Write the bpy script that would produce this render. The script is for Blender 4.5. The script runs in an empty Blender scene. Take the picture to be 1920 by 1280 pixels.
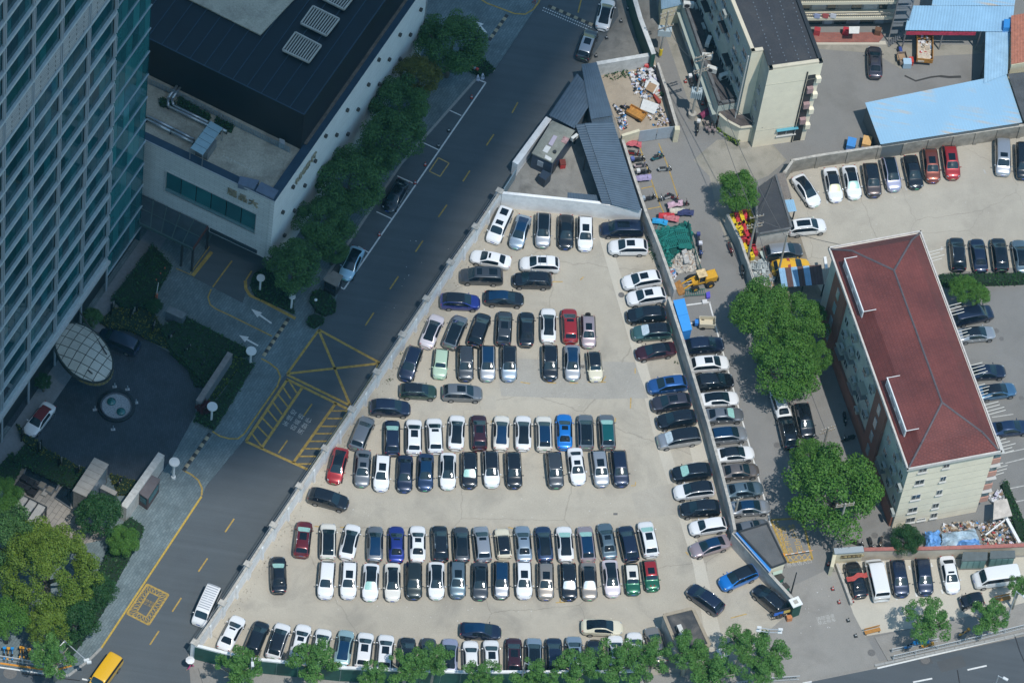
import bpy,bmesh,math,random
import numpy as np
from mathutils import Vector,Matrix
rng = random.Random(7)
SC = bpy.context.scene
COL = SC.collection
ORD = ['first','second','third','fourth','fifth','sixth','seventh','eighth','ninth','tenth','eleventh','twelfth','thirteenth','fourteenth','fifteenth','sixteenth','seventeenth','eighteenth','nineteenth','twentieth','twenty-first','twenty-second']
FPX = 9600.0                       # focal length in pixels of a 1920 px wide frame
PITCH = math.radians(57.0)
ROLL = math.radians(9.3)
DIST = 600.0
FW = Vector((0,math.cos(PITCH),-math.sin(PITCH)))
U0 = Vector((0,math.sin(PITCH),math.cos(PITCH)))
R0 = Vector((1,0,0))
CR = R0 * math.cos(ROLL) + U0 * math.sin(ROLL)
CU = -R0 * math.sin(ROLL) + U0 * math.cos(ROLL)
CP = -FW * DIST
cam_d = bpy.data.cameras.new('camera')
cam_d.sensor_width = 36.0
cam_d.lens = FPX / 1920.0 * 36.0
cam_d.clip_start = 5.0
cam_d.clip_end = 6000.0
cam = bpy.data.objects.new('camera',cam_d)
COL.objects.link(cam)
cam.matrix_world = Matrix(((CR.x,CU.x,-FW.x,CP.x),(CR.y,CU.y,-FW.y,CP.y),(CR.z,CU.z,-FW.z,CP.z),(0,0,0,1)))
SC.camera = cam
def P(x,y,z=0.0):
 d = FW * FPX + CR * (x - 960.0) + CU * (640.0 - y)
 t = (z - CP.z) / d.z
 p = CP + d * t
 return Vector((p.x,p.y,z))
def ang(x,y,dx,dy,z=0.0):
 v = P(x + dx,y + dy,z) - P(x,y,z)
 return math.atan2(v.y,v.x)
SUNV = Vector((0.64,-0.77,2.35)).normalized()      # towards the sun
elev = math.asin(SUNV.z)
wd = bpy.data.worlds.new('World'); SC.world = wd; wd.use_nodes = True
nt = wd.node_tree
bg = nt.nodes['Background']
sky = nt.nodes.new('ShaderNodeTexSky'); sky.sky_type = 'NISHITA'; sky.sun_disc = False
sky.sun_elevation = elev
sky.sun_rotation = math.atan2(SUNV.x,SUNV.y)
sky.air_density = 1.0; sky.dust_density = 0.4; sky.ozone_density = 1.2
tn = nt.nodes.new('ShaderNodeMix'); tn.data_type = 'RGBA'; tn.blend_type = 'MULTIPLY'; tn.inputs[0].default_value = 1.0; tn.inputs[7].default_value = (0.83,1.06,1.03,1)
nt.links.new(sky.outputs[0],tn.inputs[6]); nt.links.new(tn.outputs[2],bg.inputs[0]); bg.inputs[1].default_value = 0.145
sl = bpy.data.lights.new('sun','SUN'); sl.energy = 3.6; sl.angle = math.radians(0.5); sl.color = (1.0,0.955,0.89)
so = bpy.data.objects.new('sun',sl); COL.objects.link(so)
so.rotation_euler = SUNV.to_track_quat('Z','Y').to_euler(); so.location = SUNV * 900
SC.view_settings.view_transform = 'Standard'; SC.view_settings.look = 'None'
SC.view_settings.gamma = 1.0; SC.view_settings.exposure = 0.0; SC.view_settings.use_curve_mapping = False
MATS = {}
def _pr(name):
 m = bpy.data.materials.new(name); m.use_nodes = True
 return m,m.node_tree,m.node_tree.nodes['Principled BSDF']
def mat(name,col,rough=0.6,metal=0.0,coat=0.0,var=0.0,scale=4.0,bump=0.0,spec=None,emit=None):
 if name in MATS: return MATS[name]
 m,t,b = _pr(name)
 b.inputs['Roughness'].default_value = rough
 b.inputs['Metallic'].default_value = metal
 b.inputs['Coat Weight'].default_value = coat
 b.inputs['Coat Roughness'].default_value = 0.05
 if spec is not None: b.inputs['Specular IOR Level'].default_value = spec
 c = tuple(col) + (1.0,)
 b.inputs['Base Color'].default_value = c
 if var > 0 or bump > 0:
  tc = t.nodes.new('ShaderNodeTexCoord'); n = t.nodes.new('ShaderNodeTexNoise')
  n.inputs['Scale'].default_value = scale; n.inputs['Detail'].default_value = 6; n.inputs['Roughness'].default_value = 0.65
  t.links.new(tc.outputs['Object'],n.inputs['Vector'])
  r = t.nodes.new('ShaderNodeValToRGB')
  r.color_ramp.elements[0].position = 0.3; r.color_ramp.elements[1].position = 0.7
  r.color_ramp.elements[0].color = tuple(x * (1 - var) for x in col) + (1,)
  r.color_ramp.elements[1].color = tuple(min(1,x * (1 + var)) for x in col) + (1,)
  t.links.new(n.outputs['Fac'],r.inputs[0]); t.links.new(r.outputs[0],b.inputs['Base Color'])
  if bump > 0:
   bp = t.nodes.new('ShaderNodeBump'); bp.inputs['Strength'].default_value = bump; bp.inputs['Distance'].default_value = 0.05
   t.links.new(n.outputs['Fac'],bp.inputs['Height']); t.links.new(bp.outputs[0],b.inputs['Normal'])
 MATS[name] = m
 return m
def ground_mat(name,base,dark,light,big=0.05,mid=0.6,fine=14.0,crack=0.0,rough=0.9,stain=0.0,staincol=(0.05,0.045,0.04),streak=None,amp=1.0):
 if name in MATS: return MATS[name]
 m,t,b = _pr(name); N = t.nodes; L = t.links
 b.inputs['Roughness'].default_value = rough
 tc = N.new('ShaderNodeTexCoord'); src = tc.outputs['Object']
 def noise(sc,det=5,vec=src,ro=0.6,dist=0.0):
  n = N.new('ShaderNodeTexNoise'); n.inputs['Scale'].default_value = sc; n.inputs['Detail'].default_value = det
  n.inputs['Roughness'].default_value = ro; n.inputs['Distortion'].default_value = dist
  L.new(vec,n.inputs['Vector']); return n.outputs['Fac']
 def ramp(f,p0,c0,p1,c1):
  r = N.new('ShaderNodeValToRGB'); e = r.color_ramp.elements
  e[0].position = p0; e[1].position = p1; e[0].color = c0 if len(c0) == 4 else tuple(c0) + (1,); e[1].color = c1 if len(c1) == 4 else tuple(c1) + (1,)
  L.new(f,r.inputs[0]); return r.outputs[0]
 def mix(fac,a,bb,typ='MIX'):
  x = N.new('ShaderNodeMix'); x.data_type = 'RGBA'; x.blend_type = typ
  if isinstance(fac,float): x.inputs[0].default_value = fac
  else: L.new(fac,x.inputs[0])
  for s,v in ((x.inputs[6],a),(x.inputs[7],bb)):
   if isinstance(v,tuple): s.default_value = v
   else: L.new(v,s)
  return x.outputs[2]
 c = ramp(noise(big,4),0.35,dark,0.65,light)
 c = mix(0.5,c,ramp(noise(mid,7,ro=0.7),0.3,dark,0.72,light))
 c = mix(0.35,c,tuple(base) + (1,))
 g = ramp(noise(fine,3),0.25,(1 - 0.22 * amp,) * 3,0.75,(1 + 0.22 * amp,) * 3)
 c = mix(1.0,c,g,'MULTIPLY')
 if stain > 0:
  s = ramp(noise(mid * 0.45,6,ro=0.62,dist=0.6),0.50,(0,0,0),0.76,(stain,) * 3)
  c = mix(s,c,tuple(staincol) + (1,))
 if streak is not None:
  mp = N.new('ShaderNodeMapping'); mp.inputs['Rotation'].default_value = (0,0,-streak); mp.inputs['Scale'].default_value = (0.03,1.1,1)
  L.new(src,mp.inputs[0])
  s = ramp(noise(1.0,4,mp.outputs[0]),0.3,(0.90,) * 3,0.7,(1.09,) * 3)
  c = mix(1.0,c,s,'MULTIPLY')
 if crack > 0:
  v = N.new('ShaderNodeTexVoronoi'); v.feature = 'DISTANCE_TO_EDGE'; v.inputs['Scale'].default_value = crack
  w = N.new('ShaderNodeTexNoise'); w.inputs['Scale'].default_value = 0.7; w.inputs['Detail'].default_value = 5
  L.new(src,w.inputs['Vector'])
  ad = N.new('ShaderNodeVectorMath'); ad.operation = 'MULTIPLY_ADD'; ad.inputs[1].default_value = (1.0,1.0,0)
  L.new(w.outputs['Color'],ad.inputs[0]); L.new(src,ad.inputs[2]); L.new(ad.outputs[0],v.inputs['Vector'])
  k = ramp(v.outputs['Distance'],0.0,(0.74,) * 3,0.0022,(1,) * 3)
  c = mix(1.0,c,k,'MULTIPLY')
 L.new(c,b.inputs['Base Color'])
 bp = N.new('ShaderNodeBump'); bp.inputs['Strength'].default_value = 0.25; bp.inputs['Distance'].default_value = 0.02
 L.new(noise(fine,4),bp.inputs['Height']); L.new(bp.outputs[0],b.inputs['Normal'])
 MATS[name] = m
 return m
def paver_mat(name,c1,c2,mortar,scale,rot=0.0,rough=0.75,bw=0.5,rh=0.25,msz=0.02,vert=False,var=0.25):
 if name in MATS: return MATS[name]
 m,t,b = _pr(name); N = t.nodes; L = t.links
 b.inputs['Roughness'].default_value = rough
 tc = N.new('ShaderNodeTexCoord'); mp = N.new('ShaderNodeMapping')
 if vert:      # wall: use distance along the wall (u) and z
  sp = N.new('ShaderNodeSeparateXYZ'); L.new(tc.outputs['Object'],sp.inputs[0])
  a = N.new('ShaderNodeMath'); a.operation = 'MULTIPLY'; a.inputs[1].default_value = math.cos(rot)
  bq = N.new('ShaderNodeMath'); bq.operation = 'MULTIPLY'; bq.inputs[1].default_value = math.sin(rot)
  L.new(sp.outputs[0],a.inputs[0]); L.new(sp.outputs[1],bq.inputs[0])
  s = N.new('ShaderNodeMath'); s.operation = 'ADD'; L.new(a.outputs[0],s.inputs[0]); L.new(bq.outputs[0],s.inputs[1])
  cb = N.new('ShaderNodeCombineXYZ'); L.new(s.outputs[0],cb.inputs[0]); L.new(sp.outputs[2],cb.inputs[1])
  L.new(cb.outputs[0],mp.inputs[0])
 else:
  mp.inputs['Rotation'].default_value = (0,0,-rot); L.new(tc.outputs['Object'],mp.inputs[0])
 br = N.new('ShaderNodeTexBrick'); br.inputs['Scale'].default_value = scale
 br.inputs['Brick Width'].default_value = bw; br.inputs['Row Height'].default_value = rh; br.inputs['Mortar Size'].default_value = msz
 br.inputs['Color1'].default_value = tuple(c1) + (1,); br.inputs['Color2'].default_value = tuple(c2) + (1,); br.inputs['Mortar'].default_value = tuple(mortar) + (1,)
 L.new(mp.outputs[0],br.inputs['Vector'])
 n = N.new('ShaderNodeTexNoise'); n.inputs['Scale'].default_value = 0.35; n.inputs['Detail'].default_value = 8; n.inputs['Roughness'].default_value = 0.7
 L.new(tc.outputs['Object'],n.inputs['Vector'])
 r = N.new('ShaderNodeValToRGB'); r.color_ramp.elements[0].position = 0.3; r.color_ramp.elements[1].position = 0.7
 r.color_ramp.elements[0].color = (1 - var,) * 3 + (1,); r.color_ramp.elements[1].color = (1 + var,) * 3 + (1,)
 L.new(n.outputs['Fac'],r.inputs[0])
 x = N.new('ShaderNodeMix'); x.data_type = 'RGBA'; x.blend_type = 'MULTIPLY'; x.inputs[0].default_value = 1.0
 L.new(br.outputs['Color'],x.inputs[6]); L.new(r.outputs[0],x.inputs[7]); L.new(x.outputs[2],b.inputs['Base Color'])
 bp = N.new('ShaderNodeBump'); bp.inputs['Strength'].default_value = 0.3; bp.inputs['Distance'].default_value = 0.02; bp.invert = True
 L.new(br.outputs['Fac'],bp.inputs['Height']); L.new(bp.outputs[0],b.inputs['Normal'])
 MATS[name] = m
 return m
def leaf_mat(name,c_dark,c_light,trans=0.25):
 if name in MATS: return MATS[name]
 m,t,b = _pr(name); N = t.nodes; L = t.links
 g = N.new('ShaderNodeNewGeometry'); r = N.new('ShaderNodeValToRGB')
 r.color_ramp.elements[0].color = tuple(c_dark) + (1,); r.color_ramp.elements[1].color = tuple(c_light) + (1,)
 tc = N.new('ShaderNodeTexCoord'); n = N.new('ShaderNodeTexNoise'); n.inputs['Scale'].default_value = 0.5; n.inputs['Detail'].default_value = 3
 L.new(tc.outputs['Object'],n.inputs['Vector'])
 a = N.new('ShaderNodeMath'); a.operation = 'MULTIPLY_ADD'; a.inputs[1].default_value = 0.55
 s = N.new('ShaderNodeMath'); s.operation = 'MULTIPLY'; s.inputs[1].default_value = 0.45
 L.new(n.outputs['Fac'],s.inputs[0]); L.new(g.outputs['Random Per Island'],a.inputs[0]); L.new(s.outputs[0],a.inputs[2]); L.new(a.outputs[0],r.inputs[0])
 L.new(r.outputs[0],b.inputs['Base Color']); b.inputs['Roughness'].default_value = 0.55
 b.inputs['Specular IOR Level'].default_value = 0.3
 tr = N.new('ShaderNodeBsdfTranslucent'); L.new(r.outputs[0],tr.inputs[0])
 mx = N.new('ShaderNodeMixShader'); mx.inputs[0].default_value = trans
 L.new(b.outputs[0],mx.inputs[1]); L.new(tr.outputs[0],mx.inputs[2]); L.new(mx.outputs[0],N['Material Output'].inputs[0])
 MATS[name] = m
 return m
def wloc(o):
 v = Vector((0,0,0))
 while o is not None:
  v = v + o.location; o = o.parent
 return v
class MB:
 def __init__(s): s.v = []; s.f = []
 def face(s,pts):
  i = len(s.v); s.v += [tuple(p) for p in pts]; s.f.append(tuple(range(i,i + len(pts)))); return s
 def prism(s,poly,z0,z1):
  n = len(poly)
  a = sum(poly[i][0] * poly[(i + 1) % n][1] - poly[(i + 1) % n][0] * poly[i][1] for i in range(n))
  Z0 = list(z0) if hasattr(z0,'__len__') else [z0] * n
  Z1 = list(z1) if hasattr(z1,'__len__') else [z1] * n
  poly = list(poly)
  if a < 0: poly.reverse(); Z0.reverse(); Z1.reverse()
  i = len(s.v)
  s.v += [(p[0],p[1],Z0[k]) for k,p in enumerate(poly)] + [(p[0],p[1],Z1[k]) for k,p in enumerate(poly)]
  s.f.append(tuple(range(i + n - 1,i - 1,-1))); s.f.append(tuple(range(i + n,i + 2 * n)))
  for k in range(n):
   s.f.append((i + k,i + (k + 1) % n,i + n + (k + 1) % n,i + n + k))
  return s
 def box(s,cx,cy,z0,z1,lx,ly,a=0.0):
  c,q = math.cos(a),math.sin(a)
  pts = [(cx + c * x - q * y,cy + q * x + c * y) for x,y in ((-lx / 2,-ly / 2),(lx / 2,-ly / 2),(lx / 2,ly / 2),(-lx / 2,ly / 2))]
  return s.prism(pts,z0,z1)
 def seg(s,a,b,th,z0,z1,off=0.0):
  a = Vector(a[:2]); b = Vector(b[:2]); d = (b - a).normalized(); n = Vector((-d.y,d.x))
  a = a + n * off; b = b + n * off; h = n * th / 2
  return s.prism([a - h,b - h,b + h,a + h],z0,z1)
 def tube(s,a,b,r,n=8,r2=None):
  a = Vector(a); b = Vector(b); r2 = r if r2 is None else r2
  d = (b - a)
  if d.length < 1e-6: return s
  d.normalize(); u = d.orthogonal().normalized(); w = d.cross(u)
  i = len(s.v)
  for c,rr in ((a,r),(b,r2)):
   for k in range(n):
    t = 2 * math.pi * k / n
    s.v.append(tuple(c + u * math.cos(t) * rr + w * math.sin(t) * rr))
  for k in range(n): s.f.append((i + k,i + (k + 1) % n,i + n + (k + 1) % n,i + n + k))
  s.f.append(tuple(range(i + n - 1,i - 1,-1))); s.f.append(tuple(range(i + n,i + 2 * n)))
  return s
 def path(s,pts,r,n=8):
  for a,b in zip(pts,pts[1:]): s.tube(a,b,r,n)
  return s
 def ell(s,c,rx,ry,rz,nu=8,nv=5,a=0.0):
  ca,sa = math.cos(a),math.sin(a); i = len(s.v); c = Vector(c)
  for j in range(nv + 1):
   p = math.pi * j / nv
   for k in range(nu):
    t = 2 * math.pi * k / nu
    x = rx * math.sin(p) * math.cos(t); y = ry * math.sin(p) * math.sin(t)
    s.v.append((c.x + ca * x - sa * y,c.y + sa * x + ca * y,c.z - rz * math.cos(p)))
  for j in range(nv):
   for k in range(nu): s.f.append((i + j * nu + k,i + j * nu + (k + 1) % nu,i + (j + 1) * nu + (k + 1) % nu,i + (j + 1) * nu + k))
  return s
 def disc(s,c,r,z,n=24,ry=None,a=0.0):
  ry = ry or r; ca,sa = math.cos(a),math.sin(a)
  return s.face([(c[0] + ca * r * math.cos(2 * math.pi * k / n) - sa * ry * math.sin(2 * math.pi * k / n),c[1] + sa * r * math.cos(2 * math.pi * k / n) + ca * ry * math.sin(2 * math.pi * k / n),z) for k in range(n)])
 def strip(s,pts,w,z):
  pts = [Vector(p[:2]) for p in pts]
  L = []; R = []
  for i,p in enumerate(pts):
   if i == 0: d = pts[1] - p
   elif i == len(pts) - 1: d = p - pts[i - 1]
   else: d = (pts[i + 1] - p).normalized() + (p - pts[i - 1]).normalized()
   d = d.normalized(); n = Vector((-d.y,d.x)) * w / 2
   L.append(p + n); R.append(p - n)
  for i in range(len(pts) - 1):
   s.face([(R[i].x,R[i].y,z),(R[i + 1].x,R[i + 1].y,z),(L[i + 1].x,L[i + 1].y,z),(L[i].x,L[i].y,z)])
  return s
 def build(s,name,m,parent=None,smooth=False,kind=None,local=False):
  me = bpy.data.meshes.new(name)
  if parent is not None and not local:
   o = wloc(parent); v = [(p[0] - o.x,p[1] - o.y,p[2] - o.z) for p in s.v]
  else: v = s.v
  me.from_pydata(v,[],s.f)
  if smooth: me.polygons.foreach_set('use_smooth',[True] * len(me.polygons))
  if m is not None: me.materials.append(m)
  me.update()
  ob = bpy.data.objects.new(name,me); COL.objects.link(ob)
  if parent is not None: ob.parent = parent
  if kind: ob['kind'] = kind
  return ob
def tag(o,label=None,cat=None,group=None,kind=None):
 if label: o['label'] = label
 if cat: o['category'] = cat
 if group: o['group'] = group
 if kind: o['kind'] = kind
 return o
def thing(name,label,cat,loc=(0,0,0),rz=0.0,group=None):
 o = bpy.data.objects.new(name,None); COL.objects.link(o)
 o.location = loc; o.rotation_euler = (0,0,rz); o.empty_display_size = 0.3
 return tag(o,label,cat,group)
def copy_tree(o,loc=None,rz=None,label=None,group=None):
 kids = {}
 def rec(s,par):
  c = s.copy(); COL.objects.link(c)
  if par is not None: c.parent = par
  for ch in CH.get(s.name,()): rec(ch,c)
  return c
 CH = {}
 for ch in o.children_recursive: CH.setdefault(ch.parent.name,[]).append(ch)
 c = rec(o,None)
 if loc is not None: c.location = loc
 if rz is not None: c.rotation_euler = (0,0,rz)
 if label: c['label'] = label
 if group: c['group'] = group
 return c
def quadpx(pts,z=0.0): return [P(x,y,z) for x,y in pts]
def lerp(a,b,t): return a + (b - a) * t
def text_obj(name,body,size,loc,xdir,updir,m,parent=None,extrude=0.0,align='CENTER',linesp=1.0):
 c = bpy.data.curves.new(name,'FONT'); c.body = body; c.size = size; c.align_x = align; c.align_y = 'CENTER'; c.extrude = extrude; c.space_line = linesp
 c.resolution_u = 2
 o = bpy.data.objects.new(name,c); COL.objects.link(o)
 x = Vector(xdir).normalized(); z = x.cross(Vector(updir)).normalized(); y = z.cross(x)
 bpy.context.view_layer.update()
 me = bpy.data.meshes.new_from_object(o); bpy.data.objects.remove(o); me.name = name
 M = Matrix(((x.x,y.x,z.x,loc[0]),(x.y,y.y,z.y,loc[1]),(x.z,y.z,z.z,loc[2]),(0,0,0,1)))
 if parent is not None: M = Matrix.Translation(-wloc(parent)) @ M
 me.transform(M)
 me.materials.clear(); me.materials.append(m)
 ob = bpy.data.objects.new(name,me); COL.objects.link(ob)
 if parent is not None: ob.parent = parent
 return ob
# ================================================================== SETTING
ROADA = ang(600,640,50,-72)          # direction of the diagonal road
asph_dark = ground_mat('asphalt_road',(0.082,0.098,0.11),(0.068,0.082,0.094),(0.098,0.112,0.122),big=0.03,mid=0.25,fine=9,streak=ROADA,stain=0.25,staincol=(0.035,0.035,0.04),amp=0.7)
asph_ave = ground_mat('asphalt_avenue',(0.075,0.088,0.1),(0.062,0.074,0.085),(0.088,0.1,0.112),big=0.05,mid=0.3,fine=9,streak=ang(1700,1240,100,-20),amp=0.7)
asph_lane = ground_mat('asphalt_lane',(0.2,0.198,0.192),(0.165,0.164,0.16),(0.245,0.238,0.225),big=0.04,mid=0.3,fine=10,stain=0.45,staincol=(0.1,0.095,0.085),amp=0.8)
conc_lot = ground_mat('concrete_lot',(0.405,0.37,0.305),(0.30,0.275,0.23),(0.485,0.447,0.37),big=0.035,mid=0.35,fine=8,stain=0.65,staincol=(0.19,0.18,0.16),crack=0.055,amp=0.6)
conc_right = ground_mat('concrete_right',(0.39,0.36,0.302),(0.315,0.29,0.245),(0.46,0.427,0.36),big=0.05,mid=0.4,fine=8,stain=0.5,staincol=(0.24,0.22,0.19),crack=0.09,amp=0.6)
conc_light = ground_mat('concrete_new',(0.47,0.44,0.375),(0.41,0.385,0.325),(0.53,0.495,0.42),big=0.1,mid=0.6,fine=8,stain=0.3,staincol=(0.36,0.34,0.3),amp=0.5)
conc_grey = ground_mat('concrete_grey',(0.25,0.24,0.222),(0.2,0.195,0.182),(0.31,0.295,0.27),big=0.07,mid=0.5,fine=9,stain=0.5,staincol=(0.14,0.13,0.12),amp=0.7)
dirt_m = ground_mat('dirt',(0.22,0.19,0.15),(0.12,0.1,0.08),(0.3,0.265,0.21),big=0.15,mid=0.9,fine=7,stain=0.6,staincol=(0.07,0.065,0.05))
paver_l = paver_mat('sidewalk_pavers',(0.145,0.19,0.205),(0.108,0.148,0.163),(0.074,0.1,0.11),1.0,rot=ROADA,bw=0.6,rh=0.3,msz=0.02,var=0.3)
paver_dark = paver_mat('forecourt_pavers',(0.04,0.052,0.07),(0.028,0.038,0.052),(0.018,0.025,0.035),1.0,rot=ROADA + 0.4,bw=0.45,rh=0.22,msz=0.02,var=0.35,rough=0.5)
yel = mat('yellow_paint',(0.37,0.25,0.06),0.75,var=0.38,scale=2.5)
yel_w = mat('worn_yellow_paint',(0.44,0.30,0.1),0.8,var=0.4,scale=3)
wht = mat('white_road_paint',(0.62,0.63,0.62),0.7,var=0.18,scale=3)
wht_w = mat('worn_white_paint',(0.42,0.42,0.40),0.8,var=0.3,scale=3)
orange_kerb = mat('orange_kerb_paint',(0.62,0.26,0.03),0.7,var=0.15,scale=3)
stone_kerb = mat('kerb_stone',(0.3,0.3,0.29),0.8,var=0.2,scale=2)
def sheet(name,px,z,m,parent=None,kind='structure'):
 b = MB(); p = [P(x,y,z) for x,y in px]
 a = sum(p[i].x * p[(i + 1) % len(p)].y - p[(i + 1) % len(p)].x * p[i].y for i in range(len(p)))
 if a < 0: p.reverse()
 b.face(p)
 return b.build(name,m,parent,kind=kind)
def slab(name,px,z0,z1,m,parent=None,kind='structure'):
 return MB().prism([P(x,y,z1) for x,y in px],z0,z1).build(name,m,parent,kind=kind)
g = MB().face([(-1500,-1500,-0.06),(1500,-1500,-0.06),(1500,1500,-0.06),(-1500,1500,-0.06)]).build('ground',conc_grey,kind='structure')
road = sheet('diagonal_road',[(60,1300),(190,1205),(1000,-120),(1280,-120),(1190,60),(1100,125),(1030,222),(962,330),(930,368),(352,1218),(360,1310)],0.0,asph_dark)
EDGE = [(-500,1150),(0,1246),(70,1257),(128,1268),(400,1315),(900,1375),(1400,1302),(1645,1252),(1920,1192),(2500,1060)]
avenue = sheet('avenue',EDGE + [(2500,2600),(-500,2600)],-0.004,asph_ave)
yard_ground = sheet('right_lane',[(1198,-160),(2300,-160),(2300,1105),(1920,1180),(1645,1240),(1490,1275),(1475,1110),(1378,985),(1262,560),(1205,395),(1190,200)],-0.012,asph_lane)
lot = sheet('parking_lot',[(930,366),(1207,400),(1262,560),(1378,985),(1398,1022),(1495,1135),(1420,1200),(1390,1262),(1200,1268),(640,1263),(350,1218)],0.006,conc_lot)
patch = [
 ('lot_patch',[(1122,440),(1192,680),(1232,840),(1270,960),(1300,1060),(1326,1215),(1358,1215),(1322,1060),(1292,960),(1256,840),(1212,680),(1142,440)],conc_light),
 ('lot_patch',[(930,671),(1190,679),(1216,746),(1120,748),(940,742)],ground_mat('concrete_patch',(0.335,0.32,0.285),(0.28,0.268,0.24),(0.385,0.368,0.328),big=0.07,mid=0.5,fine=9,stain=0.4,staincol=(0.2,0.19,0.17))),
 ('lot_patch',[(1262,700),(1290,700),(1330,860),(1300,870)],conc_light),
 ('lot_patch',[(1183,925),(1262,905),(1292,962),(1196,972)],conc_right),
 ('lot_patch',[(700,742),(930,742),(930,768),(690,772)],conc_right),
]
for i,(n,px,m) in enumerate(patch): sheet(n,px,0.010 + 0.0012 * i,m,lot,kind=None)
upper_lot = sheet('upper_right_lot',[(1450,340),(1492,300),(1920,235),(2300,180),(2300,470),(1770,512),(1555,575),(1525,520),(1500,440),(1478,400)],0.004,conc_right)
lower_lot = sheet('lower_right_lot',[(1566,1052),(2300,1035),(2300,1045),(1925,1128),(1810,1160),(1622,1192),(1600,1150)],0.008,conc_light)
apron = sheet('driveway_apron',[(1482,1100),(1566,1060),(1600,1150),(1625,1193),(1652,1246),(1500,1276),(1380,1290),(1390,1215),(1420,1190),(1495,1140)],0.0,conc_grey)
park_r = sheet('right_car_park',[(1850,530),(2300,470),(2300,1000),(1885,1010),(1870,840),(1770,560)],-0.004,asph_lane)
sheet('side_yard',[(1243,52),(1264,44),(1284,96),(1306,160),(1342,240),(1308,236),(1276,150)],-0.006,ground_mat('mossy_concrete',(0.28,0.26,0.22),(0.21,0.2,0.17),(0.33,0.31,0.265),big=0.3,mid=0.9,stain=0.6,staincol=(0.1,0.1,0.07)))
sheet('yard_concrete',[(1530,84),(1850,84),(1850,100),(1700,108),(1690,130),(1640,100),(1535,92)],-0.007,ground_mat('mossy_concrete',(0,0,0),(0,0,0),(0,0,0)))
sheet('lane_edge',[(1300,300),(1345,262),(1440,262),(1475,300),(1440,330),(1400,345),(1370,470),(1350,420),(1330,330)],-0.007,MATS['mossy_concrete'])
dirt = sheet('dirt_strip',[(1378,430),(1525,400),(1560,560),(1420,560)],0.0,dirt_m)
dirt2 = sheet('dirt_yard',[(1118,120),(1225,105),(1275,250),(1165,260)],0.0,ground_mat('sand_yard',(0.36,0.30,0.23),(0.26,0.22,0.17),(0.42,0.36,0.28),big=0.2,mid=0.8,stain=0.5,staincol=(0.15,0.13,0.1)))
yard = sheet('shed_yard',[(930,366),(1032,225),(1120,120),(1205,400)],0.002,ground_mat('shed_yard_concrete',(0.22,0.22,0.21),(0.13,0.13,0.125),(0.3,0.3,0.28),big=0.2,mid=0.7,stain=0.8,staincol=(0.05,0.05,0.045)))  # dark concrete with strong darker patches
tri = sheet('dark_verge',[(1103,118),(1160,30),(1150,-40),(1225,-60),(1240,100),(1120,124)],0.004,ground_mat('verge_concrete',(0.16,0.16,0.15),(0.09,0.09,0.085),(0.22,0.215,0.2),big=0.2,mid=0.8,stain=0.7,staincol=(0.05,0.05,0.045)))  # dark grey concrete with large darker patches
pave = slab('sidewalk',[(128,1268),(166,1240),(190,1214),(378,930),(387,910),(457,825),(525,715),(597,615),(628,572),(636,537),(608,524),(752,307),(892,149),(927,131),(1012,5),(1080,-120),(-700,-160),(-700,1110),(0,1246),(70,1257)],-0.05,0.10,paver_l)
side2 = slab('avenue_sidewalk',[(372,1252),(640,1268),(1200,1268),(1388,1245),(1392,1290),(1310,1310),(900,1370),(430,1316),(385,1295)],-0.05,0.08,conc_grey)
side3 = slab('right_sidewalk',[(1640,1194),(1925,1130),(2300,1050),(2300,1098),(1920,1183),(1665,1238)],-0.05,0.08,conc_grey)
fore = sheet('forecourt',[(178,575),(230,600),(282,640),(312,657),(350,685),(367,710),(380,727),(362,785),(320,862),(290,905),(255,905),(202,890),(160,878),(82,840),(60,818),(20,800),(-40,780)],0.106,paver_dark)
ramp = sheet('garage_ramp',[(358,518),(398,440),(520,490),(470,530),(462,545),(455,568)],0.106,asph_dark)
terrace = sheet('terrace',[(-20,930),(48,868),(140,915),(190,975),(200,1010),(60,1040),(-30,1000)],0.106,paver_mat('terrace_pavers',(0.27,0.25,0.225),(0.22,0.205,0.185),(0.12,0.11,0.1),1.0,rot=ROADA,bw=1.2,rh=0.6,msz=0.03))
def kerbs(name,pts,z,m,step=1.0,w=0.28,zt=0.14,parent=None,gap=0.03):
 pts = [P(x,y,z) for x,y in pts]
 me = None; n = 0
 for a,b in zip(pts,pts[1:]):
  L = (b - a).length; k = max(1,round(L / step)); s = L / k
  an = math.atan2(b.y - a.y,b.x - a.x)
  if me is None:
   q = MB().box(0,0,0,1.0,1.0,1.0).build(name,m,parent,local=True); me = q.data; proto = q
  for i in range(k):
   p = a.lerp(b,(i + 0.5) / k)
   o = proto if n == 0 else bpy.data.objects.new(name,me)
   if n: COL.objects.link(o); o.parent = parent
   o.location = (p.x,p.y,0.0) if parent is None else Vector((p.x,p.y,0.0)) - wloc(parent)
   o.scale = (s - gap,w,zt); o.rotation_euler = (0,0,an); n += 1
kerbs('kerb_stone',[(190,1214),(378,930)],0.1,mat('yellow_kerb',(0.5,0.34,0.06),0.7,var=0.3,scale=1.5),parent=pave,w=0.2)
kerbs('kerb_stone',[(70,1257),(128,1266),(166,1238),(190,1214)],0.1,stone_kerb,parent=pave)
kerbs('kerb_stone',[(0,1243),(70,1253),(100,1257),(135,1247)],0.1,orange_kerb,parent=pave,w=0.2,zt=0.2)
kerbs('kerb_stone',[(608,524),(752,307),(892,149),(927,131)],0.1,stone_kerb,parent=pave)
kerbs('kerb_stone',[(1640,1247),(1920,1186)],0.08,stone_kerb,parent=side3,step=1.2)
def lines(name,segs,w,m,parent,z=0.014):
 for s in segs:
  MB().strip([P(x,y,z) for x,y in s],w,z).build(name,m,parent)
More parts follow.
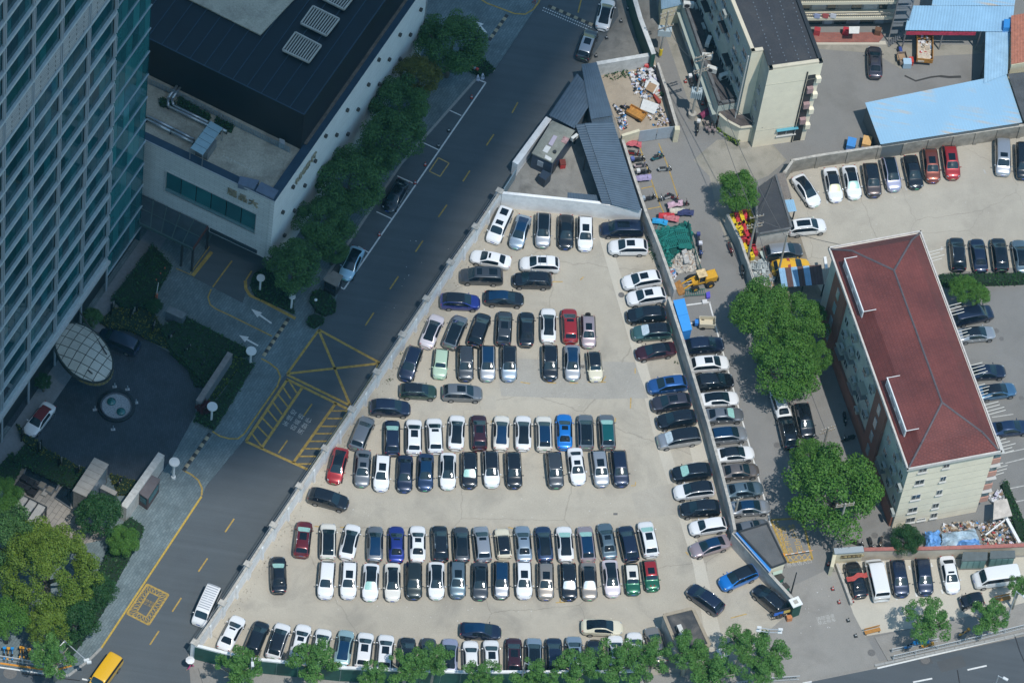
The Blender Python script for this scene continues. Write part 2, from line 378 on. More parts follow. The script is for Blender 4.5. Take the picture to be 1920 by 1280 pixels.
dash = [((960,212),(971,192)),((912,273),(926,252)),((868,340),(881,320)),((822,407),(838,384)),((779,472),(793,451)),((731,542),(747,518)),((685,610),(701,586)),
  ((569,780),(585,757)),((522,849),(539,825)),((422,997),(439,972)),((372,1071),(389,1046)),((323,1146),(340,1120)),((281,1208),(298,1182)),((1084,24),(1092,-10))]
lines('lane_dash',dash,0.17,yel,road)
lines('box_line',[((598,618),(712,680)),((598,618),(538,701)),((538,702),(657,760)),((598,620),(657,760)),((540,700),(712,681)),((712,680),(700,702),(664,758))],0.3,yel,road,0.013)
lines('box_line',[((537,710),(655,768)),((539,711),(461,827)),((461,827),(580,881)),((567,726),(490,840)),((630,755),(550,867)),((655,768),(580,881))],0.32,yel,road,0.016)
def z3(pts): return [(480 + x / 4.0,640 + y / 4.0) for x,y in pts]
hl = [z3(s) for s in (((245,290),(305,385)),((205,345),(262,430)),((168,400),(240,490)),((130,460),(195,545)),((90,515),(160,600)),((45,570),(125,655)),((8,630),(85,710)),((-30,690),(42,785)))]
hr = [z3(((a,y),(b,y))) for a,b,y in ((570,690,520),(535,650,577),(490,615,635),(445,575,690),(405,540,747),(370,500,803),(325,460,860),(300,425,917))]
lines('hatch_line',hl + hr,0.2,yel,road,0.020)
lines('bay_line',[((645,542),(911,155)),((911,155),(892,148)),((636,537),(645,542))],0.18,wht,road,0.010)
lines('bay_line',[((790,266),(822,281)),((832,202),(865,217)),((745,330),(776,344)),((706,397),(734,410)),((672,462),(692,474))],0.14,wht,road,0.018)
lines('hydrant_box_line',[((822,296),(842,306)),((842,306),(825,331)),((825,331),(805,321)),((805,321),(822,296))],0.14,yel_w,road)
lines('kerb_line',[((378,928),(379,915),(372,900),(360,890),(344,881)),((398,808),(412,817),(430,822),(446,822),(458,813),(470,795),(520,724),(526,706),(520,692),(505,680),(490,672)),
     ((896,-5),(912,6),(965,26),(985,27),(1000,18),(1010,5),(1016,-12))],0.2,yel,pave,0.114)
lines('drive_line',[((460,526),(461,541),(469,554),(488,562),(554,597))],0.38,yel,pave,0.114)
lines('drive_line',[((396,542),(390,557),(394,571),(405,579),(431,591),(510,630)),((435,489),(409,524)),((409,524),(399,538)),((472,508),(461,525))],0.17,yel,pave,0.118)
lines('drive_line',[((397,472),(361,517))],0.45,yel,pave,0.118)
lines('drive_line',[((393,462),(357,512)),((330,503),(358,515))],0.12,yel,pave,0.118)
O = [P(*q,0.02) for q in ((275.7,1094.5),(316,1114),(279,1170.6),(238,1149.5))]
I_ = [P(*q,0.02) for q in ((280,1109),(299,1118),(274,1156),(257,1146))]
lines('lattice_box_line',[((275.7,1094.5),(316,1114)),((316,1114),(279,1170.6)),((279,1170.6),(238,1149.5)),((238,1149.5),(275.7,1094.5))],0.22,yel,road,0.014)
lines('lattice_box_line',[((280,1109),(299,1118)),((299,1118),(274,1156)),((274,1156),(257,1146)),((257,1146),(280,1109))],0.12,yel,road,0.016)
lb = MB()
for e in range(4):
 a,b,c,d = O[e],O[(e + 1) % 4],I_[(e + 1) % 4],I_[e]
 n = 5 if e % 2 == 0 else 8
 for k in range(n):
  t0,t1 = k / n,(k + 1) / n
  lb.strip([a.lerp(b,t0),d.lerp(c,t1)],0.07,0.0185 + 0.0003 * (k % 2)); lb.strip([d.lerp(c,t0),a.lerp(b,t1)],0.07,0.0195 + 0.0003 * (k % 2))
tag(lb.build('lattice_lines',yel,road),kind='stuff')
RX = P(293,1133) - P(261,1118); RU = P(277,1100) - P(262,1124)
text_obj('road_lettering','消防车道\n禁止占用',0.4,tuple(P(278,1130,0.022)),RX,RU,yel,road)
TX = P(500,700) - P(515.1,708); TU = P(500,700) - P(509.5,686)
text_obj('road_lettering','消 防 车\n登 高 操\n作 场 地',0.78,tuple(P(557.5,790,0.022)),TX,TU,wht_w,road,linesp=1.12)
zc = lambda pts: [(1360 + x / 6.4,960 + y / 6.4) for x,y in pts]
lines('box_line',[zc(s) for s in (((545,90),(920,70)),((545,90),(760,605)),((760,605),(1045,560)),((920,70),(1045,560)))],0.26,yel,yard_ground,0.0)
lines('box_line',[zc(s) for s in (((600,95),(665,215)),((665,215),(742,505)),((742,505),(990,470)))],0.12,yel,yard_ground,0.004)
lb = MB()
for k in range(9):
 t = k / 9.0; t1 = (k + 1) / 9.0
 a,b = (565 + 170 * t,110 + 420 * t),(565 + 170 * t1,110 + 420 * t1)
 c,d = (640 + 95 * t,130 + 370 * t),(640 + 95 * t1,130 + 370 * t1)
 for q,zz in (((a,d),0.006),((c,b),0.008)): lb.strip([P(*r) for r in zc(q)],0.08,zz)
for k in range(4):
 x0 = 745 + 70 * k; lb.strip([P(*r) for r in zc(((x0,505),(x0 + 70,580)))],0.09,0.006); lb.strip([P(*r) for r in zc(((x0,580),(x0 + 70,495)))],0.09,0.008)
tag(lb.build('lattice_lines',yel_w,yard_ground),kind='stuff')
LX = P(1500,1010) - P(1480,1014); LU = P(1480,1000) - P(1485,1016)
text_obj('road_lettering','消 禁\n防 止\n车 占\n道 用',0.95,tuple(P(1483,1011,0.01)),LX,LU,yel_w,yard_ground,linesp=1.0)
text_obj('road_lettering','停车场入口',0.62,tuple(P(1499,1056,0.01)),LX,LU,wht_w,yard_ground)
text_obj('road_lettering','消防通道\n禁止停车',0.55,tuple(P(1549,1161,0.01)),LX,LU,wht_w,apron)
lines('bay_line',[((1287,572),(1332,566)),((1330,566),(1347,630),(1432,930),(1446,985)),((1295,606),(1318,602))],0.17,wht,yard_ground,0.0)
zm = lambda pts: [(1160 + x / 8.0,240 + y / 8.0) for x,y in pts]
lines('bay_line',[zm(s) for s in (((300,240),(420,570),(520,870),(630,1170),(680,1280)),((600,230),(740,580),(850,920),(920,1150)),((340,910),(522,872)),((440,1050),(576,1030)),((440,1215),(628,1180)),((315,405),(352,405)),((380,570),(418,570)))],0.13,yel,yard_ground,0.0)
lines('avenue_line',[((-60,1236),(0,1250),(83,1262)),((154,1272),(200,1280)),((1645,1252),(1920,1187),(1990,1170)),((1814,1255),(1850,1247)),((1712,1278),(1748,1271)),((1505,1280),(1522,1277))],0.2,wht,avenue,0.008)
lines('lot_mark',[((976,716),(994,719)),((1026,717),(1043,718)),((1068,717),(1084,718)),((1103,716),(1136,716)),((1128,716),(1136,705)),((1183,910),(1191,910),(1192,903)),((1050,1128),(1051,1114)),((1042,1129),(1060,1128)),
     ((845,727),(860,720)),((1153,791),(1154,783)),((1191,700),(1191,690)),((1182,765),(1183,745)),((590,986),(600,987)),((638,988),(650,988)),((1035,528),(1055,528)),((1088,525),(1094,519)),
     ((1286,1034),(1291,1040)),((1370,1158),(1400,1150)),((920,790),(932,790)),((1130,1210),(1133,1230)),((953,988),(962,990)),((1210,985),(1226,985))],0.13,yel_w,lot,0.020)
lines('bay_line',[((1656,1052),(1658,1059)),((1704,1060),(1707,1067)),((1745,1055),(1748,1062)),((1717,1110),(1719,1118)),((1765,1105),(1768,1112)),((1640,1125),(1642,1130)),((1680,1118),(1682,1124))],0.22,wht,lower_lot,0.014)
lines('bay_line',[((1550,375),(1552,382)),((1590,372),(1593,379)),((1624,366),(1627,373)),((1660,355),(1663,362)),((1697,350),(1700,357)),((1770,325),(1773,332)),((1845,318),(1848,326)),((1766,462),(1765,470)),((1807,455),(1806,463))],0.18,wht_w,upper_lot,0.010)
lines('bay_line',[((1850,760 - 18),(1905,752 - 18)),((1860,782),(1900,776)),((1880,850),(1925,840)),((1885,868),(1925,858)),((1880,918),(1930,908)),((1905,940),(1935,934))],0.12,wht_w,park_r,0.004)
def arrow(tip,tail,w,m,parent,z,name='road_arrow'):
 a,b = P(*tip,z),P(*tail,z); d = (b - a); L = d.length; d.normalize(); n = Vector((-d.y,d.x,0))
 h = a + d * L * 0.42
 mb = MB(); mb.face([a,h - n * w * 2.2,h - n * w * 0.6,b - n * w * 0.5,b + n * w * 0.5,h + n * w * 0.6,h + n * w * 2.2])
 return mb.build(name,m,parent)
arrow((471,579),(509,606),0.2,wht,pave,0.118); arrow((448,628),(484,648),0.2,wht,pave,0.118); arrow((892,40),(912,62),0.25,wht,pave,0.118)
iron = mat('cast_iron',(0.16,0.155,0.15),0.7,0.3,var=0.25,scale=6)
for x,y,r,z,par in ((1634,1223,0.45,0.004,apron),(1395,545,0.4,-0.004,yard_ground),(1457,834,0.4,-0.004,yard_ground),(1640,1003,0.4,-0.004,yard_ground),(19,1261,0.75,0.006,avenue),(1735,1236,0.55,0.006,avenue),(1165,553,0.38,0.020,lot),(1091,1119,0.0,0,None),(1153,963,0.0,0,None),(1847,575 - 12,0.35,0.0,park_r),(1868,620,0.35,0.0,park_r),(1878,635,0.3,0.0,park_r),(1915,746,0.3,0.0,park_r)):
 if r: MB().disc(P(x,y),r,z,20).build('manhole_cover',iron,par)
for px,par,z,m in (([(1150,961),(1158,961),(1158,965),(1150,965)],lot,0.02,iron),([(1087,684 + 0),(1096,684),(1096,690),(1087,690)],lot,0.02,iron),
                  ([(1756,1240),(1803,1227),(1813,1248),(1765,1260)],avenue,0.004,ground_mat('asphalt_repair',(0.075,0.08,0.085),(0.06,0.065,0.07),(0.09,0.095,0.1))),
                  ([(1720,1234),(1744,1229),(1750,1243),(1728,1247)],avenue,0.003,MATS['asphalt_repair']),([(1838,1147 - 310),(1850,835),(1853,842),(1841,844)],park_r,0.001,iron)):
 sheet('ground_patch',px,z,m,par,kind=None)
for s in ([(1903,1192),(1912,1220),(1925,1250)],[(1795,1255),(1800,1285)],[(40,1262),(150,1275)]):
 MB().strip([P(*q) for q in s],0.12,0.003).build('tar_seam',mat('tar',(0.02,0.02,0.022),0.5),avenue)
for s,w in (([(1696,142),(1717,152),(1745,145),(1762,143)],0.25),([(1762,143),(1780,145),(1802,144)],0.35)):
 MB().strip([P(*q) for q in s],w,-0.006).build('oil_trail',mat('oil',(0.045,0.042,0.038),0.5),yard_ground)
def speed_bump(a,b,z,label,c1=(0.035,0.035,0.035),c2=(0.36,0.3,0.2)):
 a = P(*a,z); b = P(*b,z); L = (b - a).length; n = int(L / 0.5); an = math.atan2(b.y - a.y,b.x - a.x)
 t = thing('speed_bump',label,'speed bump',tuple(a),an,'rubber speed bumps')
 ms = [mat('bump_black',c1,0.6),mat('bump_ochre',c2,0.7)]
 prof = MB(); s = L / n
 me = []
 for k in range(2):
  q = MB(); w = 0.22
  q.v = [(0,-w,0),(s,-w,0),(s,-w * 0.4,0.05),(0,-w * 0.4,0.05),(0,w * 0.4,0.05),(s,w * 0.4,0.05),(s,w,0),(0,w,0)]
  q.f = [(0,1,2,3),(3,2,5,4),(4,5,6,7),(0,3,4,7),(1,6,5,2)]
  o = q.build('bump_segment',ms[k],t,local=True); o.location = (k * s,0,0); me.append(o)
 for k in range(2,n):
  o = me[k % 2].copy(); COL.objects.link(o); o.location = (k * s,0,0)
speed_bump((541,597),(494,667),0.112,'black and ochre speed bump across the driveway beside the two round hedges')
speed_bump((394,812),(344,882),0.112,'black and ochre speed bump across the hotel forecourt entrance')
speed_bump((951,28),(917,76),0.112,'black and ochre speed bump across the driveway behind the furthest dark trees')
speed_bump((1028,11),(1118,50),0.004,'worn brown and black speed bump across the road beside the white car',c2=(0.2,0.12,0.07))
studs = MB()
for r in range(2):
 for k in range(22):
  t = k / 21.0; p = P(lerp(1018,1106,t) + r * 2,lerp(20,57,t) - r * 5,0.01); studs.box(p.x,p.y,0,0.02,0.14,0.14,0.5)
tag(studs.build('road_studs',wht,road),kind='stuff')
# ================================================================== WALLS OF THE LOT
wall_w = mat('white_plaster',(0.74,0.75,0.75),0.85,var=0.12,scale=1.2,bump=0.1)
wall_cap = mat('weathered_cap',(0.42,0.40,0.36),0.85,var=0.3,scale=2.5,bump=0.2)
wall_g = mat('grey_plaster',(0.48,0.47,0.45),0.85,var=0.3,scale=0.9,bump=0.15)  # greyer and less even than the white plaster
steel = mat('grey_steel',(0.35,0.36,0.38),0.4,0.7)
dark_steel = mat('dark_steel',(0.05,0.055,0.06),0.5,0.5)
HW = 3.0
posts = [(366,1204),(417,1130),(465,1057),(513,984),(562,911),(610,840),(660,767),(707,697),(755,627),(800,560),(845,492),(892,425),(937,358)]
pp = [P(x,y,HW) for x,y in posts]
lw = thing('lot_wall','long white plastered wall with stepped bays dividing the lot from the diagonal road','wall',(pp[0].x,pp[0].y,0))
for i in range(len(pp) - 1):
 a,b = pp[i],pp[i + 1]; d = (b - a).normalized(); n = Vector((d.y,-d.x,0))     # towards the lot
 an = math.atan2(d.y,d.x)
 a2 = a + d * 0.3; b2 = b - d * 0.3
 MB().seg(a2,b2,0.24,0,HW - 0.25,off=-0.05).build('wall_panel',wall_w,lw)
 MB().seg(a2,b2,0.3,HW - 0.25,HW - 0.17,off=-0.05).build('coping',wall_cap,lw)
 for t in (0.5,):
  c = a.lerp(b,t) + n * 0.27
  h = HW - 0.5 if t != 0.5 else HW - 0.3
  q = MB(); w = 0.16
  u = d * w; nn = n * (0.34 if t == 0.5 else 0.26)
  c0 = a.lerp(b,t) + n * 0.172
  q.v = [tuple(c0 - u),tuple(c0 + u),tuple(c0 + u + nn),tuple(c0 - u + nn)]
  q.v = [(x,y,0) for x,y,z in q.v] + [(q.v[0][0],q.v[0][1],h),(q.v[1][0],q.v[1][1],h),tuple(c0 + u + nn * 0.4)[:2] + (h - 0.25,),tuple(c0 - u + nn * 0.4)[:2] + (h - 0.25,)]
  q.f = [(3,2,1,0),(4,5,6,7),(0,1,5,4),(1,2,6,5),(2,3,7,6),(3,0,4,7)]
  q.build('buttress',wall_w,lw)
 q = MB().tube((a2.x - n.x * 0.2,a2.y - n.y * 0.2,HW + 0.12),(b2.x - n.x * 0.2,b2.y - n.y * 0.2,HW + 0.12),0.035,6)
 k = 7
 for j in range(k):
  p = a2.lerp(b2,(j + 0.5) / k) - n * 0.2; q.tube((p.x,p.y,HW - 0.2),(p.x,p.y,HW + 0.12),0.02,5)
 q.build('rail',steel,lw)
for i,a in enumerate(pp):
 j = min(i,len(pp) - 2); d = (pp[j + 1] - pp[j]).normalized(); an = math.atan2(d.y,d.x)
 q = MB().box(a.x,a.y,0,HW,0.6,0.75,an).build('pillar',wall_w,lw)
 MB().box(a.x,a.y,HW + 0.002,HW + 0.1,0.72,0.88,an).build('cap',wall_cap,q)
def plain_wall(label,pts,z,th,m,capm,cat='wall',h0=0.0,step=3.0,name='wall',group=None,capw=0.06):
 q = [P(x,y,z) for x,y in pts]
 t = thing(name,label,cat,(q[0].x,q[0].y,0),group=group)
 for a,b in zip(q,q[1:]):
  L = (b - a).length; k = max(1,int(L / step + 0.5))
  for i in range(k):
   c0,c1 = a.lerp(b,i / k),a.lerp(b,(i + 1) / k)
   MB().seg(c0,c1,th,h0,z - 0.12).build('wall_panel',m,t)
  MB().seg(a,b,th + capw,z - 0.118,z).build('coping',capm,t)
 return t
plain_wall('pale plaster wall between the lot and the blue-grey corrugated sheds',[(942,361),(1125,380),(1203,394)],3.0,0.3,wall_w,wall_w,step=4)
rw = plain_wall('long grey plaster wall along the right side of the lot',[(1168,262),(1185,318),(1211,396),(1237,462),(1266,543)],2.6,0.28,wall_g,wall_cap)
plain_wall('long grey plaster wall between the two slanting rows of cars',[(1254,556),(1281,638),(1304,714),(1329,795),(1352,880),(1370,950),(1378,992)],2.6,0.28,wall_g,wall_cap)
plain_wall('weathered wall end behind the gatehouse and the black car',[(1374,998),(1432,1062),(1487,1122)],2.6,0.3,wall_g,wall_cap)
fb = plain_wall('low perimeter wall with green hoarding behind the bottom row of cars',[(366,1208),(420,1222),(480,1234),(640,1250),(865,1258),(1060,1258),(1205,1256)],3.0,0.26,wall_w,wall_w,step=5)
green_b = mat('green_hoarding',(0.012,0.07,0.055),0.6,var=0.25,scale=1.5)
q = [P(x,y,3.0) for x,y in [(366,1208),(420,1222),(480,1234),(640,1250),(865,1258),(1060,1258),(1205,1256)]]
for a,b in zip(q,q[1:]):
 L = (b - a).length; k = max(1,int(L / 2.2)); d = (b - a).normalized()
 for i in range(k):
  c0,c1 = a.lerp(b,i / k) + d * 0.02,a.lerp(b,(i + 1) / k) - d * 0.02
  MB().seg(c0,c1,0.05,0.1,2.72,off=-0.17).build('hoarding_panel',green_b,fb)
# ================================================================== UNSEEN CLOUD ADDED FOR ITS SHADE
def make_shade_cloud():  # unseen above the camera, outline shaped to shade the left side
 Z = 820.0
 px = [(250,900),(400,895),(500,885),(585,850),(720,672),(860,470),(960,330),(1065,165),(1150,30),(1210,-180),(1300,-500),(-700,-500),(-900,1000),(-100,965),(80,930)]
 off = SUNV * (Z / SUNV.z)
 ring0 = [P(x,y,0) + Vector((off.x,off.y,0)) for x,y in px]
 r = random.Random(11); pts = []
 for i,a in enumerate(ring0):
  b = ring0[(i + 1) % len(ring0)]; n = max(2,int((b - a).length / 5))
  for k in range(n):
   p = a.lerp(b,k / n); pts.append(Vector((p.x + r.uniform(-1.3,1.3),p.y + r.uniform(-1.3,1.3),0)))
 c = sum(pts,Vector((0,0,0))) / len(pts); N = len(pts)
 rings = [(1.0,0.0,0.0),(0.985,4,-1.5),(0.95,9,-3),(0.85,17,-5),(0.6,26,-6),(0.3,30,-6),(0.0,32,-6)]
 v = []; f = []
 for side in (1,2):
  for (k,up,dn) in rings:
   for p in pts:
    q = c + (p - c) * k; h = (up if side == 1 else dn) * (1 + 0.35 * math.sin(q.x * 0.11) * math.cos(q.y * 0.13))
    v.append((q.x,q.y,Z + h))
 R_ = len(rings)
 for side in (0,1):
  o = side * R_ * N
  for j in range(R_ - 1):
   for i in range(N):
    a,b,cc,d = o + j * N + i,o + j * N + (i + 1) % N,o + (j + 1) * N + (i + 1) % N,o + (j + 1) * N + i
    f.append((a,b,cc,d) if side == 0 else (d,cc,b,a))
 me = bpy.data.meshes.new('shade_cloud'); me.from_pydata(v,[],f); me.polygons.foreach_set('use_smooth',[True] * len(f))
 o = bpy.data.objects.new('shade_cloud',me); COL.objects.link(o)
 m,t,b = _pr('thin_shade_cloud'); N_ = t.nodes
 b.inputs['Base Color'].default_value = (0.8,0.8,0.82,1); b.inputs['Roughness'].default_value = 1.0
 tr = N_.new('ShaderNodeBsdfTransparent'); tr.inputs[0].default_value = (0.94,0.97,1.0,1)
 mx = N_.new('ShaderNodeMixShader'); mx.inputs[0].default_value = 0.8
 t.links.new(tr.outputs[0],mx.inputs[1]); t.links.new(b.outputs[0],mx.inputs[2]); t.links.new(mx.outputs[0],N_['Material Output'].inputs[0])
 me.materials.append(m); o['kind'] = 'structure'
make_shade_cloud()
hz = MB().prism([(-420,-560),(420,-560),(420,420),(-420,420)],-3.0,540.0).build('haze',None,kind='stuff')
m = bpy.data.materials.new('haze_air'); m.use_nodes = True; nt_ = m.node_tree; nt_.nodes.remove(nt_.nodes['Principled BSDF'])
pv = nt_.nodes.new('ShaderNodeVolumePrincipled'); pv.inputs['Color'].default_value = (0.22,0.72,1.0,1); pv.inputs['Density'].default_value = 0.000036; pv.inputs['Anisotropy'].default_value = 0.0
nt_.links.new(pv.outputs[0],nt_.nodes['Material Output'].inputs['Volume']); hz.data.materials.append(m)
# ================================================================== GLASS TOWER AND HOTEL
def onplane(x,y,A,B):
 d = FW * FPX + CR * (x - 960.0) + CU * (640.0 - y)
 n = Vector((-(B.y - A.y),B.x - A.x,0)).normalized()
 t = (Vector((A.x,A.y,0)) - CP).dot(n) / d.dot(n)
 return CP + d * t
def clip_poly(poly,clip):
 out = [Vector(p[:2]) for p in poly]
 for i in range(len(clip)):
  a = Vector(clip[i][:2]); b = Vector(clip[(i + 1) % len(clip)][:2]); src = out; out = []
  ins = lambda p: (b - a).cross(p - a) >= -1e-9
  for j in range(len(src)):
   p,q = src[j],src[(j + 1) % len(src)]
   if ins(p): out.append(p)
   if ins(p) != ins(q):
    d = q - p; den = (b - a).cross(d)
    if abs(den) > 1e-12: out.append(p + d * ((b - a).cross(a - p) / den))
  if not out: return []
 return out
def glass_pane_mat(name,c0,c1,rough=0.06):
 m,t,b = _pr(name); N = t.nodes; L = t.links
 oi = N.new('ShaderNodeObjectInfo'); r = N.new('ShaderNodeValToRGB')
 r.color_ramp.elements[0].color = tuple(c0) + (1,); r.color_ramp.elements[1].color = tuple(c1) + (1,)
 e = r.color_ramp.elements.new(0.55); e.color = tuple(x * 0.6 + y * 0.4 for x,y in zip(c0,c1)) + (1,)  # dark to teal base colours stand in for mixed reflections on the panes
 tc = N.new('ShaderNodeTexCoord'); n = N.new('ShaderNodeTexNoise'); n.inputs['Scale'].default_value = 0.35; n.inputs['Detail'].default_value = 4
 L.new(tc.outputs['Object'],n.inputs['Vector'])
 a = N.new('ShaderNodeMath'); a.operation = 'MULTIPLY_ADD'; a.inputs[1].default_value = 0.6; s = N.new('ShaderNodeMath'); s.operation = 'MULTIPLY'; s.inputs[1].default_value = 0.5
 L.new(n.outputs['Fac'],s.inputs[0]); L.new(oi.outputs['Random'],a.inputs[0]); L.new(s.outputs[0],a.inputs[2]); L.new(a.outputs[0],r.inputs[0])
 L.new(r.outputs[0],b.inputs['Base Color']); b.inputs['Roughness'].default_value = rough; b.inputs['Specular IOR Level'].default_value = 0.5
 MATS[name] = m; return m
pane_m = glass_pane_mat('tower_glass',(0.002,0.010,0.02),(0.012,0.13,0.155))
pane_t = glass_pane_mat('teal_glass',(0.006,0.04,0.055),(0.035,0.22,0.24),0.05)
stone_p = mat('pale_stone_cladding',(0.38,0.45,0.485),0.6,var=0.12,scale=1.5)
mull_m = mat('pale_aluminium',(0.38,0.44,0.49),0.4,0.2)
dark_in = mat('tower_core',(0.012,0.02,0.026),0.5)
stone_tx = paver_mat('stone_courses',(0.30,0.33,0.35),(0.38,0.41,0.43),(0.08,0.09,0.1),1.0,rot=ROADA,bw=1.1,rh=0.42,msz=0.035,vert=True,var=0.1)
A0 = P(262,450,0.1); B0 = P(27,790,0.1)
TU = Vector((B0.x - A0.x,B0.y - A0.y,0)).normalized()         # along the facade,away from its end
TN = Vector((-TU.y,TU.x,0));
if TN.dot(P(300,700) - P(100,600)) < 0: TN = -TN              # outwards,over the forecourt
ta = math.atan2(TU.y,TU.x)
ZS = 6.3; FH = 4.4; NF = 25
s0 = (onplane(199,502,A0,B0) - A0).dot(TU); s4 = (onplane(0,775,A0,B0) - A0).dot(TU)
BW = (s4 - s0) / 4.05
tower = thing('glass_tower','tall glass tower with pale stone bands and a clear glass end bay','tower',(A0.x,A0.y,0.1))
def fp(s,out,z): return (A0.x + TU.x * s + TN.x * out,A0.y + TU.y * s + TN.y * out,z)
def fbox(mb,s_0,s_1,o0,o1,z0,z1):
 return mb.prism([fp(s_0,o0,0)[:2],fp(s_1,o0,0)[:2],fp(s_1,o1,0)[:2],fp(s_0,o1,0)[:2]],z0,z1)
NB = 8; SE = s0 + NB * BW; ZT = ZS + NF * FH
fbox(MB(),0.15,SE,-42,-0.55,0.1,ZT).build('core',dark_in,tower)
fbox(MB(),0,SE,-42.2,0.1,ZT,ZT + 1.2).build('roof',stone_p,tower)
def place(proto,name,loc):
 if proto is None: return None
 o = bpy.data.objects.new(name,proto.data); COL.objects.link(o); o.parent = tower; o.location = Vector(loc) - wloc(tower); o.rotation_euler = (0,0,ta)
 for s in range(len(o.material_slots)): pass
 return o
sg = 1.0 if (-math.sin(ta) * TN.x + math.cos(ta) * TN.y) > 0 else -1.0
def lmesh(name,m,fn):
 b = MB(); fn(b); me = bpy.data.meshes.new(name); me.from_pydata(b.v,[],b.f); me.materials.append(m)
 bm = bmesh.new(); bm.from_mesh(me); bmesh.ops.recalc_face_normals(bm,faces=bm.faces); bm.to_mesh(me); bm.free()
 class Q: pass
 q = Q(); q.data = me; return q
PW = BW - 0.55
pane_q = lmesh('pane',pane_m,lambda b: b.box(PW / 8,0,-0.1,FH - 0.86,PW / 4 - 0.05,0.05))
panel_q = lmesh('glass_panel',pane_t,lambda b: b.box(0,0,0.0,FH - 0.14,s0 / 6 - 0.05,0.06))
band_q = lmesh('spandrel',stone_p,lambda b: (b.box(BW / 2,0,-0.8,-0.44,BW,0.3),b.box(BW / 2,sg * 0.03,-0.42,-0.1,BW,0.38)))
band2 = lmesh('spandrel_stone',stone_p,lambda b: b.box(0.62,sg * 0.02,-1.06,-0.415,1.18,0.56))
pier_q = lmesh('pier',mull_m,lambda b: (b.box(-0.17,sg * 0.06,0,FH - 0.8,0.12,0.24),b.box(0.17,sg * 0.06,0,FH - 0.8,0.12,0.24)))
stone_q = lmesh('stone_infill',stone_tx,lambda b: b.box(BW / 2,0,0.0,FH - 0.82,PW,0.2))
ledge_q = lmesh('floor_ledge',mull_m,lambda b: b.box(s0 / 2,sg * 0.04,-0.09,0.0,s0 + 0.1,0.2))
rr = random.Random(3)
stuff_far = MB()
for f in range(NF):
 z = ZS + f * FH
 for k in range(NB):
  s = s0 + k * BW
  seen = k < 5 and f < 19 and not (k == 0 and f > 13) and not (k == 1 and f > 15)
  if seen:
   place(band_q,'spandrel',fp(s,-0.05,z + 0.8)); place(pier_q,'pier',fp(s,-0.02,z + 0.8))
   if f == 12: place(stone_q,'stone_infill',fp(s,-0.05,z + 0.805))
   else:
    for p_ in range(4): place(pane_q,'pane',fp(s + 0.275 + p_ * PW / 4,-0.16,z + 0.805)) if (k < 4) else None
    if k == 4: fbox(stuff_far,s + 0.275,s + BW - 0.275,-0.2,-0.16,z + 0.805,z + FH)
  else:
   fbox(stuff_far,s + 0.275,s + BW - 0.275,-0.2,-0.16,z + 0.805,z + FH)
 if f < 14:
  for p_ in range(6): place(panel_q,'glass_panel',fp((p_ + 0.5) * s0 / 6,-0.03,z + 1.05 - FH if f == 0 else z + 1.05 - FH))
  place(ledge_q,'floor_ledge',fp(0,0,z + 1.05 - FH))
tag(stuff_far.build('upper_glazing',pane_m,tower),kind='stuff')
q = MB()
for f in range(NF):
 for k in range(NB):
  if not (k < 5 and f < 19 and not (k == 0 and f > 13) and not (k == 1 and f > 15)): fbox(q,s0 + k * BW,s0 + (k + 1) * BW,-0.3,0.1,ZS + f * FH,ZS + f * FH + 1.0)
tag(q.build('upper_bands',stone_p,tower),kind='stuff')
q = MB(); fbox(q,0,s0,-0.06,-0.03,ZS + 13 * FH,ZT); tag(q.build('upper_end_glazing',pane_t,tower),kind='stuff')
fbox(MB(),s0 - 0.2,SE,-0.6,0.45,ZS - 0.5,ZS).build('soffit_band',mat('bright_stone',(0.42,0.44,0.45),0.55,var=0.08,scale=2),tower)
lob = lmesh('lobby_panel',pane_t,lambda b: b.box(0,0,0.0,ZS - 0.7,1.5,0.06))
for k in range(24): place(lob,'lobby_panel',fp(s0 + 0.8 + k * 1.55,-0.9,0.12))
for k in range(6): MB().tube(fp(s0 + k * BW,0.1,0.1),fp(s0 + k * BW,0.1,ZS - 0.5),0.14,10).build('column',mull_m,tower)
fbox(MB(),-0.02,0.14,-42,0.02,0.1,ZT).build('end_wall',pane_m,tower)
q = MB(); q.prism([fp(-2,0.1,0)[:2],fp(SE,0.1,0)[:2],fp(SE,2.6,0)[:2],fp(-2,2.6,0)[:2]],0.1,0.13); tag(q.build('pavement_strip',mat('pale_paving',(0.2,0.22,0.24),0.6,var=0.15,scale=3)),kind='structure')
ZP = 16.0; ZB = 3.7
white_st = paver_mat('white_stone_courses',(0.50,0.53,0.53),(0.57,0.60,0.60),(0.33,0.35,0.355),1.0,rot=ROADA - math.pi / 2,bw=1.3,rh=0.38,msz=0.022,vert=True,var=0.07)
white_sl = paver_mat('white_stone_side',(0.60,0.625,0.63),(0.66,0.685,0.69),(0.54,0.56,0.565),1.0,rot=ROADA,bw=1.3,rh=0.3,msz=0.02,vert=True,var=0.06)
C1 = P(515,378,ZP); C2 = P(807,-40,ZP); C0 = P(272,262,ZP)
wdir = (C2 - C1).normalized(); fdir = (C0 - C1).normalized()
C0 = C1 + fdir * 30; C3 = C0 + (C2 - C1)
hotel = thing('hotel_wing','low white stone hotel wing with a dark blue roof box and teal window band','building',(C1.x,C1.y,0.1))
inw = -Vector((wdir.y,-wdir.x,0));
if inw.dot(C0 - C1) < 0: inw = -inw
finn = -Vector((fdir.y,-fdir.x,0))
if finn.dot(C2 - C1) < 0: finn = -finn
def quad_wall(name,a,b,z0,z1,th,inward,m,par):
 return MB().prism([a,b,b + inward * th,a + inward * th],z0,z1).build(name,m,par)
quad_wall('long_wall',C1,C2,0.1 if False else ZB,ZP - 0.1,0.5,inw,white_sl,hotel)
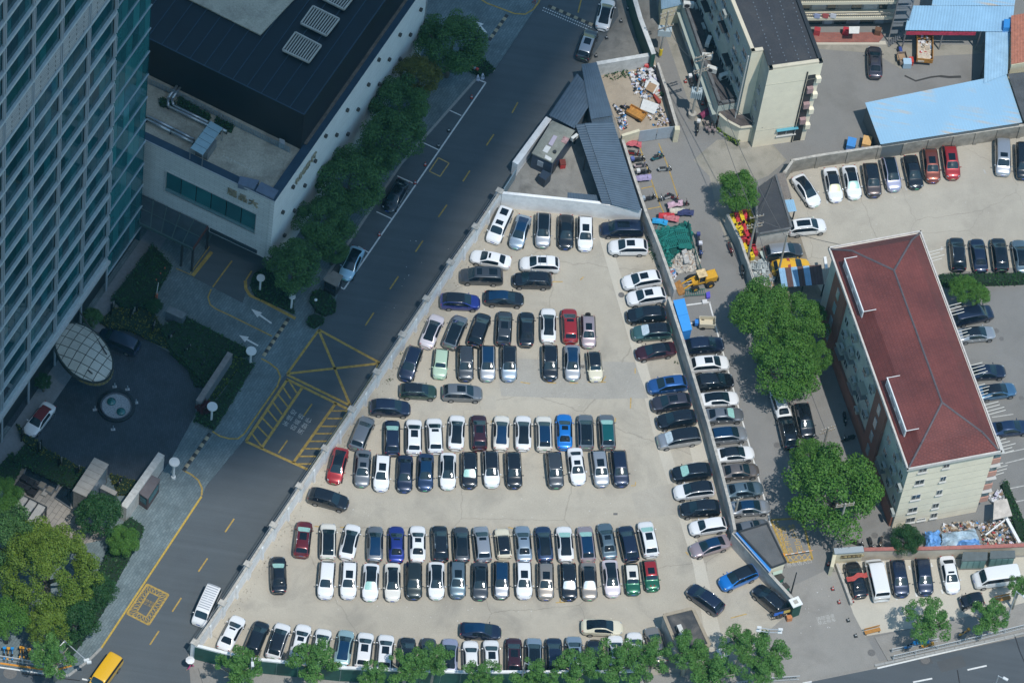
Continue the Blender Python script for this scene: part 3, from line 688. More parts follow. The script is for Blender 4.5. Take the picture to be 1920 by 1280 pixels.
quad_wall('long_wall_base',C1 + wdir * 2.5,C2,0.1,ZB - 0.01,0.5,inw,white_sl,hotel)
quad_wall('end_wall',C2 - wdir * 0.01,C2 - wdir * 0.5 + inw * 20,ZB,ZP - 0.1,0.4,-wdir,white_sl,hotel)
Z0w = onplane(310,358,C1,C0).z; Z1w = onplane(310,320,C1,C0).z
wl = (onplane(310,340,C1,C0) - C1).dot(fdir); wr = (onplane(479,420,C1,C0) - C1).dot(fdir)
F = lambda s: C1 + fdir * s
quad_wall('front_wall',F(0.52),F(wr),ZB,ZP - 0.1,0.5,finn,white_st,hotel)
quad_wall('front_wall',F(wl),F(30),ZB,ZP - 0.1,0.5,finn,white_st,hotel)
quad_wall('front_wall',F(wr + 0.004),F(wl - 0.004),ZB,Z0w,0.5,finn,white_st,hotel)
quad_wall('front_wall',F(wr + 0.004),F(wl - 0.004),Z1w,ZP - 0.1,0.5,finn,white_st,hotel)
for k in range(6):
 a = lerp(wr,wl,k / 6); b = lerp(wr,wl,(k + 1) / 6)
 w = quad_wall('window',F(a + 0.06) + finn * 0.18,F(b - 0.06) + finn * 0.18,Z0w + 0.5,Z1w,0.05,finn,pane_t,hotel)
 quad_wall('sill',F(a + 0.03) + finn * 0.05,F(b - 0.03) + finn * 0.05,Z0w + 0.004,Z0w + 0.5,0.12,finn,mat('pale_teal_glass',(0.14,0.25,0.27),0.15,coat=0.5),w)
for zz in (Z0w - 0.12,Z1w): quad_wall('window_trim',F(wr - 0.1) - finn * 0.08,F(wl + 0.1) - finn * 0.08,zz,zz + 0.12,0.2,finn,mat('bright_stone',(0.42,0.44,0.45),0.55),hotel)
for ss in (wr - 0.12,wl): quad_wall('window_trim',F(ss) - finn * 0.08,F(ss + 0.12) - finn * 0.08,Z0w,Z1w,0.2,finn,MATS['bright_stone'],hotel)
blue_roof = mat('dark_blue_roof_metal',(0.005,0.010,0.018),0.45,0.2,var=0.25,scale=0.5)
blue_trim = mat('blue_grey_trim',(0.022,0.048,0.082),0.5,0.1,var=0.2,scale=1)
roof_conc = ground_mat('roof_concrete',(0.44,0.40,0.32),(0.28,0.25,0.2),(0.58,0.53,0.43),big=0.12,mid=0.8,fine=5,stain=0.6,staincol=(0.1,0.085,0.07),crack=0.2)
quad_wall('coping',C1,C2,ZP - 0.098,ZP,1.1,inw,blue_trim,hotel); quad_wall('coping',F(1.1),F(30),ZP - 0.098,ZP,1.0,finn,blue_trim,hotel)
quad_wall('coping_edge',F(-0.08) - finn * 0.08,F(30) - finn * 0.08,ZP - 0.13,ZP + 0.03,0.09,finn,MATS['bright_stone'],hotel)
MB().face([tuple(v)[:2] + (ZP - 0.45,) for v in (C1 + inw * 0.3 + finn * 0.3,C0 + finn * 0.3,C3,C2 + inw * 0.3)]).build('terrace_roof',roof_conc,hotel)
MB().prism([C1 + inw * 0.51 + finn * 0.51,F(29) + finn * 0.51,F(29) + finn * 8,C1 + inw * 0.51 + finn * 8],ZB,ZB + 0.15).build('soffit',dark_in,hotel)
quad_wall('ground_storey',F(0) + finn * 11 + inw * 0.6,F(30) + finn * 11,0.1,ZB,0.4,finn,mat('dark_wall',(0.03,0.035,0.045),0.7),hotel)
ZR = 22.6
K1 = P(570,215,ZR); K2 = K1 + (P(745,-32,ZR) - K1); K0 = P(284,75,ZR); kd = (K0 - K1).normalized(); k2 = (K2 - K1).normalized()
K0 = K1 + kd * 32; K2 = K1 + k2 * 34; K3 = K0 + (K2 - K1)
MB().prism([K1,K0,K3,K2],ZP - 0.44,ZR).build('roof_box',blue_roof,hotel)
rb_ = MB()
for k in range(1,17):
 a = K1.lerp(K0,k / 17.0)
 MB().seg(a,a + (K2 - K1),0.09,ZR + 0.003,ZR + 0.07).build('roof_seam',blue_trim,hotel)
for (a,b) in ((K1,K0),(K1,K2)): MB().seg(a,b,0.12,ZR - 0.05,ZR + 0.075,off=0.0).build('roof_edge',blue_trim,hotel)
slabp = [P(*q_,ZR) for q_ in ((343,-4),(488,68),(560,-8))]; d_ = (slabp[0] - slabp[1]).normalized(); e_ = (slabp[2] - slabp[1]).normalized()
MB().prism([slabp[1],slabp[1] + d_ * 14,slabp[1] + d_ * 14 + e_ * 14,slabp[1] + e_ * 14],ZR + 0.08,ZR + 0.3).build('pale_roof_deck',roof_conc,hotel)
cream_m = mat('cream_louvre',(0.44,0.42,0.38),0.5,var=0.15,scale=3)
for (lc) in ([(554,61),(602,86),(579,117),(530,94)],[(587,12),(636,36),(612,67),(564,44)],[(620,-36),(669,-12),(645,18),(597,-6)]):
 c4 = [P(x,y,ZR + 0.5) for x,y in lc]
 lv = thing('roof_louvre','cream slatted louvre unit on the dark roof, ' + {61: 'nearest the front corner',12: 'middle of three',-36: 'furthest back'}[lc[0][1]],'roof vent',(c4[0].x,c4[0].y,ZR + 0.08),group='louvre units on the dark roof')
 MB().prism([v for v in c4],ZR + 0.08,ZR + 0.32).build('base',mat('vent_dark',(0.01,0.012,0.016),0.7),lv)
 for a,b in ((0,1),(1,2),(2,3),(3,0)): MB().seg(c4[a],c4[b],0.16,ZR + 0.325,ZR + 0.62).build('frame',cream_m,lv)
 for k in range(1,11):
  a = c4[0].lerp(c4[1],k / 11.0); b = c4[3].lerp(c4[2],k / 11.0)
  MB().seg(a,b,0.12,ZR + 0.33,ZR + 0.55).build('slat',cream_m,lv)
ga = P(572,271,ZP); MB().seg(ga,ga + wdir * 34,0.35,ZP - 0.1 + 0.11,ZP + 0.16).build('gutter',mat('brown_gutter',(0.13,0.10,0.08),0.8,var=0.5,scale=1.5),hotel)
for x,y in [(480 + a / 4.0,b / 4.0) for a,b in ((1228,70),(1072,258),(1150,258),(914,445),(992,443),(1073,440),(836,632),(917,628),(677,823),(758,818),(841,811),(515,1016),(597,1009),(681,1002),(436,1203),(1310,70))] + [(480 + a / 4.0,320 + b / 4.0) for a,b in ((270,118),(358,108),(193,307),(280,296),(205,480))]:
 w = onplane(x,y,C1,C2)
 if (w - C1).dot(wdir) > (C2 - C1).length: continue
 MB().prism([w - wdir * 0.17 - inw * 0.01,w + wdir * 0.17 - inw * 0.01,w + wdir * 0.17 - inw * 0.34,w - wdir * 0.17 - inw * 0.34],w.z - 0.22,w.z + 0.2).build('wall_light',mat('bronze',(0.07,0.065,0.06),0.5,0.5),hotel)
gold = mat('gold_lettering',(0.30,0.27,0.19),0.5,0.2)
wm = onplane(572,315,C1,C2) - inw * 0.14
text_obj('lettering','REGENT',1.3,tuple(wm),wdir,(0,0,1),gold,hotel,extrude=0.1)
for ch,x,y in (('麗',436,361),('晶',456,371),('大',475.5,380.5)):
 w = onplane(x,y,C1,C0) - finn * 0.12
 text_obj('lettering',ch,1.35,tuple(w),-fdir,(0,0,1),gold,hotel,extrude=0.08)
sa = (onplane(394,431,C1,C0) - C1).dot(fdir); sb = (onplane(482,473,C1,C0) - C1).dot(fdir)
zs = onplane(440,452,C1,C0).z
quad_wall('sign_strip',F(sb) - finn * 0.12,F(sa) - finn * 0.12,zs - 0.28,zs + 0.32,0.12,finn,mat('sign_black',(0.02,0.035,0.05),0.4),hotel)
text_obj('sign_lettering','P 地下车库出入口 P',0.5,tuple(F((sa + sb) / 2) - finn * 0.13 + Vector((0,0,zs + 0.02))),-fdir,(0,0,1),wht,hotel,extrude=0.0)
ZT_ = ZP - 0.45
pipe_m = mat('lagged_pipe',(0.42,0.44,0.46),0.35,0.6,var=0.15,scale=4)
z1 = lambda x,y,z: P(x / 4.0,y / 4.0,z)
for k,(name,pts) in enumerate((('a',[(1340,630),(1260,735),(1262,795),(1570,945),(1650,985)]),('b',[(1362,642),(1290,740),(1300,790),(1560,915),(1700,985)]),('c',[(1100,868),(1300,965),(1455,1045)]),('d',[(1100,895),(1280,985),(1450,1068)]))):
 pz = [z1(x,y,ZT_ + 0.55) for x,y in pts]
 t = thing('roof_pipe',['outer insulated pipe bending round the terrace planters','inner insulated pipe bending round the terrace planters','upper straight insulated pipe from the tower to the roof shed','lower straight insulated pipe from the tower to the roof shed'][k],'pipe',(pz[0].x,pz[0].y,ZT_))
 MB().path(pz,0.17,8).build('pipe',pipe_m,t,True)
 for q_ in pz: MB().box(q_.x,q_.y,ZT_ + 0.002,ZT_ + 0.4,0.18,0.18).build('support',dark_steel,t)
c4 = [z1(x,y,ZT_ + 2.6) for x,y in ((1580,908),(1672,960),(1520,1165),(1428,1112))]
sh = thing('roof_shed','pale blue sheet canopy on stilts on the hotel roof terrace','canopy',(c4[0].x,c4[0].y,ZT_))
pb = mat('pale_blue_sheet',(0.30,0.42,0.46),0.4,0.2,var=0.1,scale=2)
for k in range(5):
 a,b = c4[0].lerp(c4[3],k / 5 + 0.006),c4[0].lerp(c4[3],(k + 1) / 5 - 0.006); c,d = c4[1].lerp(c4[2],k / 5 + 0.006),c4[1].lerp(c4[2],(k + 1) / 5 - 0.006)
 MB().prism([a,b,d,c],ZT_ + 2.55,ZT_ + 2.62).build('roof_sheet',pb,sh)
for v in c4: MB().box(v.x,v.y,ZT_,ZT_ + 2.55,0.1,0.1).build('post',steel,sh)
MB().box(*((c4[0] + c4[2]) / 2)[:2],ZT_,ZT_ + 1.4,2.2,1.6,ta).build('machine',mat('machine_grey',(0.2,0.21,0.22),0.5,0.3),sh)
ra = [z1(x,y,ZT_ + 1.1) for x,y in ((1115,590),(1360,700),(1560,800),(1760,905),(2180,1110))]
rl_ = thing('lattice_railing','pale blue lattice railing at the foot of the dark roof box','railing',(ra[0].x,ra[0].y,ZT_))
lat = mat('lattice_blue',(0.2,0.28,0.33),0.5,0.2)
for a,b in zip(ra,ra[1:]):
 n = max(1,int((b - a).length / 1.6))
 for i in range(n):
  p0,p1 = a.lerp(b,i / n),a.lerp(b,(i + 1) / n); q = MB()
  for zz in (0.15,0.38,0.62,0.86,1.08): q.seg(p0,p1,0.05,ZT_ + zz - 0.025,ZT_ + zz + 0.025)
  for j in range(6): c = p0.lerp(p1,j / 6 + 0.01); q.box(c.x,c.y,ZT_ + 0.12,ZT_ + 1.1,0.045,0.06)
  tag(q.build('lattice_bay',lat,rl_),kind='stuff')
for k,(x,y) in enumerate(((1900 - 80,1330),)): pass
dc = [P(x,y,ZT_ + 0.8) for x,y in ((450,330),(486,338),(522,356),(512,372),(476,354),(446,345))]
MB().prism([dc[0],dc[1],dc[4],dc[5]],ZT_,ZT_ + 0.8).build('duct',mat('blue_duct',(0.14,0.17,0.23),0.5,0.2,var=0.15,scale=2),hotel)
MB().prism([dc[1].lerp(dc[2],0.1),dc[2],dc[3],dc[4].lerp(dc[3],0.1)],ZT_,ZT_ + 0.7).build('duct',MATS['blue_duct'],hotel)
MB().prism([P(x,y,ZT_ + 0.9) for x,y in ((524,259),(534,263),(534,273),(524,269))],ZT_,ZT_ + 0.9).build('cabinet',mat('cabinet_grey',(0.4,0.42,0.44),0.5),hotel)
ZC = 4.9
g4 = [P(x,y,ZC) for x,y in ((262,362),(390,424),(362,466),(262,418))]
gc = thing('glass_canopy','flat dark glass canopy between the tower and the hotel wing','canopy',(g4[2].x,g4[2].y,0.1))
for i in range(5):
 for j in range(2):
  f = lambda u,v: g4[0].lerp(g4[1],u).lerp(g4[3].lerp(g4[2],u),v)
  u0,u1,v0,v1 = i / 5 + 0.008,(i + 1) / 5 - 0.008,j / 2 + 0.015,(j + 1) / 2 - 0.015
  MB().prism([f(u0,v0),f(u1,v0),f(u1,v1),f(u0,v1)],ZC - 0.05,ZC).build('pane',mat('smoked_glass',(0.035,0.055,0.07),0.15,coat=0.4,var=0.3,scale=1.0),gc)
for i in range(6):
 a,b = g4[0].lerp(g4[1],i / 5),g4[3].lerp(g4[2],i / 5); MB().seg(a,b,0.12,ZC - 0.06,ZC + 0.04).build('beam',mat('green_grey_steel',(0.08,0.13,0.13),0.5,0.4),gc)
MB().seg(g4[0].lerp(g4[3],.5),g4[1].lerp(g4[2],.5),0.1,ZC - 0.062,ZC + 0.035).build('beam',MATS['green_grey_steel'],gc)
MB().seg(g4[3],g4[2],0.15,ZC - 0.35,ZC + 0.06).build('beam',MATS['green_grey_steel'],gc); MB().seg(g4[1],g4[2],0.15,ZC - 0.3,ZC + 0.062).build('beam',mat('rust_red_steel',(0.1,0.035,0.03),0.6,0.2),gc)
for v in (g4[2],g4[1],g4[2].lerp(g4[3],0.2)): MB().box(v.x,v.y,0.1,ZC - 0.37,0.22,0.22,ta).build('post',dark_steel,gc)
ZO = 5.4
oc = P(157,661,ZO); oa = ang(157,661,45,49,ZO)
al = (P(202,710,ZO) - oc).length * 0.98; bl_ = (P(193,628,ZO) - oc).length * 0.98
al = (P(196,713,ZO) - oc).length
oa = ang(157,661,39,52,ZO); bl_ = (P(192,637,ZO) - oc).length
ova = thing('oval_canopy','oval canopy of square glass panels hung over the hotel entrance','canopy',(oc.x,oc.y,ZO))
ca,sa_ = math.cos(oa),math.sin(oa)
ell = [(oc.x + ca * al * math.cos(t) - sa_ * bl_ * math.sin(t),oc.y + sa_ * al * math.cos(t) + ca * bl_ * math.sin(t)) for t in [2 * math.pi * i / 40 for i in range(40)]]
pan = mat('frosted_panel',(0.44,0.43,0.38),0.25,coat=0.6,var=0.12,scale=1.2)
gr = 1.12; ra_ = ta
for i in range(-5,6):
 for j in range(-5,6):
  c = Vector((oc.x,oc.y)) + Vector((math.cos(ra_),math.sin(ra_))) * i * gr + Vector((-math.sin(ra_),math.cos(ra_))) * j * gr
  h = gr / 2 - 0.045; ex = Vector((math.cos(ra_),math.sin(ra_))) * h; ey = Vector((-math.sin(ra_),math.cos(ra_))) * h
  pl = clip_poly([c - ex - ey,c + ex - ey,c + ex + ey,c - ex + ey],ell)
  if len(pl) >= 3: dm = [0.75 * max(0.0,1 - ((ca * (q_.x - oc.x) + sa_ * (q_.y - oc.y)) / al) ** 2 - ((-sa_ * (q_.x - oc.x) + ca * (q_.y - oc.y)) / bl_) ** 2) for q_ in pl]; MB().prism(pl,[ZO - 0.04 + k for k in dm],[ZO + 0.04 + k for k in dm]).build('glass_panel',pan,ova)
MB().prism(ell,ZO - 0.16,ZO - 0.06).build('under_frame',mat('bronze_frame',(0.12,0.115,0.1),0.4,0.6),ova)
rm = MB()
for i in range(40):
 a,b = ell[i],ell[(i + 1) % 40]; rm.seg(a,b,0.22,ZO - 0.55,ZO + 0.07)
rm.build('rim',mat('dark_rim',(0.06,0.065,0.06),0.3,0.6),ova)
rm = MB()
for i in range(2,12):
 a,b = [Vector((oc.x,oc.y)) + (Vector(p) - Vector((oc.x,oc.y))) * 1.035 for p in (ell[(i - 8) % 40],ell[(i - 7) % 40])]
 d = b - a; rm.seg(a + d * 0.08,b - d * 0.08,0.05,ZO - 0.5,ZO - 0.1)
rm.build('gold_band',mat('gold_glass',(0.40,0.34,0.16),0.2,0.6),ova)
for a,b in (((145,579),(200,664)),((101,646),(173,700))):
 w = onplane(a[0],a[1],A0,B0); w = w + TN * 0.1; e = P(*b,ZO + 0.55)
 MB().tube(w,e,0.09,6).build('tie_rod',mat('brown_steel',(0.09,0.075,0.075),0.5,0.4),ova)
fc = P(218,762,0.1)
ft = thing('fountain','round black rimmed fountain with pebbles and two green glass bowls','fountain',(fc.x,fc.y,0.106))
def ring(c,r0,r1,z0,z1,n=40):
 b = MB()
 for i in range(n):
  t0,t1 = 2 * math.pi * i / n,2 * math.pi * (i + 1) / n
  b.prism([(c.x + r0 * math.cos(t0),c.y + r0 * math.sin(t0)),(c.x + r1 * math.cos(t0),c.y + r1 * math.sin(t0)),(c.x + r1 * math.cos(t1),c.y + r1 * math.sin(t1)),(c.x + r0 * math.cos(t1),c.y + r0 * math.sin(t1))],z0,z1)
 return b
ring(fc,1.85,2.2,0.106,0.42).build('rim',mat('black_granite',(0.012,0.014,0.02),0.25,coat=0.4),ft)
ring(fc,1.66,1.84,0.106,0.3).build('step',mat('grey_granite',(0.07,0.08,0.1),0.4,var=0.3,scale=12),ft)
MB().disc(fc,1.66,0.2,36).build('pebbles',mat('pebbles',(0.27,0.30,0.33),0.7,var=0.6,scale=9,bump=0.6),ft)
for x,y in ((209,752),(227,771)):
 v = P(x,y,0.3); MB().ell((v.x,v.y,0.26),0.55,0.55,0.22,14,6).build('glass_bowl',mat('green_glass',(0.015,0.12,0.12),0.1,coat=0.8,var=0.6,scale=5),ft,True)
for k,(x,y) in enumerate(((215,725),(239,730),(255,755),(178,768),(212,805))):
 v = P(x,y,0.1); t = thing('uplight','small clear bollard lamp ' + ['behind the fountain','behind and right of the fountain','right of the fountain','left of the fountain','in front of the fountain'][k],'lamp',(v.x,v.y,0.106),group='bollard lamps round the fountain')
 MB().box(v.x,v.y,0.106,0.16,0.5,0.3,0.3).build('base',mat('cabinet_grey',(0.4,0.42,0.44),0.5),t); MB().tube((v.x,v.y,0.16),(v.x,v.y,0.9),0.09,8,0.05).build('lamp',mat('lamp_glass',(0.3,0.36,0.4),0.15,coat=0.6),t)
bst = mat('blue_grey_stone',(0.14,0.155,0.175),0.6,var=0.25,scale=2)
bts = mat('brown_grey_stone',(0.2,0.185,0.18),0.7,var=0.2,scale=2)
wsb = mat('white_stone_block',(0.44,0.44,0.42),0.7,var=0.18,scale=2.5)
tan_st = mat('tan_stone',(0.30,0.285,0.26),0.7,var=0.15,scale=1.5)
def block_wall(label,a,b,z,th,m,mc,n,cat='wall',z0=0.1):
 a,b = P(*a,z),P(*b,z); t = thing('wall',label,cat,(a.x,a.y,z0))
 for i in range(n):
  d = (b - a) / n; p0 = a + d * i + d * 0.012; p1 = a + d * (i + 1) - d * 0.012
  MB().seg(p0,p1,th,z0,z - 0.13).build('wall_stone',m,t); MB().seg(p0,p1,th + 0.08,z - 0.125,z).build('coping_stone',mc,t)
 return t
block_wall('long low blue-grey stone wall edging the curved forecourt hedge',(432,661),(372,752),2.4,0.6,bst,bts,10)
block_wall('white stone gate wall beside the guard hut',(303,850),(232,950),3.2,0.75,wsb,wsb,12)
block_wall('short stone wall stepping out from the stone shelter',(190,911),(218,925),2.0,0.5,bst,tan_st,3)
r4 = [P(x,y,4.0) for x,y in ((177,857),(204,870),(162,931),(136,919))]
sh = thing('stone_shelter','tan stone shelter with a long flat roof at the edge of the terrace','shelter',(r4[3].x,r4[3].y,0.1))
MB().prism(r4,3.8,4.0).build('roof',tan_st,sh)
for i in range(1,6):
 a = r4[0].lerp(r4[3],i / 6); b = r4[1].lerp(r4[2],i / 6); MB().seg(a,b,0.03,4.001,4.012).build('roof_joint',mat('joint_dark',(0.12,0.11,0.1),0.8),sh)
def inset(pts,k): c = sum(pts,Vector((0,0,0))) / len(pts); return [c + (p - c) * k for p in pts]
i4 = inset(r4,0.9)
MB().seg(i4[3],i4[2],0.4,0.1,3.79).build('wall',paver_mat('tan_courses',(0.17,0.165,0.16),(0.21,0.2,0.19),(0.09,0.085,0.08),1.0,rot=ROADA - math.pi / 2,bw=1.2,rh=0.6,msz=0.03,vert=True),sh)
MB().seg(i4[0],i4[1],0.4,0.1,3.79).build('wall',MATS['tan_courses'],sh)
MB().seg(i4[3].lerp(i4[0],.02),i4[0].lerp(i4[3],.02),0.3,0.1,3.79).build('wall',tan_st,sh)
MB().seg(i4[1].lerp(i4[2],.04),i4[1].lerp(i4[2],.96),0.08,0.5,3.6).build('glass_front',mat('pale_glass',(0.22,0.27,0.32),0.15,coat=0.5),sh)
r4 = [P(x,y,2.8) for x,y in ((282,889),(301,898),(277,935),(260,923))]
kh = thing('guard_hut','small brown guard hut against the white stone gate wall','guard hut',(r4[0].x,r4[0].y,0.1))
MB().prism(r4,2.62,2.8).build('roof',mat('brown_roof',(0.11,0.095,0.1),0.6,var=0.15,scale=1.5),kh)
MB().prism(inset(r4,0.93),0.1,2.615).build('cabin',mat('brown_panel',(0.075,0.05,0.05),0.6,var=0.15,scale=2),kh)
i4 = inset(r4,0.945)
MB().seg(i4[1].lerp(i4[2],.1),i4[1].lerp(i4[2],.9),0.06,1.1,2.2).build('window',pane_m,kh); MB().seg(i4[3].lerp(i4[2],.15),i4[3].lerp(i4[2],.85),0.06,1.1,2.2).build('window',pane_m,kh)
r4 = [P(x,y,2.6) for x,y in ((625,507),(644,517),(631,537),(606,524))]
kh = thing('kiosk','roadside kiosk with a tan flat roof beside the pale blue car','kiosk',(r4[0].x,r4[0].y,0.0))
MB().prism(r4,2.45,2.6).build('roof',mat('tan_roof',(0.2,0.175,0.15),0.7,var=0.15,scale=2),kh)
i4 = inset(r4,0.86); MB().prism(i4,0,0.9).build('base',dark_steel,kh)
for v in i4: MB().box(v.x,v.y,0.9,2.44,0.1,0.1).build('post',dark_steel,kh)
MB().prism(inset(r4,0.8),0.905,2.2).build('glass',mat('kiosk_glass',(0.02,0.025,0.035),0.1,coat=0.5),kh)
g4 = [P(x,y,3.0) for x,y in ((6,909),(88,950),(50,1006),(-32,965))]
pg = thing('pergola','white slatted pergola in a black frame over the hotel terrace','pergola',(g4[1].x,g4[1].y,0.106))
f = lambda u,v,z: g4[0].lerp(g4[1],u).lerp(g4[3].lerp(g4[2],u),v)
for i in range(6):
 MB().seg(f(i / 5,0,0),f(i / 5,1,0),0.14,2.8,2.92).build('beam',dark_steel,pg)
for v in (0,1): MB().seg(f(0,v,0),f(1,v,0),0.16,2.74,3.0).build('beam',dark_steel,pg)
for i in range(5):
 for k in range(9):
  u = (i + 0.14 + 0.8 * k / 9) / 5; MB().seg(f(u,0.02,0),f(u,0.98,0),0.06,2.925,2.985).build('slat',mat('pergola_slat',(0.45,0.44,0.42),0.5),pg)
for u,v in ((0.02,0.02),(0.98,0.02),(0.98,0.98),(0.02,0.98)): q_ = f(u,v,0); MB().box(q_.x,q_.y,0.106,2.74,0.2,0.2,ta).build('post',dark_steel,pg)
blk = mat('black_water',(0.006,0.01,0.016),0.12,coat=0.3)
for k,px in enumerate(([(48,876),(113,906),(106,918),(43,888)],[(118,908),(136,916),(133,952),(102,931)])):
 c = [P(x,y,0.5) for x,y in px]; t = thing('reflecting_pool',['long narrow black pool along the terrace hedge','short black pool against the stone shelter'][k],'pool',(c[0].x,c[0].y,0.106))
 MB().prism(c,0.106,0.44).build('basin',bst,t); MB().prism(inset(c,0.93),0.442,0.46).build('water',blk,t)
sofa_m = mat('black_weave',(0.014,0.015,0.02),0.8,var=0.3,scale=8)
for k,(x,y) in enumerate(((46,897),(37,910),(58,905),(68,912),(51,915),(60,923))):
 v = P(x,y,0.4); t = thing('sofa',['black woven sofa nearest the pool end','black woven sofa nearest the pergola corner','black woven sofa between the low table and the pool','black woven sofa nearest the pale planter','black woven sofa in the middle of the terrace','black woven sofa closest to the middle of the pergola'][k],'sofa',(v.x,v.y,0.106),ta,'black woven terrace sofas')
 q = MB().box(0,0,0.0,0.38,0.85,0.85).build('seat',sofa_m,t,local=True); MB().box(0.36,0,0.382,0.75,0.13,0.85).build('backrest',sofa_m,t,local=True)
 for s_ in (-1,1): MB().box(-0.04,s_ * 0.36,0.382,0.58,0.66,0.12).build('armrest',sofa_m,t,local=True)
for k,(x,y) in enumerate(((79,909),(94,917))):
 v = P(x,y,0.7); t = thing('planter',['pale stone planter at the pool edge nearer the sofas','pale stone planter at the pool edge nearer the shelter'][k],'planter',(v.x,v.y,0.106),ta)
 MB().box(0,0,0,0.62,0.8,0.8).build('pot',mat('grey_pot',(0.16,0.17,0.18),0.6,var=0.3,scale=6),t,local=True); MB().box(0,0,0.622,0.7,0.66,0.66).build('soil',dirt_m,t,local=True)
v = P(85,925,0.1); t = tag(MB().box(v.x,v.y,0.106,0.42,0.9,0.6,ta).build('low_table',tan_st),'small pale low table among the terrace sofas','table')
lampw = mat('white_lamp',(0.62,0.64,0.64),0.5,var=0.05,scale=3)
def mlamp(x,y,zt,lab,r=0.62):
 v = P(x,y,zt); t = thing('garden_lamp',lab,'lamp',(v.x,v.y,0.1),group='white disc topped lamps along the pavement')
 MB().tube((v.x,v.y,0.1),(v.x,v.y,0.45),0.26,12).build('base',lampw,t,False); MB().tube((v.x,v.y,0.45),(v.x,v.y,zt - 0.05),0.14,10,0.12).build('column',lampw,t)
 q = MB(); q.tube((v.x,v.y,zt - 0.05),(v.x,v.y,zt + 0.1),r,24,r * 0.96); q.build('disc_head',lampw,t)
mlamp(398,762,3.4,'white disc lamp at the corner of the hedge by the long stone wall'); mlamp(327,866,3.6,'white disc lamp beside the white stone gate wall'); mlamp(471,658,3.0,'white disc lamp at the top of the green hedge strip')
mlamp(489,521,3.0,'white disc lamp in the kerbed island under the dark trees',0.5); mlamp(548,556,2.9,'white lamp column under the lowest dark tree by the round hedge',0.4)
v = P(592,562,3.6); t = thing('lamp_post','thin black lamp post between the two round hedges','lamp',(v.x,v.y,0.1)); MB().tube((v.x,v.y,0.1),(v.x,v.y,3.5),0.05,6).build('pole',dark_steel,t); MB().ell((v.x,v.y,3.6),0.2,0.2,0.14,10,5).build('lamp_head',lampw,t,True)
scm = mat('blackened_bronze',(0.02,0.022,0.026),0.4,0.7); scw = mat('sculpture_edge',(0.4,0.4,0.38),0.4,0.4)
def sculpture(x,y,h,w,lab,seed):
 v = P(x,y,0.1 + h * 0.5); r = random.Random(seed); t = thing('sculpture',lab,'sculpture',(v.x,v.y,0.1),ta + r.uniform(-.3,.3),'dark openwork sculptures in the hedges')
 for k in range(3): MB().box(0,0,0.2 + k * h * 0.33,0.3 + k * h * 0.33,w,0.14).build('bar',scm,t,local=True)
 for k in (-1,1): MB().box(k * w * 0.42,0,0,h + 0.2 * k,0.12,0.16).build('upright',scm,t,local=True)
 for k in range(3): MB().box(r.uniform(-.35,.35) * w,0.1,h * r.uniform(.4,.8),h * r.uniform(.85,1.05),0.09,0.08).build('stroke',scw if k else scm,t,local=True)
for k,(x,y,h,w,lab) in enumerate(((211,576,2.4,1.2,'tall dark openwork sculpture nearest the tower wall'),(251,584,2.2,1.3,'dark openwork sculpture beside the round shrub and grey box'),(288,611,1.6,1.2,'dark sculpture with bright strokes below the grey box'),(322,630,1.5,1.2,'dark sculpture with bright strokes right of the grey box'),
                               (352,654,1.2,1.2,'low dark sculpture in the yellow-green hedge'),(381,682,1.0,1.1,'lowest dark sculpture near the long stone wall'),(42,812,2.6,0.7,'tall narrow sculpture beside the white convertible'),(74,838,2.8,0.7,'tallest narrow sculpture in front of the convertible'),
                               (112,868,2.2,0.7,'narrow sculpture midway along the terrace hedge'),(145,883,2.0,0.7,'narrow sculpture next to the stone shelter'),(224,905,1.2,1.1,'squat sculpture between shelter and gate wall'))): sculpture(x,y,h,w,lab,k)
r4 = [P(x,y,2.2) for x,y in ((319,573),(350,587),(343,598),(310,583))]
t = thing('vent_box','grey louvred equipment box at the corner of the driveway hedge','equipment box',(r4[0].x,r4[0].y,0.1))
MB().prism(r4,2.05,2.2).build('lid',mat('grey_lid',(0.15,0.165,0.175),0.6,var=0.2,scale=2),t); MB().prism(inset(r4,0.95),0.1,2.04).build('housing',mat('grey_louvre',(0.1,0.125,0.15),0.6,0.2,var=0.2,scale=3),t)
for k,(x,y) in enumerate(((309,505),(301,515),(293,527))):
 v = P(x,y,0.9); tag(MB().tube((v.x,v.y,0.1),(v.x,v.y,1.3),0.12,8,0.07).build('marker_post',mat('orange_post',(0.5,0.12,0.06),0.6)),['orange marker post furthest up the hedge edge','middle orange marker post at the hedge edge','orange marker post nearest the barrier'][k],'post','orange marker posts')
v = P(293,561,0.1); t = thing('barrier_machine','orange and white barrier arm machine at the hedge edge','barrier',(v.x,v.y,0.1)); MB().box(v.x,v.y,0.1,1.2,0.3,0.3).build('housing',mat('orange_post',(0.5,0.12,0.06),0.6),t); MB().tube((v.x,v.y,1.0),(v.x + 0.1,v.y + 0.3,3.2),0.05,6).build('arm',wht,t)
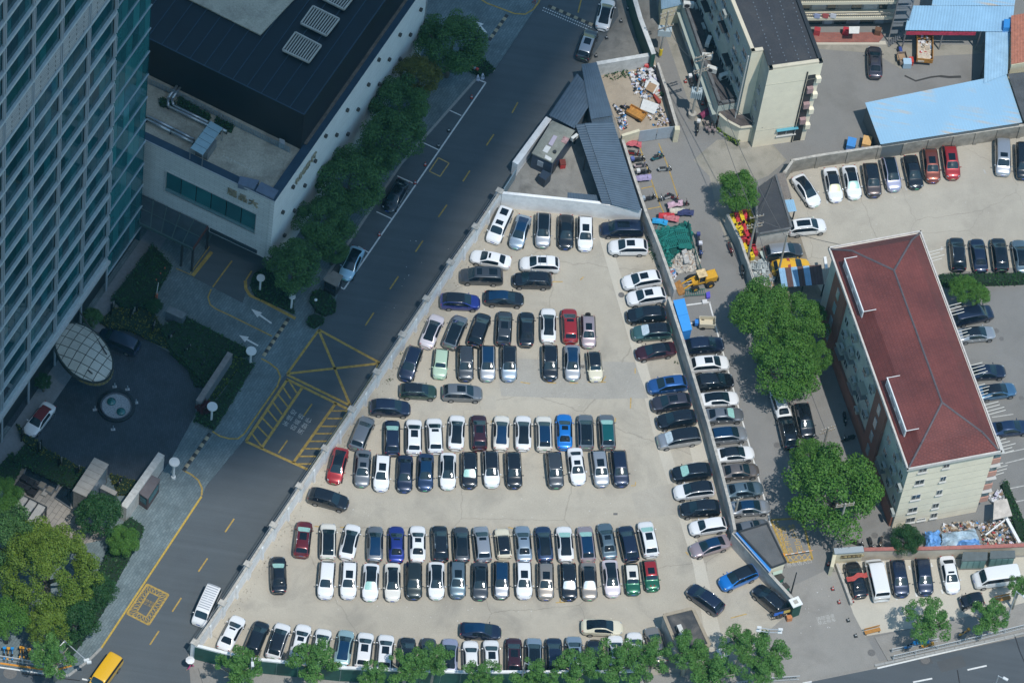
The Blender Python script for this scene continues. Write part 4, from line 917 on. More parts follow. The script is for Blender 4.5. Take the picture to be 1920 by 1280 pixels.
# ================================================================== RIGHT HAND BUILDINGS AND SHEDS
def vmid(pts): return sum(pts,Vector((0,0,0))) / len(pts)
def corr(name,a,b,c,d,m,par,pitch=0.28,h=0.035,th=0.0,joint=0.0):
 a,b,c,d = map(Vector,(a,b,c,d)); n = max(2,int((b - a).length / pitch)) * 2; q = MB()
 e = joint / max(0.1,(b - a).length)
 for i in range(n + 1):
  t = e + (1 - 2 * e) * i / n; z = h if i % 2 else 0.0
  p,r = a.lerp(b,t),d.lerp(c,t); q.v += [(p.x,p.y,p.z + z),(r.x,r.y,r.z + z)]
 for i in range(n):
  q.f.append((2 * i,2 * i + 2,2 * i + 3,2 * i + 1))
 return q.build(name,m,par)
def sheet_roof(par,A,B,C,D,m,n,pitch=0.28,mats=None):
 for i in range(n):
  a,b = A.lerp(B,i / n),A.lerp(B,(i + 1) / n); d,c = D.lerp(C,i / n),D.lerp(C,(i + 1) / n)
  corr('roof_sheet',a,b,c,d,mats[i % len(mats)] if mats else m,par,pitch)
def posts_under(par,pts,z,m,r=0.08):
 for p in pts: MB().box(p.x,p.y,0,z - 0.02,r * 2,r * 2).build('post',m,par)
slate = mat('blue_grey_sheet',(0.085,0.125,0.17),0.45,0.3,var=0.14,scale=0.6)
slate2 = mat('blue_grey_sheet_faded',(0.075,0.11,0.15),0.5,0.3,var=0.16,scale=0.6)
t = thing('shed','long blue-grey corrugated shed roof running back from the lane wall','shed',tuple(P(1119,117,0)))
sheet_roof(t,P(1090,121,3.3),P(1119,117,3.3),P(1149,217,3.3),P(1108,224,3.3),slate,4)
MB().prism(inset([P(1090,121,3.2),P(1119,117,3.2),P(1149,217,3.2),P(1108,224,3.2)],0.95),0,3.2).build('wall',slate2,t)
t = thing('shed','blue-grey corrugated lean-to with crosswise ribs at the road edge','shed',tuple(P(1029,216,0)))
sheet_roof(t,P(1077,241,3.15),P(1029,216,3.15),P(1082,138,3.15),P(1118,178,3.15),slate2,5)
MB().prism(inset([P(1077,241,3.0),P(1029,216,3.0),P(1082,138,3.0),P(1114,176,3.0)],0.94),0,3.0).build('wall',mat('shed_wall',(0.12,0.15,0.19),0.6,var=0.2,scale=1),t)
t = thing('shed','large blue-grey corrugated shed between the lot wall and the lane','shed',tuple(P(1203,395,0)))
sheet_roof(t,P(1096,231,3.5),P(1147,383,3.5),P(1203,396,3.5),P(1150,229,3.5),slate,9,0.3)
sheet_roof(t,P(1079,234,3.3),P(1129,381,3.3),P(1146,382,3.4),P(1096,232,3.4),slate2,8,0.3)
sheet_roof(t,P(1108,224,3.1),P(1148,218,3.1),P(1150,229,3.1),P(1110,231,3.1),slate2,3)
MB().prism([P(1100,236,3.3),P(1149,380,3.3),P(1199,392,3.3),P(1148,233,3.3)],0,3.3).build('wall',mat('shed_wall',(0.12,0.15,0.19),0.6),t)
posts_under(t,[P(x,y,3.3) for x,y in ((1082,240),(1099,290),(1127,376))],3.3,dark_steel)
t = thing('shed','small low corrugated lean-to against the pale lot wall','shed',tuple(P(1064,372,0)))
sheet_roof(t,P(1064,361,2.4),P(1120,366,2.4),P(1127,379,2.3),P(1064,372,2.3),slate,4)
posts_under(t,[P(1066,371,2.2),P(1120,377,2.2)],2.2,dark_steel)
h4 = [P(x,y,3.2) for x,y in ((1035,226),(1078,245),(1036,305),(997,287))]
t = thing('cabin','dark blue cabin with a cluttered grey flat roof beside the sheds','cabin',tuple(h4[3])[:2] + (0,))
MB().prism(h4,3.0,3.2).build('roof',ground_mat('cabin_roof',(0.24,0.25,0.22),(0.16,0.17,0.15),(0.31,0.32,0.28),big=0.4,mid=1.5,stain=0.6,staincol=(0.08,0.08,0.07)),t)
cb = mat('cabin_blue',(0.03,0.05,0.085),0.5,var=0.2,scale=1.5)
i4 = inset(h4,0.95); MB().prism(i4,0,2.995).build('walls',cb,t)
i5 = inset(h4,0.965); MB().seg(i5[3].lerp(i5[2],.3),i5[3].lerp(i5[2],.58),0.08,1.2,2.2).build('window',mat('barred_window',(0.25,0.3,0.35),0.3,var=0.5,scale=12),t)
MB().seg(i5[2].lerp(i5[1],.1),i5[2].lerp(i5[1],.25),0.08,0.02,2.1).build('door',dark_steel,t)
def flat_item(name,px,z0,z1,m,label=None,cat=None,par=None,group=None):
 o = MB().prism([P(x,y,z1) for x,y in px],z0,z1).build(name,m,par)
 if label: tag(o,label,cat,group)
 return o
flat_item('mattress',[(1038,253),(1045,256),(1035,274),(1028,270)],3.203,3.35,mat('lilac_foam',(0.42,0.38,0.46),0.8),'lilac grey mat lying on the cabin roof','mat')
flat_item('panel',[(1024,272),(1033,276),(1026,287),(1017,283)],3.203,3.3,mat('white_board',(0.6,0.61,0.6),0.7,var=0.1,scale=3),'white panel lying on the cabin roof','board')
flat_item('panel',[(1057,255),(1068,260),(1061,270),(1052,265)],3.203,3.3,mat('red_white_board',(0.35,0.22,0.22),0.7,var=0.6,scale=2),'red and white panel on the cabin roof corner','board')
flat_item('panel',[(1023,290),(1035,297),(1032,302),(1021,296)],3.203,3.28,MATS['white_board'],'torn white sheet at the front edge of the cabin roof','board')
v = P(1040,286,3.2); tag(MB().tube((v.x,v.y,3.203),(v.x,v.y,3.45),0.22,12).build('bucket',dark_steel),'black bucket on the cabin roof','bucket')
AK = {}
def ac_unit(x,y,z,lab,a=0.0,s=1.0,m=None,grp='outdoor air conditioner units',z0=None,par=None,w=None):
 v = w if w is not None else P(x,y,z); t = thing('air_conditioner',lab,'air conditioner',(v.x,v.y,v.z - 0.3 * s),a,grp)
 MB().box(0,0,0,0.62 * s,0.95 * s,0.36 * s).build('casing',m or mat('ac_white',(0.58,0.58,0.55),0.5,var=0.12,scale=3),t,local=True)
 MB().tube((-0.13 * s,-0.181 * s,0.31 * s),(-0.13 * s,-0.20 * s,0.31 * s),0.25 * s,14).build('fan_grille',mat('fan_dark',(0.03,0.03,0.035),0.6),t,local=True)
 return t
ac_unit(1077,258,3.0,'white air conditioner on the cabin side wall facing the shed',0.9)
t = plain_wall('low white wall strip between the road and the cabin',[(1029,221),(966,306)],2.4,0.7,wall_w,wall_w,step=2.5)
t = plain_wall('blue-grey lattice fence at the lot corner',[(968,318),(945,354)],2.0,0.08,lat,lat,cat='fence',step=1.0,name='fence')
v = P(1054,312,0); t = thing('bin','red bin beside the dark blue cabin','bin',tuple(v)); MB().box(v.x,v.y,0,0.85,0.65,0.75,0.3).build('body',mat('red_plastic',(0.42,0.03,0.03),0.5),t); MB().box(v.x,v.y,0.852,0.95,0.7,0.8,0.3).build('lid',mat('dark_red',(0.14,0.03,0.025),0.6),t)
tag(MB().prism([P(x,y,1.6) for x,y in ((1018,318),(1034,326),(1022,338),(1010,330))],0,1.6).build('crate',mat('dark_blue_box',(0.02,0.035,0.06),0.5)),'dark blue crate in front of the cabin','crate')
yw = mat('whitewashed_concrete',(0.5,0.51,0.5),0.85,var=0.2,scale=1.5,bump=0.1); tanw = mat('cream_plaster',(0.60,0.55,0.40),0.85,var=0.1,scale=2)
plain_wall('whitewashed concrete wall behind the rubbish heap',[(1119,119),(1172,110),(1226,101)],2.4,0.45,yw,yw,step=3)
t = plain_wall('pale topped wall with a dark green face beside the dark verge',[(1226,101),(1201,35),(1188,-10),(1178,-50)],3.4,0.5,green_b,yw,step=3)
plain_wall('thin brown wall between the rubbish yard and the lane',[(1233,118),(1250,168),(1270,238)],1.8,0.3,mat('brown_plaster',(0.2,0.17,0.14),0.9,var=0.3,scale=1.5),wall_cap,step=3)
plain_wall('cream stub wall left of the grey gate',[(1166,254),(1199,244)],2.6,0.3,tanw,tanw,step=2)
ga_,gb_,gc_ = P(1200,246,2.4),P(1233,241,2.4),P(1265,237,2.4)
t = thing('yard_gate','grey steel double gate of the rubbish yard','gate',tuple(P(1200,246,0)))
gm = mat('pale_gate_steel',(0.38,0.44,0.5),0.5,0.2,var=0.08,scale=2)
MB().seg(ga_,gb_ - (gb_ - ga_) * 0.01,0.06,0.1,2.4).build('gate_leaf',gm,t); MB().seg(gb_ + (gc_ - gb_) * 0.02,gc_,0.06,0.1,2.4).build('gate_leaf',gm,t)
MB().seg(gb_ - (gb_ - ga_) * 0.03,gb_ + (gc_ - gb_) * 0.03,0.1,1.0,1.15).build('bolt',dark_steel,t)
v = P(1270,240,2.6); tag(MB().box(v.x,v.y,0,2.6,0.6,0.6,0.2).build('gate_pillar',tanw),'cream gate pillar at the lane side of the grey gate','pillar')
flat_item('foam_board',[(1213,146),(1220,142),(1237,158),(1226,176),(1208,163)],0.75,0.9,MATS['white_board'],'white foam slab on the rubbish heap','board')
cbd = mat('cardboard',(0.33,0.22,0.13),0.9,var=0.15,scale=3)
flat_item('cardboard_sheet',[(1218,154),(1232,160),(1224,174),(1210,167)],0.93,1.0,cbd,'brown cardboard sheet lying over the white foam slab','cardboard')
flat_item('foam_board',[(1206,185),(1236,196),(1227,214),(1200,204)],0.25,0.4,MATS['white_board'],'large cream white board flat on the yard floor','board')
flat_item('red_sofa',[(1222,173),(1226,174),(1240,190),(1234,193)],0.1,0.6,mat('rust_red_cloth',(0.3,0.05,0.035),0.8),'rust red seat lying beside the rubbish heap','seat')
v = P(1215,123,0.5); tag(MB().tube((v.x - 0.45,v.y,0.5),(v.x + 0.4,v.y + 0.1,0.5),0.38,12).build('barrel',MATS['red_plastic']),'red drum lying at the back of the rubbish heap','drum')
junk = [mat('junk_' + n,c,0.8,var=0.25,scale=5) for n,c in (('white',(0.6,0.6,0.62)),('grey',(0.25,0.26,0.27)),('dark',(0.03,0.035,0.04)),('brown',(0.26,0.17,0.1)),('blue',(0.05,0.22,0.5)),('red',(0.4,0.05,0.05)),('lilac',(0.5,0.48,0.6)),('tan',(0.42,0.36,0.28)))]
def heap(name,poly,n,zmax,weights,seed,smin=0.12,smax=0.5,flat=0.4,ms=None):
 r = random.Random(seed); ms = ms or junk; c = vmid(poly); v = []; f = []; mi = []
 for k in range(n):
  i = r.randrange(len(poly)); a,b = poly[i],poly[(i + 1) % len(poly)]; u,w = r.random(),r.random()
  if u + w > 1: u,w = 1 - u,1 - w
  p = c + (a - c) * u + (b - c) * w; d = max(u + w,0); h = zmax * (1 - d) * r.uniform(0.4,1.1) + 0.08
  sx,sy,sz = r.uniform(smin,smax),r.uniform(smin,smax),r.uniform(smin,smax) * flat
  M = Matrix.Translation((p.x,p.y,h)) @ Matrix.Rotation(r.uniform(0,3.1),4,'Z') @ Matrix.Rotation(r.uniform(-.6,.6),4,'X') @ Matrix.Rotation(r.uniform(-.5,.5),4,'Y')
  o = len(v)
  for x,y,z in ((-1,-1,-1),(1,-1,-1),(1,1,-1),(-1,1,-1),(-1,-1,1),(1,-1,1),(1,1,1),(-1,1,1)):
   q = M @ Vector((x * sx / 2 * r.uniform(.7,1),y * sy / 2 * r.uniform(.7,1),z * sz / 2)); v.append((q.x,q.y,max(0.0,q.z)))
  f += [tuple(o + j for j in q) for q in ((3,2,1,0),(4,5,6,7),(0,1,5,4),(1,2,6,5),(2,3,7,6),(3,0,4,7))]
  mi += [r.choices(range(len(ms)),weights)[0]] * 6
 me = bpy.data.meshes.new(name); me.from_pydata(v,[],f); me.polygons.foreach_set('material_index',mi)
 for m in ms: me.materials.append(m)
 o = bpy.data.objects.new(name,me); COL.objects.link(o); return o
Pz = lambda pts,z=0: [P(x,y,z) for x,y in pts]
tag(heap('rubbish_heap',Pz([(1178,140),(1205,122),(1232,125),(1240,160),(1236,180),(1216,188),(1190,180)]),420,1.0,[9,3,4,2,1.2,1,3,2],5),kind='stuff')
tag(heap('scattered_rubbish',Pz([(1236,195),(1262,240),(1225,236),(1200,200),(1240,178)]),130,0.35,[6,2,5,2,1,1,2,2],6,0.1,0.35),kind='stuff')
tag(heap('rubbish_bags',Pz([(1150,196),(1172,215),(1178,240),(1162,245)]),90,0.5,[5,2,6,1,2,1,2,1],7,0.15,0.45),kind='stuff')
def fpoint(A,B,s,z,out=0.0):
 d = (B - A).normalized(); n = Vector((d.y,-d.x,0)); p = A + d * s + n * out; return Vector((p.x,p.y,z))
def fb_box(mb,A,B,s0,s1,z0,z1,o0,o1):
 d = Vector((B.x - A.x,B.y - A.y)).normalized(); n = Vector((d.y,-d.x)); a = Vector((A.x,A.y))
 return mb.prism([a + d * s0 + n * o0,a + d * s1 + n * o0,a + d * s1 + n * o1,a + d * s0 + n * o1],z0,z1)
win_d = mat('window_dark',(0.03,0.045,0.05),0.12,coat=0.4,var=0.4,scale=1.5); frame_w = mat('window_frame_white',(0.5,0.5,0.48),0.6)
def window(A,B,s,z,w,h,par,glass=None,fm=None,out=0.0,sill=True):
 fr = MB(); fb_box(fr,A,B,s - w / 2,s + w / 2,z,z + 0.06,out + 0.002,out + 0.07); fb_box(fr,A,B,s - w / 2,s + w / 2,z + h - 0.06,z + h,out + 0.002,out + 0.07)
 for q in (s - w / 2,s + w / 2 - 0.06,s - 0.03): fb_box(fr,A,B,q,q + 0.06,z + 0.062,z + h - 0.062,out + 0.002,out + 0.07)
 o = MB(); fb_box(o,A,B,s - w / 2 + 0.01,s + w / 2 - 0.01,z + 0.01,z + h - 0.01,out + 0.0015,out + 0.03); o = o.build('window',glass or win_d,par)
 fr.build('frame',fm or frame_w,o)
 if sill: q = MB(); fb_box(q,A,B,s - w / 2 - 0.1,s + w / 2 + 0.1,z - 0.12,z - 0.003,out + 0.002,out + 0.22); q.build('sill',fm or frame_w,o)
 return o
ZA = 16.0
cream_w = mat('cream_render',(0.80,0.73,0.57),0.85,var=0.06,scale=0.8); green_w = mat('grey_green_render',(0.40,0.44,0.40),0.85,var=0.12,scale=0.8)
dark_roof = ground_mat('bitumen_roof',(0.038,0.042,0.05),(0.028,0.031,0.038),(0.055,0.058,0.066),big=0.15,mid=1.0,fine=5,stain=0.3,staincol=(0.1,0.095,0.09))
bp_ = [P(x,y,ZA) for x,y in ((1442,132),(1543,118),(1462,-100),(1328,-100),(1409,100),(1431,97))]
blk_a = thing('apartment_block','cream end walled apartment block with a flat black roof at the top','building',(bp_[0].x,bp_[0].y,0))
def multi_prism(name,pts,z0,z1,ms,par):
 n = len(pts); me = bpy.data.meshes.new(name); o = wloc(par)
 v = [(p.x - o.x,p.y - o.y,z0 - o.z) for p in pts] + [(p.x - o.x,p.y - o.y,z1 - o.z) for p in pts]
 f = [tuple(range(n,2 * n))] + [(k,(k + 1) % n,n + (k + 1) % n,n + k) for k in range(n)]
 me.from_pydata(v,[],f); uniq = []
 for m in ms:
  if m not in uniq: uniq.append(m)
 for m in uniq: me.materials.append(m)
 me.polygons.foreach_set('material_index',[0] + [uniq.index(m) for m in ms])
 bm = bmesh.new(); bm.from_mesh(me); bmesh.ops.recalc_face_normals(bm,faces=bm.faces); bm.to_mesh(me); bm.free()
 ob = bpy.data.objects.new(name,me); COL.objects.link(ob); ob.parent = par; return ob
multi_prism('walls',bp_,0,ZA - 0.05,[cream_w,green_w,green_w,green_w,cream_w,green_w],blk_a)
MB().prism(inset(bp_,0.975),ZA - 0.045,ZA + 0.02).build('roof',dark_roof,blk_a)
for i in range(6):
 a,b = bp_[i],bp_[(i + 1) % 6]; MB().seg(a,b,0.45,ZA - 0.04,ZA + 0.3,off=0.24 if i != 4 else 0.24).build('parapet',mat('cream_coping',(0.58,0.52,0.4),0.8,var=0.1,scale=1) if i in (0,3,4) else dark_steel,blk_a)
fb0 = MB()
r = random.Random(9)
c0,c1,c2,c3 = P(1440,122,ZA),P(1532,110,ZA),P(1478,-60,ZA),P(1385,-40,ZA)
for i in range(4):
 for j in range(22):
  u = (i + 0.5) / 4 + r.uniform(-.012,.012); w = (j + r.uniform(.35,.65)) / 22; p = c0.lerp(c1,u).lerp(c3.lerp(c2,u),w); fb0.box(p.x,p.y,ZA + 0.021,ZA + 0.12,0.13,0.13,0.4)
tag(fb0.build('roof_clips',mat('faded_blue_clip',(0.13,0.16,0.19),0.6),blk_a),kind='stuff')
Fa,Fb = bp_[0],bp_[1]
for z in (3.4,12.9): q = MB(); fb_box(q,Fa,Fb,0.0,(Fb - Fa).length,z,z + 0.05,0.002,0.03); q.build('string_course',mat('wall_joint',(0.42,0.4,0.33),0.8),blk_a)  # thin strips in a darker cream than the wall
wv = onplane(1474,247,Fa,Fb); sw = (Vector((wv.x,wv.y)) - Vector((Fa.x,Fa.y))).dot(Vector(((Fb - Fa).x,(Fb - Fa).y)).normalized())
window(Fa,Fb,sw,wv.z - 0.6,2.3,1.1,blk_a)
q = MB(); fb_box(q,Fa,Fb,sw - 1.35,sw + 1.35,wv.z + 0.75,wv.z + 0.83,0.003,0.4); q.build('awning',mat('teal_awning',(0.1,0.33,0.42),0.5),blk_a)
Lf = (Fb - Fa).length
for k,z in enumerate((3.0,6.2,9.4,12.6)):     # stacked balconies on the right corner
 q = MB(); fb_box(q,Fa,Fb,Lf - 0.5,Lf + 0.1,z - 0.1,z + 0.8,0.003,0.45); bl2 = q.build('balcony',cream_w,blk_a)
 if k < 3: q = MB(); fb_box(q,Fa,Fb,Lf - 1.35,Lf - 0.62,z + 1.2,z + 2.1,0.003,0.5); q.build('balcony_box',mat('dusty_pink_panel',(0.33,0.22,0.22),0.7,var=0.2,scale=2),blk_a)
q = MB(); fb_box(q,Fa,Fb,Lf - 1.75,Lf - 1.62,0.1,ZA - 1.4,0.003,0.12); q.build('downpipe',dark_steel,blk_a); q = MB(); fb_box(q,Fa,Fb,Lf - 1.5,Lf - 0.56,0.1,ZA - 2.2,0.002,0.02); q.build('recess_shade_strip',dark_steel,blk_a)  # dark flat strip paints in the shade of a recess, wall stays flat
Sa,Sb = bp_[4],bp_[5]; Da,Db = bp_[3],bp_[4]; Ls = (Db - Da).length
for z in (3.2,6.4,9.6): window(bp_[5],bp_[0],1.3,z,0.7,1.3,blk_a)
for fl in range(5):
 for k in range(7):
  s = Ls - 1.6 - k * 2.55
  if r.random() < 0.85: window(Da,Db,s,1.2 + fl * 3.0,1.4,1.3,blk_a)
for s,z in sorted(((Ls - 0.9 - r.random() * 15,1.2 + r.randrange(5) * 3.0) for k in range(13)),reverse=True):
 w = fpoint(Da,Db,s,z + 0.3,0.36)
 AK[z] = AK.get(z,-1) + 1; ac_unit(0,0,0,f'air conditioner on the black roofed block shaded side, {ORD[int(z / 3)]} storey, {ORD[AK[z]]} along',math.atan2((Db - Da).y,(Db - Da).x),1.0,mat('ac_shade_tint',(0.33,0.35,0.33),0.6,var=0.15,scale=3),'air conditioners on the shaded side of the black roofed block',w=w)  # casing colour darkened to paint in the shade of this wall
for k in range(6):
 s = Ls - 2.2 - k * 2.7; q = MB(); fb_box(q,Da,Db,s - 0.9,s + 0.9,5.2 + 3 * (k % 3),5.3 + 3 * (k % 3),0.003,0.8); q.build('canopy',dark_steel,blk_a)
v = P(1409,100,ZA); MB().tube((v.x - 0.3,v.y - 0.5,0),(v.x - 0.3,v.y - 0.5,ZA),0.09,8).build('downpipe',frame_w,blk_a)
ZL = 4.6
lp = [P(x,y,ZL) for x,y in ((1347,198),(1386,191),(1311,6),(1290,-60),(1262,-52),(1283,14))]
low = thing('terrace_row','long low row with a worn dark roof beside the lane','building',(lp[0].x,lp[0].y,0))
multi_prism('walls',lp,0,ZL - 0.1,[green_w,dark_steel,dark_steel,dark_steel,green_w,green_w],low)
MB().prism(inset(lp,1.0),ZL - 0.095,ZL).build('roof',ground_mat('old_tar_roof',(0.055,0.05,0.052),(0.035,0.033,0.036),(0.10,0.09,0.085),big=0.3,mid=1.2,stain=0.5,staincol=(0.2,0.19,0.17)),low)
for i,j in ((4,5),(5,0),(0,1)): MB().seg(lp[i],lp[j],0.35,ZL + 0.003,ZL + 0.25,off=0.25).build('parapet',mat('grey_coping',(0.11,0.115,0.12),0.8,var=0.3,scale=1),low)
LA,LB = lp[5],lp[0]; Ll = (LB - LA).length
for k in range(7):
 s = 1.3 + k * 2.0
 if k in (2,5): q = MB(); fb_box(q,LA,LB,s - 0.5,s + 0.5,0.02,2.1,0.002,0.06); q.build('door',mat('brown_door',(0.09,0.04,0.03),0.6),low)
 else: window(LA,LB,s,1.1,1.1,1.2,low)
q = MB(); fb_box(q,LA,LB,-6,Ll,2.75,2.85,0.002,0.55); q.build('ledge',mat('grey_green_ledge',(0.33,0.37,0.33),0.8),low)
for k,(x,y,a) in enumerate(((1291,9,0.1),(1328,78,1.4),(1326,106,0.1),(1335,130,-0.2),(1358,142,0.6))):
 ac_unit(x,y,ZL + 0.6,['white air conditioner at the far end of the dark low roof','white air conditioner standing sideways halfway down the dark low roof','white air conditioner just above the utility pole crossarms','large white air conditioner near the roof corner gutter','cream air conditioner closest to the shaded wall'][k],a,1.35)
q = MB(); q.prism([P(x,y,3.9) for x,y in ((1245,-15),(1285,-22),(1292,8),(1240,16))],3.8,3.9)
t = thing('shed','pale blue roofed shed with a cream wall closing the end of the side yard','shed',tuple(P(1250,20,0)))
sheet_roof(t,P(1238,-22,4.0),P(1238 + 52,-34,4.0),P(1294,6,4.0),P(1240,18,4.0),mat('faded_blue_sheet',(0.2,0.3,0.38),0.5,0.2,var=0.2,scale=0.8),5)
MB().prism(inset([P(1240,-20,3.8),P(1288,-30,3.8),P(1289,8,3.8),P(1242,17,3.8)],0.97),0,3.8).build('wall',tanw,t)
cp = [P(x,y,3.3) for x,y in ((1347,199),(1400,196),(1424,212),(1426,236),(1388,240),(1362,226),(1348,214))]
t = thing('corner_canopy','faceted dark tiled corner roof at the foot of the cream block','shed',(cp[4].x,cp[4].y,0))
MB().prism(cp,3.1,3.3).build('roof',ground_mat('broken_tiles',(0.06,0.055,0.06),(0.03,0.03,0.035),(0.16,0.13,0.11),big=0.8,mid=3.0,fine=5,stain=0.4),t)
for i in range(3,6): MB().seg(cp[i],cp[i + 1],0.3,3.303,3.42).build('eave',mat('cream_eave',(0.5,0.47,0.38),0.8,var=0.1,scale=2),t)
MB().prism(inset(cp,0.93),0,3.09).build('wall',cream_w,t)
fn = plain_wall('dark brown board fence round the corner shop front',[(1344,216),(1386,240),(1396,243)],2.4,0.08,mat('brown_board',(0.07,0.035,0.028),0.6,var=0.2,scale=2),MATS['brown_board'],cat='fence',step=0.9)
t = thing('planter','grey edged planter with low green shrubs before the brown board fence','planter',tuple(P(1342,243,0)))
MB().prism(Pz([(1340,243),(1384,271),(1388,265),(1345,237)],0.4),-0.01,0.4).build('edging',stone_kerb,t)
A1 = P(1500,63,0); B1 = P(1678,61,0); d1 = (B1 - A1).normalized()
A1 = A1 - d1 * 4
bal = thing('dormitory_block','cream balconied dormitory block at the top with washing on the railing','building',(A1.x,A1.y,0))
L1 = (B1 - A1).length; back = Vector((d1.y,-d1.x,0)) * -1
q = MB(); fb_box(q,A1,B1,0,L1,0,13,-1.4,-9); q.build('walls',mat('grey_render',(0.28,0.3,0.31),0.8,var=0.15,scale=0.6),bal)
cr = mat('cream_fascia',(0.62,0.58,0.46),0.8,var=0.05,scale=1)
for k,z in enumerate((3.0,6.2,9.4)):
 q = MB(); fb_box(q,A1,B1,0,L1,z - 0.28,z + (0.25 if k == 0 else 1.15 if k > 1 else 0.25),-0.12,0.05 if True else 0); q.build('balcony_fascia',cr,bal)
 q = MB(); fb_box(q,A1,B1,0,L1,z - 0.14,z,-1.399,-0.125); q.build('balcony_floor',cr,bal)
 if k < 2:
  q = MB()
  for j in range(int(L1 / 0.25)): fb_box(q,A1,B1,j * 0.25,j * 0.25 + 0.05,z + 0.252,z + 1.05,-0.05,0.0)
  tag(q.build('railing_bars',steel,bal),kind='stuff')
  q = MB(); fb_box(q,A1,B1,0,L1,z + 1.053,z + 1.12,-0.1,0.06); q.build('handrail',chrome_m if 'chrome' in MATS and False else mat('bright_steel',(0.75,0.75,0.74),0.25,0.9),bal)
q = MB(); fb_box(q,A1,B1,0,L1,9.4 + 1.16,9.4 + 4.0,-0.6,-0.1); q.build('upper_wall',cr,bal)
grey_sh = mat('grey_shutter',(0.22,0.235,0.25),0.5,0.2,var=0.1,scale=2); pale_door = mat('pale_blue_door',(0.36,0.41,0.45),0.5)
for fl,z in enumerate((0.02,3.0,6.2)):
 s = 0.7; k = 0
 while s < L1 - 1.2:
  w = (1.0,1.5,1.2,1.7)[k % 4]; q = MB(); fb_box(q,A1,B1,s,s + w,z + 0.01,z + (2.1 if k % 2 == 0 else 2.3),-1.398,-1.32)
  q.build('door' if k % 2 == 0 else 'window',(pale_door,win_d,grey_sh,win_d)[(k + fl) % 4],bal); s += w + 0.25; k += 1
for k,(x,m) in enumerate(((1532,(0.35,0.04,0.05)),(1586,(0.4,0.03,0.05)),(1646,(0.15,0.08,0.05)))):
 v = P(x,59,0.6); tag(MB().box(v.x,v.y,0.102,1.1,0.75,0.6).build('cabinet',mat('cabinet_%d' % k,m,0.5)),['red cabinet on the red terrace nearest the black roof','red cabinet in the middle of the red terrace','brown cabinet at the right end of the red terrace'][k],'cabinet')
rt_ = slab('red_terrace',[(1525,61),(1652,61),(1657,68),(1648,79),(1528,79)],-0.05,0.10,paver_mat('red_brick_paving',(0.30,0.11,0.085),(0.24,0.085,0.07),(0.2,0.13,0.11),1.0,bw=0.5,rh=0.25,msz=0.02,var=0.2))
sheet('terrace_edge',[(1528,79),(1660,77),(1662,84),(1530,84)],0.0,conc_light)
flat_item('white_awning',[(1592,50),(1612,50),(1611,63),(1592,63)],2.3,2.36,MATS['white_board'],'white sheet awning over a doorway on the red terrace','awning')
for k,(x,c) in enumerate(((1533,(0.35,0.4,0.6)),(1549,(0.45,0.1,0.1)),(1563,(0.65,0.66,0.72)))):
 v = P(x,33,3.8); w = fpoint(A1,B1,(Vector((v.x,v.y,0)) - A1).dot(d1),0,0.12); q = MB()
 q.prism([(w.x - 0.35,w.y - 0.03),(w.x + 0.35,w.y - 0.03),(w.x + 0.35,w.y + 0.03),(w.x - 0.35,w.y + 0.03)],3.3,4.15); q.prism([(w.x - 0.55,w.y - 0.02),(w.x - 0.352,w.y - 0.02),(w.x - 0.352,w.y + 0.02),(w.x - 0.55,w.y + 0.02)],3.8,4.1)
 o = q.build('shirt',mat('shirt_%d' % k,c,0.9)); tag(o,['pale blue shirt drying on the balcony rail','red cloth drying on the balcony rail','white shirt drying on the balcony rail'][k],'laundry'); o['kind'] = 'thing'
sx = thing('steel_stair','open grey steel stair tower at the end of the dormitory block','staircase',tuple(P(1670,72,0)))
sc = [P(x,y,0) for x,y in ((1665,78),(1694,77),(1697,62),(1668,62))]
for p in sc:
 MB().box(p.x,p.y,0,9.6,0.12,0.12).build('post',steel,sx)
for z in (1.6,3.1,4.7,6.3,7.9): MB().prism([p for p in inset(sc,1.0 if z > 2 else 0.97)][:4],z - 0.06,z).build('landing' if z in (3.1,6.3) else 'landing',mat('grating',(0.16,0.18,0.2),0.6,0.4),sx)
for z in (3.1,6.3):
 for i in range(4): MB().tube((sc[i].x,sc[i].y,z + 1),(sc[(i + 1) % 4].x,sc[(i + 1) % 4].y,z + 1),0.035,6).build('rail',steel,sx)
for k in range(9): a = sc[0].lerp(sc[1],k / 9); MB().box(a.x + 0.2,a.y - 0.4,0.15 + k * 0.32,0.2 + k * 0.32,0.25,0.9).build('tread',steel,sx)
bs = mat('sky_blue_sheet',(0.26,0.45,0.62),0.5,0.1,var=0.1,scale=0.5); bs2 = mat('sky_blue_sheet_worn',(0.30,0.48,0.63),0.55,0.1,var=0.14,scale=0.8)
